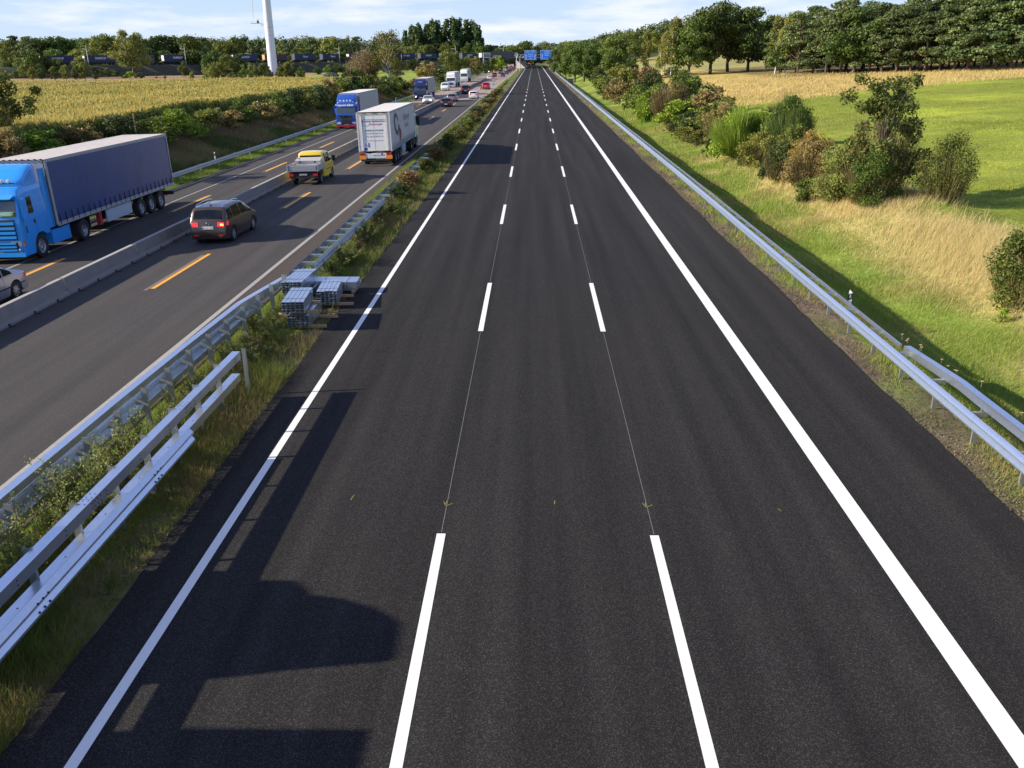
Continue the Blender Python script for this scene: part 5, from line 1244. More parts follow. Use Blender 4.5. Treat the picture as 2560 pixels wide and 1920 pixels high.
# --- right bank: near shrubs and trees
def shrub(label, pal, X, Y, h, w_, n, size, seed, kind='shrub', out=.35, stems=6, name='shrub', cat='shrub', shell=.5, extra=None):
    pr = tree_proto(name, kind, h, w_, pal, n, size, BARK, .035*h/3, seed, out=out, stems=stems, shell=shell)
    t = plant(pr, label, cat, 0, Y, 1., X=X, name=name)
    link_mesh('twigs', broom_mesh(int(n*.14), h*1.06, w_*.98, [(.10, .075, .04), (.15, .14, .05)], seed+900, wd=.008+.00012*Y), t)
    return t
def broom_mesh(n, h, w_, pal, seed, m=None, wd=.012):
    r = np.random.default_rng(seed); nc = 26
    ang = r.uniform(0, 2*PI, nc); R0 = w_*.42*np.sqrt(r.uniform(0, 1, nc)); cb = np.stack([R0*np.cos(ang), R0*np.sin(ang)], 1); ch = h*(1-.5*(R0/(w_*.5))**2)*r.uniform(.7, 1.1, nc)
    k = r.integers(0, nc, n); b = cb[k]*.55+r.normal(size=(n, 2))*w_*.03; d = cb[k]*.45+r.normal(size=(n, 2))*w_*.055
    hh = ch[k]*r.uniform(.55, 1.08, n); st = r.uniform(0, .6, n); en = np.minimum(1, st+r.uniform(.25, .5, n))
    p0 = np.concatenate([b+d*st[:, None]**1.4, (hh*st)[:, None]], 1); p1 = np.concatenate([b+d*en[:, None]**1.4+r.normal(size=(n, 2))*w_*.012, (hh*en)[:, None]], 1)
    s = unit(n, r)*wd; s[:, 2] = 0
    V = np.stack([p0-s, p0+s, p1], 1).reshape(-1, 3); F = np.arange(3*n).reshape(n, 3)
    pal = np.array(pal); f = np.clip(r.uniform(0, 1, nc)[k]*.6+r.uniform(0, .5, n), 0, 1)[:, None]; c = (pal[0]*(1-f)+pal[1]*f)*r.uniform(.7, 1.3, n)[:, None]*1.2
    return np_mesh('stems', V, F, m or LEAF, np.repeat(c, 3, 0))
def broom(label, X, Y, h, w_, n, pal, seed, leaves=0, lp='lime'):
    t = thing('broom_bush', label, 'shrub', (X, Y, gzf(X, Y)-.05), random.uniform(0, 6), None)
    link_mesh('twigs', broom_mesh(int(n*2.2), h, w_, PAL[pal], seed, wd=.012+.014*Y/100), t)
    if leaves: link_mesh('foliage', crown_mesh('foliage', mkblobs('shrub', h*1.02, w_*1.0, seed), leaves, .05+.0009*Y, PAL[lp], seed, .3, 0, .6), t)
    return t
shrub('dark-leaved rose bush cut by the right edge of the photo', 'shrub', 16.1, 27.9, 2.9, 3.2, 8000, .048, 201, name='rose_bush')
shrub('small leafy seedling beside the rose bush', 'lime', 15.0, 26.9, .5, .6, 260, .04, 202)
shrub('yellowing hawthorn standing alone on the straw-coloured ridge', 'oak2', 20.3, 44.0, 3.5, 3.6, 9500, .045, 203, name='hawthorn_bush', cat='shrub'); shrub('reddish top growth of thin twigs above the lone hawthorn', 'red', 20.9, 44.8, 3.5, 2.2, 1500, .04, 204, name='twiggy_shrub')
shrub('young maple with ragged crown rising above the bank shrubs', 'maple', 18.0, 46.2, 6.2, 5.4, 11500, .085, 205, kind='maple', stems=3, name='maple_tree', cat='tree', out=.25)
shrub('dense green bush at the foot of the young maple', 'shrub', 17.1, 45.0, 3.0, 3.4, 9500, .05, 206); shrub('grey-green willow bush left of the maple foot', 'willow', 16.4, 47.8, 3.3, 3.6, 9500, .05, 207, name='willow_bush')
shrub('orange-leaved birch bush behind the willow bush', 'orange', 17.0, 55.5, 3.3, 3.2, 6000, .05, 208, kind='shrub', name='orange_bush'); shrub('second, paler orange bush between the willow bush and the maple', 'orange', 17.6, 51.3, 2.5, 1.6, 1500, .05, 209, name='orange_bush')
shrub('grey-brown bush in front of the orange bush', 'brown', 16.4, 52.4, 3.0, 4.2, 9500, .055, 210); shrub('dark green bush at the left foot of the orange bush', 'dark', 16.0, 58.0, 2.8, 4.0, 7500, .065, 211)
shrub('small green bush low on the bank before the willow bush', 'shrub', 15.2, 49.6, 1.5, 1.8, 2500, .055, 212)
broom('tall broom with upright yellow-green stems on the bank', 16.6, 71, 4.3, 6.6, 12000, 'lime', 213, 3500); broom('dark upright broom right of the yellow-green one', 18.9, 67, 4.6, 4.6, 9000, 'shrub', 214, 3000, 'shrub')
shrub('bush with yellow leaves low in front of the brooms', 'gold', 16.0, 64, 2.8, 3.6, 6000, .065, 215); shrub('dark bush at the right foot of the brooms', 'oak2', 17.6, 61.5, 3.0, 3.6, 6500, .065, 216)
shrub('brown bush on the bank left of the yellow-green broom', 'brown', 16.6, 82, 3.6, 5.6, 7500, .085, 217); shrub('small dark bush in the straw grass below the brown bush', 'dark', 15.0, 76, 1.4, 1.6, 1500, .07, 218)
broom('brown broom with a bent outline on the middle of the bank', 16.2, 108, 5.0, 6.6, 9000, 'brown', 219, 2600, 'brown'); broom('green plumed broom right behind the brown broom', 18.2, 112, 6.0, 4.4, 7000, 'shrub', 220, 3500, 'shrub'); broom('yellow-green broom left of the brown broom', 14.8, 116, 4.2, 4.5, 6000, 'lime', 221, 3500)
k = 0
for (X, Y, h, w_, p) in [(17.5, 88, 3.4, 6, 'oak2'), (15.6, 92, 2.6, 4.5, 'dark'), (18.6, 95, 4.2, 6, 'brown'), (16.2, 99, 3.4, 6, 'lime'), (19.6, 102, 4.4, 6, 'shrub'), (19.5, 75, 3.4, 5, 'oak2'), (14.6, 87, 1.6, 3, 'gold'), (20.6, 120, 5, 6, 'oak2'), (16.6, 124, 4.2, 6, 'shrub'), (14.6, 132, 4.4, 6, 'shrub'), (17.5, 138, 5.4, 6, 'dark'), (15.2, 150, 4.4, 6, 'brown'), (19, 155, 5.8, 6, 'red'), (14.8, 168, 4.2, 6.5, 'brown'), (18, 172, 5.2, 7, 'oak2'), (21.5, 165, 5.2, 6, 'dark'), (15.5, 188, 4.0, 7, 'shrub'), (20, 192, 5.2, 7, 'brown'), (16.5, 206, 3.8, 6, 'willow'), (22, 210, 5, 8, 'dark'), (16.5, 226, 3.4, 6, 'shrub'), (21, 232, 4.6, 8, 'oak2'), (18, 250, 3.8, 7, 'dark'), (24, 255, 5, 8, 'shrub'), (19, 272, 4, 7, 'oak2'), (27, 262, 4.4, 8, 'dark'), (17.5, 292, 3.6, 6, 'shrub'), (33, 258, 3.2, 8, 'brown'), (40, 262, 3, 9, 'shrub')]:
    labs = {'shrub': 'green', 'dark': 'dark green', 'brown': 'grey-brown', 'red': 'reddish', 'oak2': 'olive green', 'willow': 'pale green', 'lime': 'yellow-green', 'gold': 'yellowish'}
    pr = SHR[p]; s_ = h/3
    t = plant(pr, f"{labs[p]} bush in the thicket along the right bank", 'shrub', 0, Y, s_, f"{labs[p]} bushes of the right bank", X=X, sx=w_/3.6/s_); k += 1
for i in range(12): plant(nxt(FARS, i), 'rounded tree in the thicket behind the far end of the right guard rail', 'tree', 0, 318+26*i, .62+.06*(i % 4), 'far thicket trees on the right', X=17+2*(i % 2))

rq = random.Random(4)
for i in range(22):
    y = 47+rq.uniform(0, 1)*78; x = 16.6+rq.uniform(-1.6, 2.4); p = rq.choice(['oak2', 'brown', 'shrub', 'willow', 'dark']); s_ = rq.uniform(.35, .62)
    plant(SHR[p], 'low straggling bramble clump between the bank shrubs', 'shrub', 0, y, s_*.9, 'bramble clumps on the right bank', X=x, sx=rq.uniform(1.1, 1.6), name='bramble')
# --- left: verge bushes, corn edge
shrub('tall leafy bush at the left edge above the azure lorry', 'oak2', -36.6, 60.5, 6.2, 5.6, 9000, .10, 301, kind='maple', name='tall_bush', stems=4)
shrub('brownish lower bush below the tall one at the left edge', 'brown', -33.6, 56.0, 3.0, 5.0, 5000, .09, 302)
kk = [(-32.8, 60, 2.6, 4.4, 'lime'), (-32.4, 64.5, 2.4, 4, 'brown'), (-31.5, 69, 2.9, 5, 'dark'), (-31.0, 74, 2.5, 5, 'shrub'), (-31.4, 80, 2.7, 5, 'lime'), (-31.2, 86, 2.4, 5, 'oak2'), (-30.9, 92, 2.3, 5, 'brown'), (-31.6, 98, 2.9, 5, 'shrub'),
      (-30.6, 104, 2.5, 5, 'brown'), (-30.6, 110, 3.4, 5, 'shrub'), (-30.4, 117, 3.6, 5.4, 'dark'), (-30.8, 124, 3.6, 5.4, 'oak2'), (-30.2, 131, 3.8, 5.4, 'dark'), (-30.8, 139, 4.2, 5.4, 'brown'), (-30.6, 147, 4.4, 6, 'oak2'), (-31.2, 156, 5.2, 6, 'dark'), (-31.5, 166, 5.2, 6, 'shrub'), (-31, 176, 4.4, 6, 'oak2'), (-29.6, 184, 3.8, 5, 'dark'), (-29.0, 192, 3.8, 5, 'shrub'), (-29.2, 200, 3.4, 5, 'dark'), (-29.6, 210, 2.4, 5, 'shrub'), (-29.8, 222, 2.0, 5, 'brown'), (-30, 236, 2.0, 5, 'gold')]
cn = {'shrub': 'green', 'dark': 'dark green', 'brown': 'dry brown', 'lime': 'bright green', 'oak2': 'olive', 'gold': 'golden', 'willow': 'pale green'}
for (X, Y, h, w_, p) in kk:
    s_ = h/3; plant(SHR[p], f"{cn[p]} bush on the left bank between guard rail and corn", 'shrub', 0, Y, s_, f"{cn[p]} bushes of the left bank", X=X-.6, sx=w_/3.6/s_)
tw = thing('bare_tree', 'greyish half-bare tree left of the white-stemmed birch', 'tree', (-37.0, 197, gzf(-37, 197))); link_mesh('twigs', broom_mesh(9000, 9.5, 9, [(.17, .13, .085), (.24, .19, .12)], 331, wd=.035), tw)
link_mesh('crown', crown_mesh('crown', mkblobs('oak', 9, 8.5, 332), 2600, .14, PAL['brown'], 332, .3, 0, .8), tw)
plant(tree_proto('birch_tree', 'oak', 13, 9.0, 'gold', 6500, .15, BIRCH, .20, 333, out=.2, shell=.7), 'roadside birch with golden crown and bright white stem', 'tree', 0, 197, .96, X=-31.2, sx=.95)
for i, (p, Y, h, w_, pal) in enumerate([(1068, 262, 6.2, 8, 'brown'), (1052, 250, 4.2, 6, 'gold'), (1092, 276, 5.5, 8, 'dark'), (1118, 330, 9.5, 11, 'oak2'), (1140, 345, 10.0, 11, 'shrub'), (1158, 372, 8.0, 9, 'oak2'), (1180, 400, 9.0, 9, 'brown'), (1197, 430, 7.5, 8, 'shrub'), (1216, 455, 6.5, 8, 'dark'), (1232, 470, 8.0, 8, 'oak2'), (1246, 500, 9.0, 9, 'lime'), (1254, 515, 10.5, 9, 'shrub')]):
    s_ = h/3; plant(SHR[pal if pal in SHR else 'oak2'], ('round {} bush, {} beyond the birch behind the left guard rail'.format({'brown': 'reddish brown', 'gold': 'golden', 'dark': 'dark green', 'oak2': 'olive', 'shrub': 'green', 'lime': 'yellow-green'}[pal], ['first', 'second', 'third', 'fourth', 'fifth', 'sixth', 'seventh', 'eighth', 'ninth', 'tenth', 'eleventh', 'twelfth'][i]))[:200], 'shrub', p, Y, s_, None, sx=w_/3.6/s_)

# --- left middle distance
plant(WILL, 'big solitary willow in front of the freight train', 'tree', 336, 360, 1.82, sx=.90)
plant(SHR['lime'], 'low green bush at the foot of the big willow', 'shrub', 325, 352, .95, sx=1.9); plant(SHR['dark'], 'low dark bush at the right foot of the big willow', 'shrub', 348, 352, .8, sx=1.4)
for i, (p, h) in enumerate([(82, 4.9), (104, 5.8), (136, 5.1), (165, 5.6), (193, 5.5), (212, 6.4), (238, 5.2)]):
    plant(nxt(FARS, i+1), 'small tree in the row at the far edge of the field', 'tree', p, 300, h/10, 'row of small field trees', sx=.72)
for i, (p, Y, h, s_, pal) in enumerate([(528, 318, 6.8, 1., 'willow'), (548, 322, 6.2, 1., 'oak2'), (516, 320, 5.6, .8, 'willow'), (610, 322, 5.4, .9, 'shrub'), (632, 326, 6.4, 1., 'willow'), (655, 330, 6.0, 1., 'oak2'), (672, 322, 5.0, .8, 'dark'), (700, 318, 5.2, .8, 'oak2'), (716, 322, 6.3, 1., 'oak2'), (738, 320, 5.8, 1., 'dark'), (752, 316, 4.4, .9, 'shrub'), (580, 330, 2.6, 2, 'shrub'), (598, 328, 2.8, 1.6, 'dark'), (480, 338, 3.2, .8, 'willow'), (412, 335, 1.8, .8, 'willow'), (390, 340, 1.5, .8, 'brown'), (460, 372, 6.5, .9, 'shrub')]):
    plant(SHR[pal], 'grey-green bush in the clump around the foot of the wind turbine' if 500 < p < 760 else 'scattered bush in front of the railway bank', 'shrub', p, Y, h/3, 'bushes around the wind turbine foot' if 500 < p < 760 else 'scattered bushes before the railway bank', sx=s_*.82)
for i, (p, Y, h) in enumerate([(820, 398, 4.5), (842, 400, 5), (864, 402, 4.6), (888, 402, 5.2), (910, 410, 7), (936, 420, 6.5), (962, 430, 6.5), (1030, 440, 6), (1060, 450, 5), (792, 405, 3.5)]):
    plant(SHR[('shrub', 'dark', 'oak2')[i % 3]], 'green bush in the hedge below the railway bank', 'shrub', p, Y, h/3, 'hedge bushes below the railway bank', sx=1.15)
for i, (p, Y, h) in enumerate([(10, 322, 3.6), (38, 330, 3.2), (58, 340, 5), (75, 345, 11.0), (95, 350, 9.5), (125, 352, 9.0), (150, 350, 7.5), (205, 355, 8.5), (270, 352, 4), (250, 350, 3.4), (290, 350, 3.8), (20, 352, 6.5), (55, 365, 8)]):
    plant(nxt(FARS, i+2), 'bushy tree below the railway bank at the left', 'tree', p, Y, h/10, 'bushy trees below the railway bank', sx=1.)

# railway line: from far right behind the signs to the far left
RA, RB = Vector((-10, 600)), Vector((-330, 196))
rdir = (RB-RA).normalized(); rn = Vector((rdir.y, -rdir.x))
def rail_pt(t): p = RA+rdir*t; return p
def track_z(t): return 5.6-min(max(t, 0), 330)*.0030
EMB = mat('bank_growth', (.050, .050, .028), .95, var=.5, vscale=.35, bump=.4, bscale=2)
mb = MB(); vs = []
TS = list(range(-300, 560, 12)); PRO = [(-13, None), (-7, -.8), (-3.0, -.15), (3.0, -.15), (7, -.8), (13, None)]
def seg_bank(ts, nm):
    mb = MB(); vs = []
    for t in ts:
        c = rail_pt(t)
        for o_, dz in PRO:
            p = c+rn*o_; z = track_z(t)+dz if dz is not None else min(gzf(p.x, p.y)-.4, track_z(t)-2)
            vs.append((p.x, p.y, z))
    fs = [(6*i+j, 6*i+j+1, 6*i+j+7, 6*i+j+6) for i in range(len(ts)-1) for j in range(5)]
    mb.add(vs, fs); tag(mb.build(nm, EMB, None, smooth=40), kind='structure')
seg_bank([t for t in TS if t >= 36], 'railway_embankment'); seg_bank([t for t in TS if t <= -40], 'railway_embankment_right')
BRG = thing('railway_bridge', 'dark steel railway bridge crossing both carriageways behind the signs', 'bridge', (0, 0, 0))
IRON = mat('dark_bridge_steel', (.030, .038, .055), .6, .2, var=.3, vscale=.5); CON2 = mat('pier_concrete', (.30, .28, .26), .85, var=.2, vscale=.6)
def along(mb, t0, t1, o0, o1, z0, z1, m=None):
    a, b = rail_pt(t0), rail_pt(t1); P = [a+rn*o0, a+rn*o1, b+rn*o1, b+rn*o0]
    mb.add([(p.x, p.y, z) for z in (z0, z1) for p in P], [(3, 2, 1, 0), (4, 5, 6, 7), (0, 1, 5, 4), (1, 2, 6, 5), (2, 3, 7, 6), (3, 0, 4, 7)], m)
zt_ = 5.6
for o_ in (-3.2, 3.0):
    m_ = MB(); along(m_, -44, 40, o_, o_+.25, zt_-.9, zt_+1.3); m_.build('girder', IRON, BRG)
m_ = MB(); along(m_, -44, 40, -2.95, 3.0, zt_-.5, zt_-.15); m_.build('deck', IRON, BRG)
for t in (-42, -3, 38):
    m_ = MB(); along(m_, t-.7, t+.7, -3.3, 3.3, -.6, zt_-.9); m_.build('pier', CON2, BRG)
# freight train
def box_container(label, t, L_, col, txt=None, group='blue containers on the freight train', endc=None, h=2.7, wagon=True):
    a = rail_pt(t); z = track_z(t)
    ang = math.atan2(rdir.y, rdir.x)
    r = thing('container', label, 'container', (a.x, a.y, z+1.2), ang, group)
    m_ = MB(); cm = mat('cont_'+'_'.join(str(int(c*1000)) for c in col), col, .5, .1, var=.12, vscale=.8)
    m_.box((-L_/2, -1.25, 0), (L_/2, 1.25, h), cm)
    for i in range(int(L_/.6)):
        x = -L_/2+.3+i*.6
        for s_ in (1, -1): m_.box((x, min(s_*1.25, s_*1.28), .15), (x+.28, max(s_*1.25, s_*1.28), h-.15), cm)
    m_.build('body', None, r)
    if endc:
        for q in (1,):
            m_ = MB(); m_.box((L_/2, -.9, .3), (L_/2+.03, .9, h-.3)); m_.build('end_panel', endc, r)
    if txt:
        for s_, M_ in ((1, Matrix(((-1, 0, 0, 0), (0, 0, 1, 0), (0, 1, 0, 0), (0, 0, 0, 1)))),):
            text_mesh(txt, 1.25, mat('container_lettering', (.75, .76, .78), .5), 'lettering', r, Matrix.Translation((0, s_*1.29, h*.55)) @ M_, .01, bold=.02)
    if wagon:
        wg = thing('freight_wagon', 'flat freight wagon carrying a container', 'wagon', (a.x, a.y, z), ang, 'flat wagons of the freight train')
        m_ = MB(); m_.box((-L_/2-1.0, -1.2, .85), (L_/2+1.0, 1.2, 1.18)); m_.box((-L_/2+1.5, -.9, .55), (L_/2-1.5, .9, .85)); m_.build('flatbed', DARK, wg)
        for x in (-L_/2+.8, -L_/2+2.6, L_/2-2.6, L_/2-.8):
            m_ = MB(); m_.cyl((x, -.85, .46), (x, .85, .46), .46, n=12); m_.build('wheelset', DARK, wg)
NB, NB2 = (.018, .032, .10), (.022, .036, .085)
PAL_END = mat('pale_container_end', (.72, .70, .66), .5); CREAM = mat('yellow_container_end', (.55, .36, .12), .5)
seqc = [(NB, None, None), (NB2, None, None), (NB, 'GROUP', None), ((.30, .30, .29), None, PAL_END), (NB2, 'SAMSKIP', None), (NB, 'SAMSKIP', None), (NB2, 'SAMSKIP', None), (NB, 'SAMSKIP', None), ((.42, .42, .40), None, PAL_END), (NB, 'SAMSKIP', PAL_END), (NB2, 'Geest', None), (NB2, 'Geest', None), ((.075, .035, .035), None, CREAM), (NB, 'SAMSKIP', PAL_END), (NB, 'Geest', None), (NB, 'SAMSKIP', PAL_END), (NB, 'SAMSKIP', None), (NB2, 'SAMSKIP', PAL_END), (NB, 'SAMSKIP', PAL_END)]
TM0 = -22
cl = {None: 'plain'}
for i, (c, tx, e) in enumerate(seqc):
    t = TM0+17.6*i
    lab = 'dark blue container without lettering on the freight train' if tx is None else 'dark blue container with white lettering on the freight train'
    gp = 'plain blue containers' if tx is None else 'lettered blue containers'
    if c[0] > .4: lab, gp = 'pale grey container right of the turbine on the freight train', None
    elif c[0] > .2: lab, gp = 'pale container behind the roadside bushes on the freight train', None
    elif c[0] > .07: lab, gp = 'brown container with an orange-yellow end left of the turbine', None
    box_container(lab, t, 13.2, c, tx, gp, e)
# overhead line masts
MAST = mat('mast_grey', (.42, .43, .42), .6, .3)
for i in range(9):
    a = rail_pt(20+i*44)+rn*(-4.2)
    m = thing('catenary_mast', 'grey overhead line mast beside the freight train', 'mast', (a.x, a.y, track_z(20+i*44)-.5), 0, 'overhead line masts')
    m_ = MB(); m_.cyl((0, 0, 0), (0, 0, 8.2), .18, .12, n=6); m_.build('pole', MAST, m); m_ = MB(); m_.cyl((0, 0, 6.6), (rn.x*3.4, rn.y*3.4, 7.0), .05, n=5); m_.build('arm', MAST, m)

# wind turbine
wx = colX(683, 400, 2); WT = thing('wind_turbine', 'white wind turbine with a red band, blades and head above the frame', 'wind turbine', (wx, 400, gzf(wx, 400)), 0)
TW = mat('turbine_white', (.66, .70, .76), .45, var=.03, vscale=.2); TB = mat('turbine_blade', (.34, .40, .45), .45, var=.03)
m_ = MB(); m_.lathe([(2.02, -1), (1.98, 3), (1.62, 34), (1.15, 66), (0, 66.2)], (0, 0, 0), 'z', 28); m_.build('tower', TW, WT, smooth=40)
m_ = MB(); m_.lathe([(1.645, 33.0), (1.60, 36.2)], (0, 0, 0), 'z', 28); m_.build('red_band', mat('turbine_red', (.45, .05, .03), .5), WT, smooth=60)
hub = Vector((-6.0, -.4, 66.5)); m_ = MB(); m_.box((-4.6, -1.6, 65.2), (3.8, 1.6, 68.4)); m_.build('nacelle', TW, WT)
m_ = MB(); m_.lathe([(0, -1.9), (.9, -1.4), (1.4, -.2), (1.4, 1.2)], (hub.x, hub.y, hub.z), 'x', 16); m_.build('hub', TW, WT, smooth=50)
for k in range(3):
    a = PI+k*2*PI/3+.02; u = Vector((0, math.sin(a), math.cos(a))); s = Vector((.30, -u.z, u.y)).normalized() if False else Vector((.95, .31*u.z, -.31*u.y)).normalized()
    n_ = u.cross(s); vs = []
    for (r_, c_, t_) in ((1, .8, .7), (5, 1.5, .5), (12, 1.35, .32), (25, .95, .2), (38, .6, .12), (43.8, .22, .06)):
        p = hub+u*r_; vs += [p-s*c_*.45, p+n_*t_*.5, p+s*c_*.55, p-n_*t_*.5]
    fs = [(4*i+j, 4*i+(j+1) % 4, 4*i+4+(j+1) % 4, 4*i+4+j) for i in range(5) for j in range(4)]+[(20, 21, 22, 23)]
    m_ = MB(); m_.add(vs, fs); m_.build('rotor_blade', TB, WT, smooth=70)
zb = 21.0
m_ = MB(); m_.cyl((-1.6, -.3, zb-.8), (-3.0, -.3, zb), .07, n=6); m_.cyl((-3.0, -.3, zb), (-7.4, -.3, zb), .09, n=6); m_.cyl((-1.2, -1.5, zb+10), (-.9, -1.75, zb+.2), .03, n=5)
m_.box((-7.6, -.6, zb-.1), (-5.6, .2, zb+.02)); m_.build('boom', mat('boom_grey', (.20, .21, .22), .5), WT)
m_ = MB()
for x in (-7.6, -6.9, -6.2, -5.6): m_.cyl((x, -.6, zb), (x, -.6, zb+.9), .03, n=5)
m_.cyl((-7.6, -.6, zb+.9), (-5.6, -.6, zb+.9), .03, n=5); m_.build('railing', mat('railing_red', (.45, .25, .24), .5), WT)
m_ = MB(); m_.box((-4.9, -.6, zb+.1), (-4.1, .1, zb+1.1)); m_.cyl((-4.7, -.3, zb+1.1), (-4.75, -.3, zb+1.8), .05, n=6); m_.cyl((-4.3, -.3, zb+1.1), (-4.25, -.3, zb+1.8), .05, n=6); m_.build('sensor_box', mat('sensor_dark', (.08, .08, .09), .5), WT)
m_ = MB(); m_.cyl((-3.0, -.3, zb-.9), (-3.0, -.3, zb-.55), .25, n=8); m_.build('lamp', mat('sensor_dark', (.08, .08, .09), .5), WT)
for z in (19.2, 16.2):
    m_ = MB(); m_.lathe([(1.84+.02*(19-z)/5, z), (1.84+.02*(19-z)/5, z+.12)], (0, 0, 0), 'z', 24); m_.build('clamp_ring', MAST, WT)

# silage heaps
TARP = mat('dark_green_cover', (.045, .06, .045), .8, var=.4, vscale=1.2)
for p, Y, s_, lab in ((828, 342, 1., 'dark covered silage heap on the bright field right of the turbine'), (996, 355, .8, 'dark covered silage heap right of the birch')):
    m_ = MB(); P = []; n_ = 12
    for i in range(n_+1):
        x = (i/n_-.5)*6*s_
        for y, f in ((-1.6, 0), (-1., .75), (0, 1), (1., .75), (1.6, 0)): P.append((x, y, f*1.7*s_*math.sin(PI*min(1, max(0, (i+.35)/(n_+.7))))**.35+.1*math.sin(i*2.)))
    m_.add(P, [(5*i+j, 5*i+j+1, 5*i+j+6, 5*i+j+5) for i in range(n_) for j in range(4)]); o = m_.build('silage_heap', TARP, None, smooth=50); x = colX(p, Y, 1); o.location = (x, Y, gzf(x, Y)-.1); o.rotation_euler = (0, 0, .2); tag(o, lab, 'silage heap')

# --- woods behind the railway and on the horizon
rr = random.Random(77)
def wood(label, group, n, pxa, pxb, Ya, Yb, ha, hb, protos, sx=1.):
    for i in range(n):
        p = pxa+(pxb-pxa)*(i+rr.uniform(-.35, .35))/n; Y = rr.uniform(Ya, Yb); h = rr.uniform(ha, hb)
        x = colX(p, Y, 8.)
        plant(protos[rr.randrange(len(protos))], label, 'tree', p, Y, h/10, group, X=x, sx=sx, trunk=False)
wood('tree in the mixed wood behind the freight train, left part', 'left wood behind the train', 44, -60, 520, 430, 480, 15, 18.5, FARS[:4]+FPIN, 1.)
wood('lower tree at the front edge of the wood behind the train', 'front edge of the left wood', 30, 0, 620, 400, 425, 8, 12.5, FARS, 1.)
wood('birch or pine in the young wood right of the turbine', 'young wood behind the train', 46, 480, 900, 490, 540, 15, 19, [FARS[4], FARS[1], FPIN[0], FPIN[1], BIRS[1]], .85)
wood('tree at the front of the young wood right of the turbine', 'front of the young wood', 22, 700, 1010, 480, 520, 9, 13, FARS, 1.)
for i, (p, h) in enumerate([(1016, 24), (1032, 27), (1050, 28.5), (1068, 28), (1084, 30.5), (1100, 30), (1118, 31), (1136, 32), (1152, 31.5), (1168, 30.5), (1184, 29.5), (1200, 26.5), (1042, 26), (1092, 29), (1144, 30), (1192, 27)]):
    plant(nxt(POPS, i), 'tall poplar in the dense dark poplar stand on the horizon', 'tree', p, 668 if i < 12 else 655, h/10, 'poplar stand', sx=1.22)
wood('tree in the wood around the railway bridge', 'wood around the bridge', 34, 1000, 1330, 620, 700, 12, 17, FARS, 1.1)
wood('tree in the wood beyond the blue signs', 'wood beyond the signs', 34, 1300, 1640, 640, 760, 14, 19, FARS+FPIN, 1.15)
wood('tree at the road bend beyond the signs', 'trees at the road bend', 16, 1296, 1392, 985, 1010, 13, 17, FARS, 1.4)
wood('tree behind the oaks on the right', 'trees behind the oaks', 18, 1440, 1960, 470, 560, 11, 16, FARS, 1.2)
# hill forest far away, one mass
B = []; r_ = np.random.default_rng(9)
pts = []
for i in range(950):
    Y = r_.uniform(880, 1500); p = r_.uniform(-500, 3100); x = (p-1335)/2161*Y
    if abs(x+8) < 45 and Y < 1000: continue
    h = r_.uniform(14, 20); z = float(gz(x, Y, False))
    pts.append((x, Y, z+h*.62, h*.42, h*.42, h*.42))
cm = crown_mesh('far_forest', pts, 150000, 1.1, [(.030, .048, .024), (.075, .092, .038)], 55, .6)
tag(link_mesh('far_forest', cm), kind='stuff')

# --- gantry with the two blue direction signs
BL = mat('sign_blue', (.012, .20, .85), .5, var=.04, vscale=1); SW = mat('sign_white', (.62, .74, .88), .5); GAL = mat('gantry_grey', (.42, .43, .42), .5, .3)
GT = thing('sign_gantry', 'grey motorway gantry spanning the new carriageway with blue signs', 'sign gantry', (0, 486, 0))
m_ = MB()
for z in (6.6, 8.2): m_.box((-9.2, -.15, z), (11.6, .15, z+.22))
for i in range(13): m_.cyl((-9.2+i*1.6, 0, 6.7), (-8.4+i*1.6, 0, 8.3), .07, n=5); m_.cyl((-8.4+i*1.6, 0, 8.3), (-7.6+i*1.6, 0, 6.7), .07, n=5)
m_.build('truss', GAL, GT)
for x in (-9.2, -7.4, 9.6, 11.6):
    m_ = MB(); m_.cyl((x, .1, -.2), (x, .1, 6.9), .24, .18, n=8); m_.build('post', GAL, GT)
def sign(name_, label, x0, x1, z0, z1, lines, arrows, y=-.45):
    s_ = thing('direction_sign', label, 'road sign', (0, 486+y, 0))
    m_ = MB(); m_.box((x0, -.05, z0), (x1, .05, z1)); m_.build('panel', SW, s_)
    m_ = MB(); m_.box((x0+.14, -.056, z0+.14), (x1-.14, -.051, z1-.14)); m_.build('blue_field', BL, s_)
    for (tx, cx_, cz_, sz) in lines: text_mesh(tx, sz, SW, 'lettering', s_, Matrix.Translation((cx_, -.06, cz_)) @ Matrix(((1, 0, 0, 0), (0, 0, -1, 0), (0, 1, 0, 0), (0, 0, 0, 1))), .002, bold=.012)
    for ax, az0, az1 in arrows:
        m_ = MB(); m_.add([(ax-.13, -.06, az0), (ax+.13, -.06, az0), (ax+.13, -.06, az1-.5), (ax+.36, -.06, az1-.5), (ax, -.06, az1), (ax-.36, -.06, az1-.5), (ax-.13, -.06, az1-.5)], [(0, 1, 2, 3, 4, 5, 6)]); m_.build('arrow', SW, s_)
sign('l', 'left blue direction sign with two upward arrows', -4.9, 1.15, 5.7, 10.35, [('Lübeck', -3.3, 9.55, .62), ('Berlin', -.5, 9.55, .62), ('Hamburg', -1.9, 8.45, .72), ('Lüneburg', -1.9, 7.5, .72), ('Soltau', -1.9, 6.45, .5)], [(-4.15, 5.95, 8.3), (.45, 5.95, 8.3)])
sign('r', 'right blue direction sign with one arrow and a small tab on top', 3.35, 11.6, 5.9, 10.45, [('Hamburg', 6.7, 9.7, .72), ('Ost', 10.2, 9.7, .72), ('Harburg', 6.6, 8.8, .72), ('Hafen', 9.9, 8.8, .72), ('Maschen', 6.6, 7.9, .66), ('A 1', 5.9, 6.55, .6), ('500 m', 8.6, 6.55, .6)], [(4.3, 6.1, 8.6)])
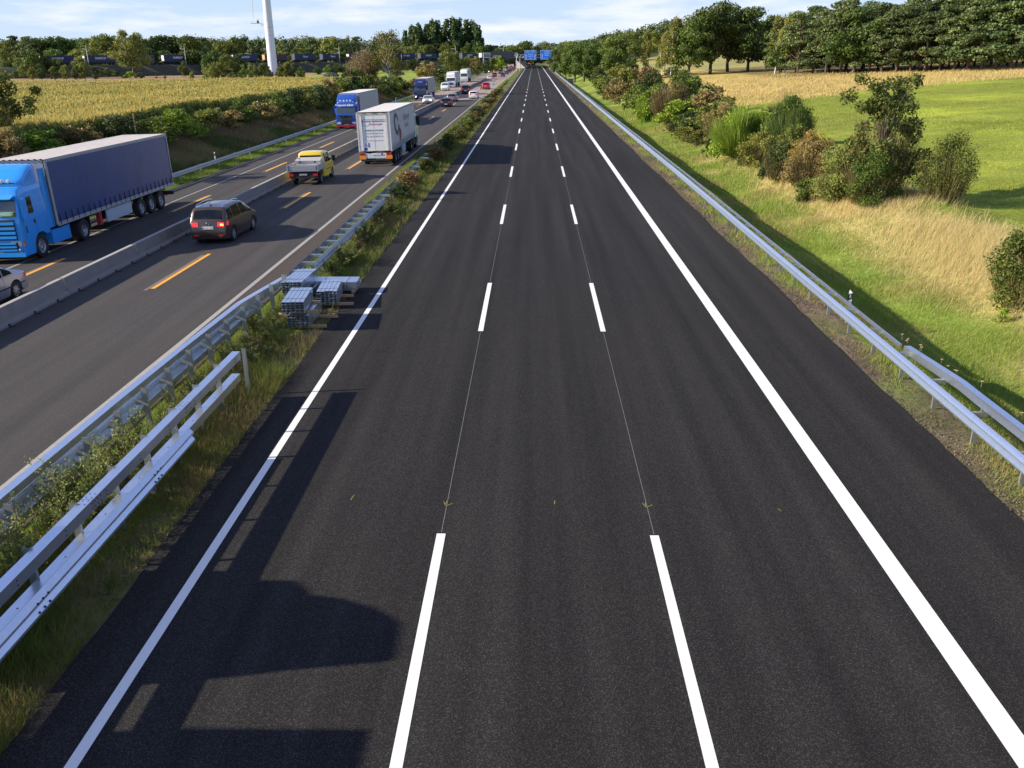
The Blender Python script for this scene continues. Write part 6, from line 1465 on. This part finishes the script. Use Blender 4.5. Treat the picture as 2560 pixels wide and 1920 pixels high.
m_ = MB(); m_.box((10.6, -.05, 10.45), (11.6, .05, 11.7)); o = m_.build('exit_number_tab', mat('tab_pale', (.55, .68, .66), .5)); o.location = (0, 485.5, 0); tag(o, 'small pale exit number tab above the right blue sign', 'sign tab')
BS = thing('overhead_sign', 'dark back of the overhead signs over the old carriageway', 'road sign', (0, 500, 0))
m_ = MB(); m_.box((-23.5, -.1, 6.1), (-11.2, .1, 10.0)); m_.build('panel', IRON, BS)
m_ = MB(); m_.box((-27.5, .15, 6.8), (-9.5, .4, 7.1)); m_.box((-27.5, .15, 9.0), (-9.5, .4, 9.3)); m_.build('truss', GAL, BS)
for x in (-27.4, -9.6): m_ = MB(); m_.cyl((x, .3, -.5), (x, .3, 9.3), .22, n=8); m_.build('post', GAL, BS)
m_ = MB(); m_.box((-24.5, -.4, 6.0), (-18.5, -.15, 6.2))
for i in range(5): m_.box((-21.8+i*.8, -.4, 6.2), (-21.5+i*.8, -.3, 7.9))
m_.build('maintenance_platform', mat('platform_grey', (.5, .53, .55), .5), BS)
for x, y in ((14.3, 505), (18.0, 470)):
    P = thing('camera_mast' if x < 15 else 'lamp_mast', 'slim grey mast right of the blue signs' if x > 15 else 'slim grey post just under the right blue sign', 'mast', (x, y, 0)); m_ = MB(); m_.cyl((0, 0, 0), (-.6 if x > 15 else 0, 0, 8.5 if x > 15 else 6), .12, .08, n=6); m_.build('pole', GAL, P)
    m_ = MB(); m_.box((-1.4, -.06, 8.3 if x > 15 else 5.9), (.3, .06, 8.5 if x > 15 else 6.1)); m_.build('arm', GAL, P)

# machines at the end of the new surface
OM = mat('machine_orange', (.75, .33, .06), .5, var=.15); RM = mat('machine_red', (.40, .05, .04), .5)
for x, y, cm_, lab in ((-4.6, 730, OM, 'orange road-building machine on the left at the end of the new surface'), (-.6, 738, OM, 'orange road-building machine on the right at the end of the new surface'), (-7.3, 735, RM, 'red road-building machine left of the orange ones')):
    t = thing('paving_machine', lab, 'paving machine', (x, y, 0))
    m_ = MB(); m_.box((-1.5, -3, .5), (1.5, 2.6, 1.6)); m_.build('chassis', DARK, t)
    m_ = MB(); m_.box((-1.35, -1.2, 1.6), (1.35, 2.5, 2.9)); m_.box((-.9, -2.9, 1.6), (.9, -1.3, 2.2)); m_.build('body', cm_, t)
    m_ = MB(); m_.box((-1.2, -.8, 3.6), (1.2, 1.6, 3.75)); m_.build('canopy', cm_, t)
    for s_ in (1, -1):
        m_ = MB(); m_.cyl((s_*1.1, -.7, 2.8), (s_*1.1, -.7, 3.6), .06, n=6); m_.build('canopy_post', DARK, t)
        for yy0 in (-2.2, 1.6): m_ = MB(); m_.cyl((s_*1.25-.3, yy0, .7), (s_*1.25+.3, yy0, .7), .7, n=14); m_.build('wheel', TYRE, t)

# --- small roadside things
def delineator(label, x, y, g_=None):
    t = thing('delineator_post', label, 'delineator post', (x, y, gzf(x, y)), 0, g_)
    m_ = MB(); m_.add([(-.06, -.05, 0), (.06, -.05, 0), (0, .06, 0), (-.06, -.05, .96), (.06, -.05, .96), (0, .06, 1.04)], [(0, 1, 4, 3), (1, 2, 5, 4), (2, 0, 3, 5), (3, 4, 5)]); m_.build('post', mat('post_white', (.80, .80, .78), .4), t)
    m_ = MB(); m_.add([(-.062, -.053, .72), (.062, -.053, .78), (.002, .064, .80), (-.062, -.053, .92), (.062, -.053, .96), (.002, .064, .97)], [(0, 1, 4, 3), (1, 2, 5, 4), (2, 0, 3, 5)]); m_.build('black_band', BLACK, t)
    m_ = MB(); m_.box((-.02, -.058, .80), (.02, -.053, .92)); m_.build('reflector', CLEAR, t)
delineator('white delineator post beside the right guard rail', 9.95, 26.6); delineator('delineator post on the left verge behind the azure lorry', -26.2, 72.5); delineator('distant delineator post below the birch on the left verge', -25.9, 170)
SG = thing('speed_sign', 'round red-rimmed sign with two white plates beside the left carriageway', 'road sign', (-9.05, 205, 0))
m_ = MB(); m_.cyl((0, 0, 0), (0, 0, 3.1), .04, n=8); m_.build('pole', GAL, SG)
m_ = MB(); m_.lathe([(0, -.05), (.42, -.05), (.42, -.02), (0, -.02)], (0, 0, 2.75), 'y', 24); m_.build('rim', mat('sign_red', (.50, .04, .04), .5), SG)
m_ = MB(); m_.lathe([(0, -.056), (.31, -.056), (.31, -.05), (0, -.05)], (0, 0, 2.75), 'y', 24); m_.build('disc', mat('sign_white_face', (.72, .70, .68), .5), SG)
text_mesh('80', .36, INK, 'numerals', SG, Matrix.Translation((0, -.06, 2.75)) @ Matrix(((1, 0, 0, 0), (0, 0, -1, 0), (0, 1, 0, 0), (0, 0, 0, 1))))
for z in (1.85, 1.25):
    m_ = MB(); m_.box((-.42, -.05, z-.24), (.42, -.03, z+.24)); m_.build('plate', mat('sign_white_face', (.72, .70, .68)), SG)
m_ = MB(); m_.box((-.28, -.056, 1.80), (.10, -.052, 1.98)); m_.box((.12, -.056, 1.80), (.26, -.052, 1.92)); m_.build('lorry_symbol', INK, SG)
CB = thing('utility_cabinet', 'small dark utility cabinet behind the right guard rail', 'cabinet', (12.0, 300, gzf(12., 300)-.1))
m_ = MB(); m_.box((-.9, -.3, 0), (.9, .3, 1.3)); m_.build('housing', mat('cabinet_brown', (.10, .085, .08), .6), CB); m_ = MB(); m_.box((-1.0, -.36, 1.3), (1.0, .36, 1.42)); m_.build('lid', GAL, CB)
BX = thing('marker_stake', 'thin pale stake standing in the bushes of the left bank', 'stake', (-31.8, 71, gzf(-31.8, 71))); m_ = MB(); m_.box((-.04, -.04, 0), (.04, .04, 2.7)); m_.build('stake', WOOD, BX)

# ------------------------------------------------------------------ low growth
def blades(name, X, Y, h, wd, col, lean, seed, kind='stuff', z=None, m=None):
    r = np.random.default_rng(seed); n = len(X); Z = gz(X, Y)-.04 if z is None else z
    a = r.uniform(0, 2*PI, n); ca, sa = np.cos(a), np.sin(a)
    lx = lean[0]*h+r.normal(size=n)*.35*h; ly = lean[1]*h+r.normal(size=n)*.35*h
    V = np.stack([np.stack([X-ca*wd, Y-sa*wd, Z], 1), np.stack([X+ca*wd, Y+sa*wd, Z], 1), np.stack([X+lx, Y+ly, Z+h], 1)], 1).reshape(-1, 3)
    o = link_mesh(name, np_mesh(name, V, np.arange(3*n).reshape(n, 3), m or LEAF0, np.repeat(col, 3, 0))); return tag(o, kind=kind)
def scatter(n, x0, x1, y0, y1, dens, seed):
    """rejection sample with density function of (x,y) in 0..1 ; y sampled ~1/y^1.3"""
    r = np.random.default_rng(seed); u = r.uniform(0, 1, n); k = -.5
    Y = (y0**k+(y1**k-y0**k)*u)**(1/k); X = r.uniform(x0, x1, n); keep = r.uniform(0, 1, n) < dens(X, Y); return X[keep], Y[keep], r
# green verge, right
X, Y, r = scatter(420000, 8.95, 20.0, 11, 150, lambda x, y: np.clip(.25+1.2*vnoise(x, y, 1.5), 0, 1)*np.where(x < 9.9, np.clip((x-9.0)*1.4*(vnoise(x, y, 2.2) > .40), 0, 1), 1)*np.where((x > 15.2) & (y < 60), .45, 1), 1)
n = len(X); f = r.uniform(0, 1, n)[:, None]; dry = (vnoise(X, Y, 2.6)+.25*r.normal(size=n) > .72)[:, None]
c = np.array([.15, .22, .03])*(1-f)+np.array([.32, .38, .07])*f; c = np.where(dry, np.array([.34, .27, .11])*(.8+.4*f), c)
sc = np.clip(Y/26, .8, 3.4)
blades('verge_grass', X, Y, r.uniform(.06, .20, n)*np.clip(.6+vnoise(X, Y, 3.), .6, 1.5)*(1+.25*(sc-1)), .006*sc, c, (.25, .05), 2)
# straw grass on the ridge
X, Y, r = scatter(230000, 12.5, 21.5, 20, 165, lambda x, y: (1-.75*sm((y-52)/30))*np.clip(np.exp(-((x-17.7)/1.9)**2)*1.15*np.clip((vnoise(x, y, 5.)-.12)*2.6, 0, 1), 0, 1), 3)
n = len(X); f = r.uniform(0, 1, n)[:, None]; c = np.array([.46, .37, .13])*(1-f)+np.array([.72, .62, .30])*f; sc = np.clip(Y/30, .8, 3.)
blades('straw_grass', X, Y, r.uniform(.22, .62, n), .006*sc, c, (.45, .12), 4)
# meadow
X, Y, r = scatter(260000, 19.5, 75, 36, 150, lambda x, y: np.clip(.2+vnoise(x, y, 3.), 0, 1)*((x/y) < .66), 5)
n = len(X); f = r.uniform(0, 1, n)[:, None]; c = np.array([.20, .265, .03])*(1-f)+np.array([.36, .40, .08])*f; sc = np.clip(Y/30, 1, 4)
blades('meadow_grass', X, Y, r.uniform(.05, .17, n)*np.clip(.2+vnoise(X, Y, 4.)+1.6*np.clip(vnoise(X+9, Y, 1.3)-.5, 0, 1), .4, 2.), .008*sc, c*(1.15-.75*np.clip(vnoise(X+9, Y, 1.3)-.45, 0, 1))[:, None], (.2, .05), 6)
X, Y, r = scatter(90000, 20.5, 150, 90, 230, lambda x, y: sm((y-(118+.62*(x-20)))/6)*((x/y) < .66), 7)
n = len(X); f = r.uniform(0, 1, n)[:, None]; c = np.array([.42, .31, .11])*(1-f)+np.array([.60, .46, .20])*f
blades('stubble_grass', X, Y, r.uniform(.2, .55, n), .05, c, (.2, .05), 8)
# central strip grass and left verge
X, Y, r = scatter(240000, -8.95, -6.42, 3.5, 190, lambda x, y: np.clip(.15+1.3*vnoise(x, y, 1.1), 0, 1)*np.where(x > -7.1, np.where(vnoise(x, y, 1.6) > .45, .8, .35), 1)*np.where((y > 24.5) & (y < 31.2) & (x > -8.3), .12, 1), 9)
n = len(X); f = r.uniform(0, 1, n)[:, None]; dry = (vnoise(X, Y, 1.6)+.2*r.normal(size=n) > .84)[:, None]
c = np.array([.10, .155, .022])*(1-f)+np.array([.24, .29, .055])*f; c = np.where(dry, np.array([.27, .20, .09])*(.7+.5*f), c); sc = np.clip(Y/26, .6, 3.)
blades('central_strip_grass', X, Y, r.uniform(.08, .36, n)*np.clip(.5+vnoise(X, Y, 1.8), .4, 1.4), .007*sc, c, (.1, .05), 10)
X, Y, r = scatter(60000, -9.25, -8.75, 48, 320, lambda x, y: np.clip(vnoise(x, y, 4)*1.3, .25, 1), 13)
n = len(X); f = r.uniform(0, 1, n)[:, None]; c = np.array([.15, .20, .03])*(1-f)+np.array([.28, .32, .07])*f
blades('tall_edge_grass', X, Y, r.uniform(.2, .60, n), .02*np.clip(Y/70, .8, 3), c, (-.1, .05), 14)
X, Y, r = scatter(200000, -33.5, -24.4, 46, 260, lambda x, y: np.clip(.3+vnoise(x, y, 2.), 0, 1), 11)
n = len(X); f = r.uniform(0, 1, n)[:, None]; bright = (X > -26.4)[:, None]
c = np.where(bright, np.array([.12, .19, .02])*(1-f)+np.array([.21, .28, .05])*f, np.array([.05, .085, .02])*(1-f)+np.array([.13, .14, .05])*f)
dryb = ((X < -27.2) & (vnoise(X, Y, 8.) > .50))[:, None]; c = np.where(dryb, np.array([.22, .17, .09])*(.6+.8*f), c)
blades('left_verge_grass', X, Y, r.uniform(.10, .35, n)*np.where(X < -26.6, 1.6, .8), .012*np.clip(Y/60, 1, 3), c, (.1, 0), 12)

# weeds between the two near barriers and low shrubs down the central strip
def weed_mesh(h, w_, n, pal, seed, size):
    r = np.random.default_rng(seed); ns = 16; b = r.normal(size=(ns, 2))*w_*.12; d = r.normal(size=(ns, 2))*w_*.28; hh = h*r.uniform(.55, 1.05, ns)
    k = r.integers(0, ns, n); t = r.uniform(.18, 1, n)
    P = np.concatenate([b[k]+d[k]*t[:, None]**1.3, (hh[k]*t)[:, None]], 1)+r.normal(size=(n, 3))*.035*h
    Nn = unit(n, r); Nn[:, 2] += .6; Nn /= np.linalg.norm(Nn, axis=1)[:, None]; V, F = cards(P, Nn, size*(1.2-.5*t), r, .5)
    pal = np.array(pal); f = np.clip(t+r.normal(size=n)*.25, 0, 1)[:, None]; c = pal[0]*(1-f)+pal[1]*f; c *= r.uniform(.7, 1.3, n)[:, None]
    lm = np_mesh('leaves', V, F, LEAF0, np.repeat(c, 4, 0))
    mb = MB()
    for i in range(ns):
        p = Vector((b[i][0], b[i][1], 0))
        for j in range(1, 4):
            tt = j/3; q_ = Vector((b[i][0]+d[i][0]*tt**1.3, b[i][1]+d[i][1]*tt**1.3, hh[i]*tt)); mb.cyl(p, q_, .006, .004, n=4, cap=False); p = q_
    mb.mats.append(mat('reddish_stem', (.16, .09, .05), .8)); return lm, mb.mesh('stems')
WEED = [weed_mesh(1.0, .9, 1500, [(.15, .13, .05), (.21, .27, .06)], 400, .030), weed_mesh(1.0, .8, 1300, [(.12, .12, .04), (.28, .34, .10)], 401, .028), weed_mesh(1.0, 1.0, 1300, [(.07, .09, .025), (.15, .19, .04)], 402, .034), weed_mesh(1.0, .9, 1200, [(.20, .11, .05), (.26, .17, .08)], 403, .028)]
def weed(k, label, x, y, h, g_=None, sx=1.):
    t = thing('weed_plant', label, 'weed', (x, y, gzf(x, y)-.02), random.uniform(0, 6), g_); t.scale = (h*sx, h*sx, h); link_mesh('leaves', WEED[k][0], t); link_mesh('stems', WEED[k][1], t)
for i, (x, y, h, k) in enumerate([(-8.35, 9.6, .8, 0), (-8.2, 10.3, .95, 2), (-8.45, 11.0, 1.0, 0), (-8.1, 11.6, 1.1, 0), (-8.4, 12.2, 1.2, 1), (-8.0, 12.7, 1.05, 0), (-8.35, 13.2, 1.3, 1), (-8.05, 13.8, 1.1, 2), (-8.3, 14.3, 1.25, 1), (-8.0, 14.9, 1.15, 0), (-8.35, 15.5, 1.2, 1), (-8.05, 16.0, 1.05, 0), (-8.3, 16.7, 1.1, 1), (-8.0, 17.4, .9, 2), (-8.2, 18.2, .8, 0), (-8.55, 13.9, 1.25, 1), (-7.9, 15.9, .9, 0)]):
    weed(k, 'leafy reddish-stemmed weed growing between the two nearest barriers', x, y, h, 'weeds between the barriers')
for i, (x, y, h, k) in enumerate([(-7.6, 21.0, .55, 3), (-7.7, 22.0, .65, 0), (-7.4, 22.6, .5, 2), (-7.9, 23.0, .7, 3), (-7.5, 23.8, .45, 2), (-7.5, 20.3, .4, 2), (-6.8, 20.8, .3, 2), (-6.95, 18.2, .28, 2), (-6.75, 16.4, .25, 0), (-6.9, 14.5, .3, 2), (-6.7, 11.6, .25, 2)]):
    weed(k, 'small weed tuft in the bare soil before the steel bundles', x, y, h, 'weed tufts before the bundles', 1.2)
for i in range(16): weed((1, 2, 0, 2)[i % 4], 'green leafy weed beside the tall posts of the old carriageway barrier', -8.15+.28*math.sin(i*2.7), 18.9+.55*i, .55+.22*math.sin(i*1.3), 'weeds beside the tall posts', 1.3)
for i in range(10): weed((2, 2, 1, 3)[i % 4], 'leafy weed clump along the ladder-like barrier', -7.75+.25*math.sin(i*2.3), 32.5+1.55*i, .75+.2*math.sin(i*1.7), 'weed clumps along the ladder-like barrier', 1.5)
for i in range(44):
    y = 51+2.4*i*(1+.012*i); s_ = (1.0+.35*math.sin(i*1.9))/3
    if 54 < y < 62: continue
    pal = ('dark', 'red', 'shrub', 'brown', 'dark', 'oak2')[i % 6]
    plant(SHR[pal], 'low shrub in the hedge-like planting of the central strip', 'shrub', 0, y, s_*1.15, 'low shrubs of the central strip', X=-7.75+.25*math.sin(i*3.1), sx=1.25+.015*i*.6, trunk=False)
# dead flower heads by the right box rail
for i, (x, y, h) in enumerate([(9.95, 20.3, .9), (10.1, 19.4, .95), (10.0, 21.5, .9), (10.15, 18.6, 1.0), (10.2, 22.8, .8), (9.9, 17.4, .8), (10.3, 17.0, .9), (10.25, 20.2, .85)]):
    t = thing('dry_flower', 'dry wild carrot with a brown seed head behind the box rail', 'wildflower', (x, y, gzf(x, y)), i*1.3, 'dry flower heads behind the box rail')
    m_ = MB()
    for q in range(3):
        a = Vector((.02*q, 0, 0)); b = Vector((.10*math.cos(q*2.1+i), .10*math.sin(q*2.1+i), h*(1-.12*q))); m_.cyl(a, b, .005, .004, n=4)
    m_.build('stalk', mat('dry_stalk', (.30, .24, .12), .8), t); m_ = MB()
    for q in range(3):
        b = Vector((.10*math.cos(q*2.1+i), .10*math.sin(q*2.1+i), h*(1-.12*q)))
        for k2 in range(10): e = b+Vector((.03*math.cos(k2*.63), .03*math.sin(k2*.63), .035)); m_.cyl(b, e, .003, .010, n=4)
    m_.build('seed_head', mat('seed_head_brown', (.36, .27, .15), .8), t)

# corn field
CL = leaf_mat('corn_leaf', .05, .3, .5)
r = np.random.default_rng(21); n = 60000
u = r.uniform(0, 1, n); Yc = (44**-.3+(207**-.3-44**-.3)*u)**(1/-.3); edge = -34.0-.9*vnoise(Yc*0, Yc, 6.)
depth = r.uniform(0, 1, n)**1.6*(Yc*.70-20); Xc = edge-depth; Xc = np.round(Xc/.7)*.7+r.normal(size=n)*.08; ok = Xc < edge; Xc, Yc = Xc[ok], Yc[ok]; n = len(Xc)
Zc = gz(Xc, Yc); H = r.uniform(1.95, 2.45, n)*(.93+.14*vnoise(Xc, Yc, 10.))
VV, FF, CC = [], [], []
def addtri(p0, p1, p2, c):
    VV.append(np.stack([p0, p1, p2], 1).reshape(-1, 3)); CC.append(np.repeat(c, 3, 0))
base = np.stack([Xc, Yc, Zc], 1)
for q in range(6):
    a = r.uniform(0, 2*PI, n); zf = r.uniform(.25, .95, n); d = np.stack([np.cos(a), np.sin(a), np.zeros(n)], 1); pz = base+np.array([0, 0, 1])*(H*zf)[:, None]
    w_ = np.stack([-np.sin(a), np.cos(a), np.zeros(n)], 1)*.045*np.clip(Yc/70, 1, 2)[:, None]; L_ = r.uniform(.35, .7, n)[:, None]
    mid = pz+d*L_*.5+np.array([0, 0, .28]); tip = pz+d*L_+np.array([0, 0, -.02])
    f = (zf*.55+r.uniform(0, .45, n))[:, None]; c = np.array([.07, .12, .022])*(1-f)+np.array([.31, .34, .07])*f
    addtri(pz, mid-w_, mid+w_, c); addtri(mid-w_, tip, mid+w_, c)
for q in range(4):
    a = r.uniform(0, 2*PI, n); d = np.stack([np.cos(a), np.sin(a), np.zeros(n)], 1)*r.uniform(.03, .16, n)[:, None]; top_ = base+np.array([0, 0, 1])*H[:, None]
    w_ = np.stack([-np.sin(a), np.cos(a), np.zeros(n)], 1)*(.014*np.clip(Yc/45, 1, 4))[:, None]
    f = r.uniform(0, 1, n)[:, None]; c = np.array([.50, .36, .09])*(1-f)+np.array([.70, .54, .17])*f
    addtri(top_-w_-np.array([0, 0, .15]), top_+w_-np.array([0, 0, .15]), top_+d+np.array([0, 0, .26]), c)
a = r.uniform(0, 2*PI, n); w_ = np.stack([-np.sin(a), np.cos(a), np.zeros(n)], 1)*.02; addtri(base-w_, base+w_, base+np.array([0, 0, 1])*H[:, None], np.tile([.10, .13, .03], (n, 1)))
V = np.concatenate(VV); tag(link_mesh('corn_plants', np_mesh('corn_plants', V, np.arange(len(V)).reshape(-1, 3), CL, np.concatenate(CC))), kind='stuff')
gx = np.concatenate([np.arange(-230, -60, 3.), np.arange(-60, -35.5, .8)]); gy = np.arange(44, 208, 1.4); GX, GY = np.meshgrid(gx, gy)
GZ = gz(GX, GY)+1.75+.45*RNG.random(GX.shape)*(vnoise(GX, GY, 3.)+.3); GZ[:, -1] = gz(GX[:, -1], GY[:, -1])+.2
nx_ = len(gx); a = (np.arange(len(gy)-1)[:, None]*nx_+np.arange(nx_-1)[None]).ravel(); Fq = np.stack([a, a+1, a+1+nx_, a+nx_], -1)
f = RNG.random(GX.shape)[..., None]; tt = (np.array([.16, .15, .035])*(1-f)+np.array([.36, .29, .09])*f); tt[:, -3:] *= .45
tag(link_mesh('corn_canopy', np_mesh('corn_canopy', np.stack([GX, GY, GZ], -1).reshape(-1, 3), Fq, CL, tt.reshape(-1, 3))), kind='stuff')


# loose soil and gravel along both edges of the new surface
r = np.random.default_rng(31); VV = []; FF = []; CC = []; n = 5200
Y = (11**-.6+(95**-.6-11**-.6)*r.uniform(0, 1, n))**(1/-.6); side = r.uniform(0, 1, n) < .6
X = np.where(side, 8.84+np.abs(r.normal(size=n))*.45, -6.46-np.abs(r.normal(size=n))*.28); Z = gz(X, Y)-.02; sz = r.uniform(.008, .034, n)*np.clip(Y/28, .8, 2)
P = np.stack([X, Y, Z], 1); a = r.uniform(0, 6.28, n)
for q in range(4): VV.append(P+np.stack([np.cos(a+q*1.57)*sz*r.uniform(.7, 1.3, n), np.sin(a+q*1.57)*sz, np.zeros(n)], 1))
VV.append(P+np.stack([r.normal(size=n)*.004, r.normal(size=n)*.004, sz*r.uniform(.8, 1.6, n)], 1))
V = np.stack(VV, 1).reshape(-1, 3); b = np.arange(n)*5; F = np.concatenate([np.stack([b+q, b+(q+1) % 4, b+4], 1) for q in range(4)])
c = np.array([.20, .155, .10])*r.uniform(.35, 1.5, n)[:, None]
tag(link_mesh('loose_soil', np_mesh('loose_soil', V, F, LEAF0, np.repeat(c, 5, 0))), kind='stuff')
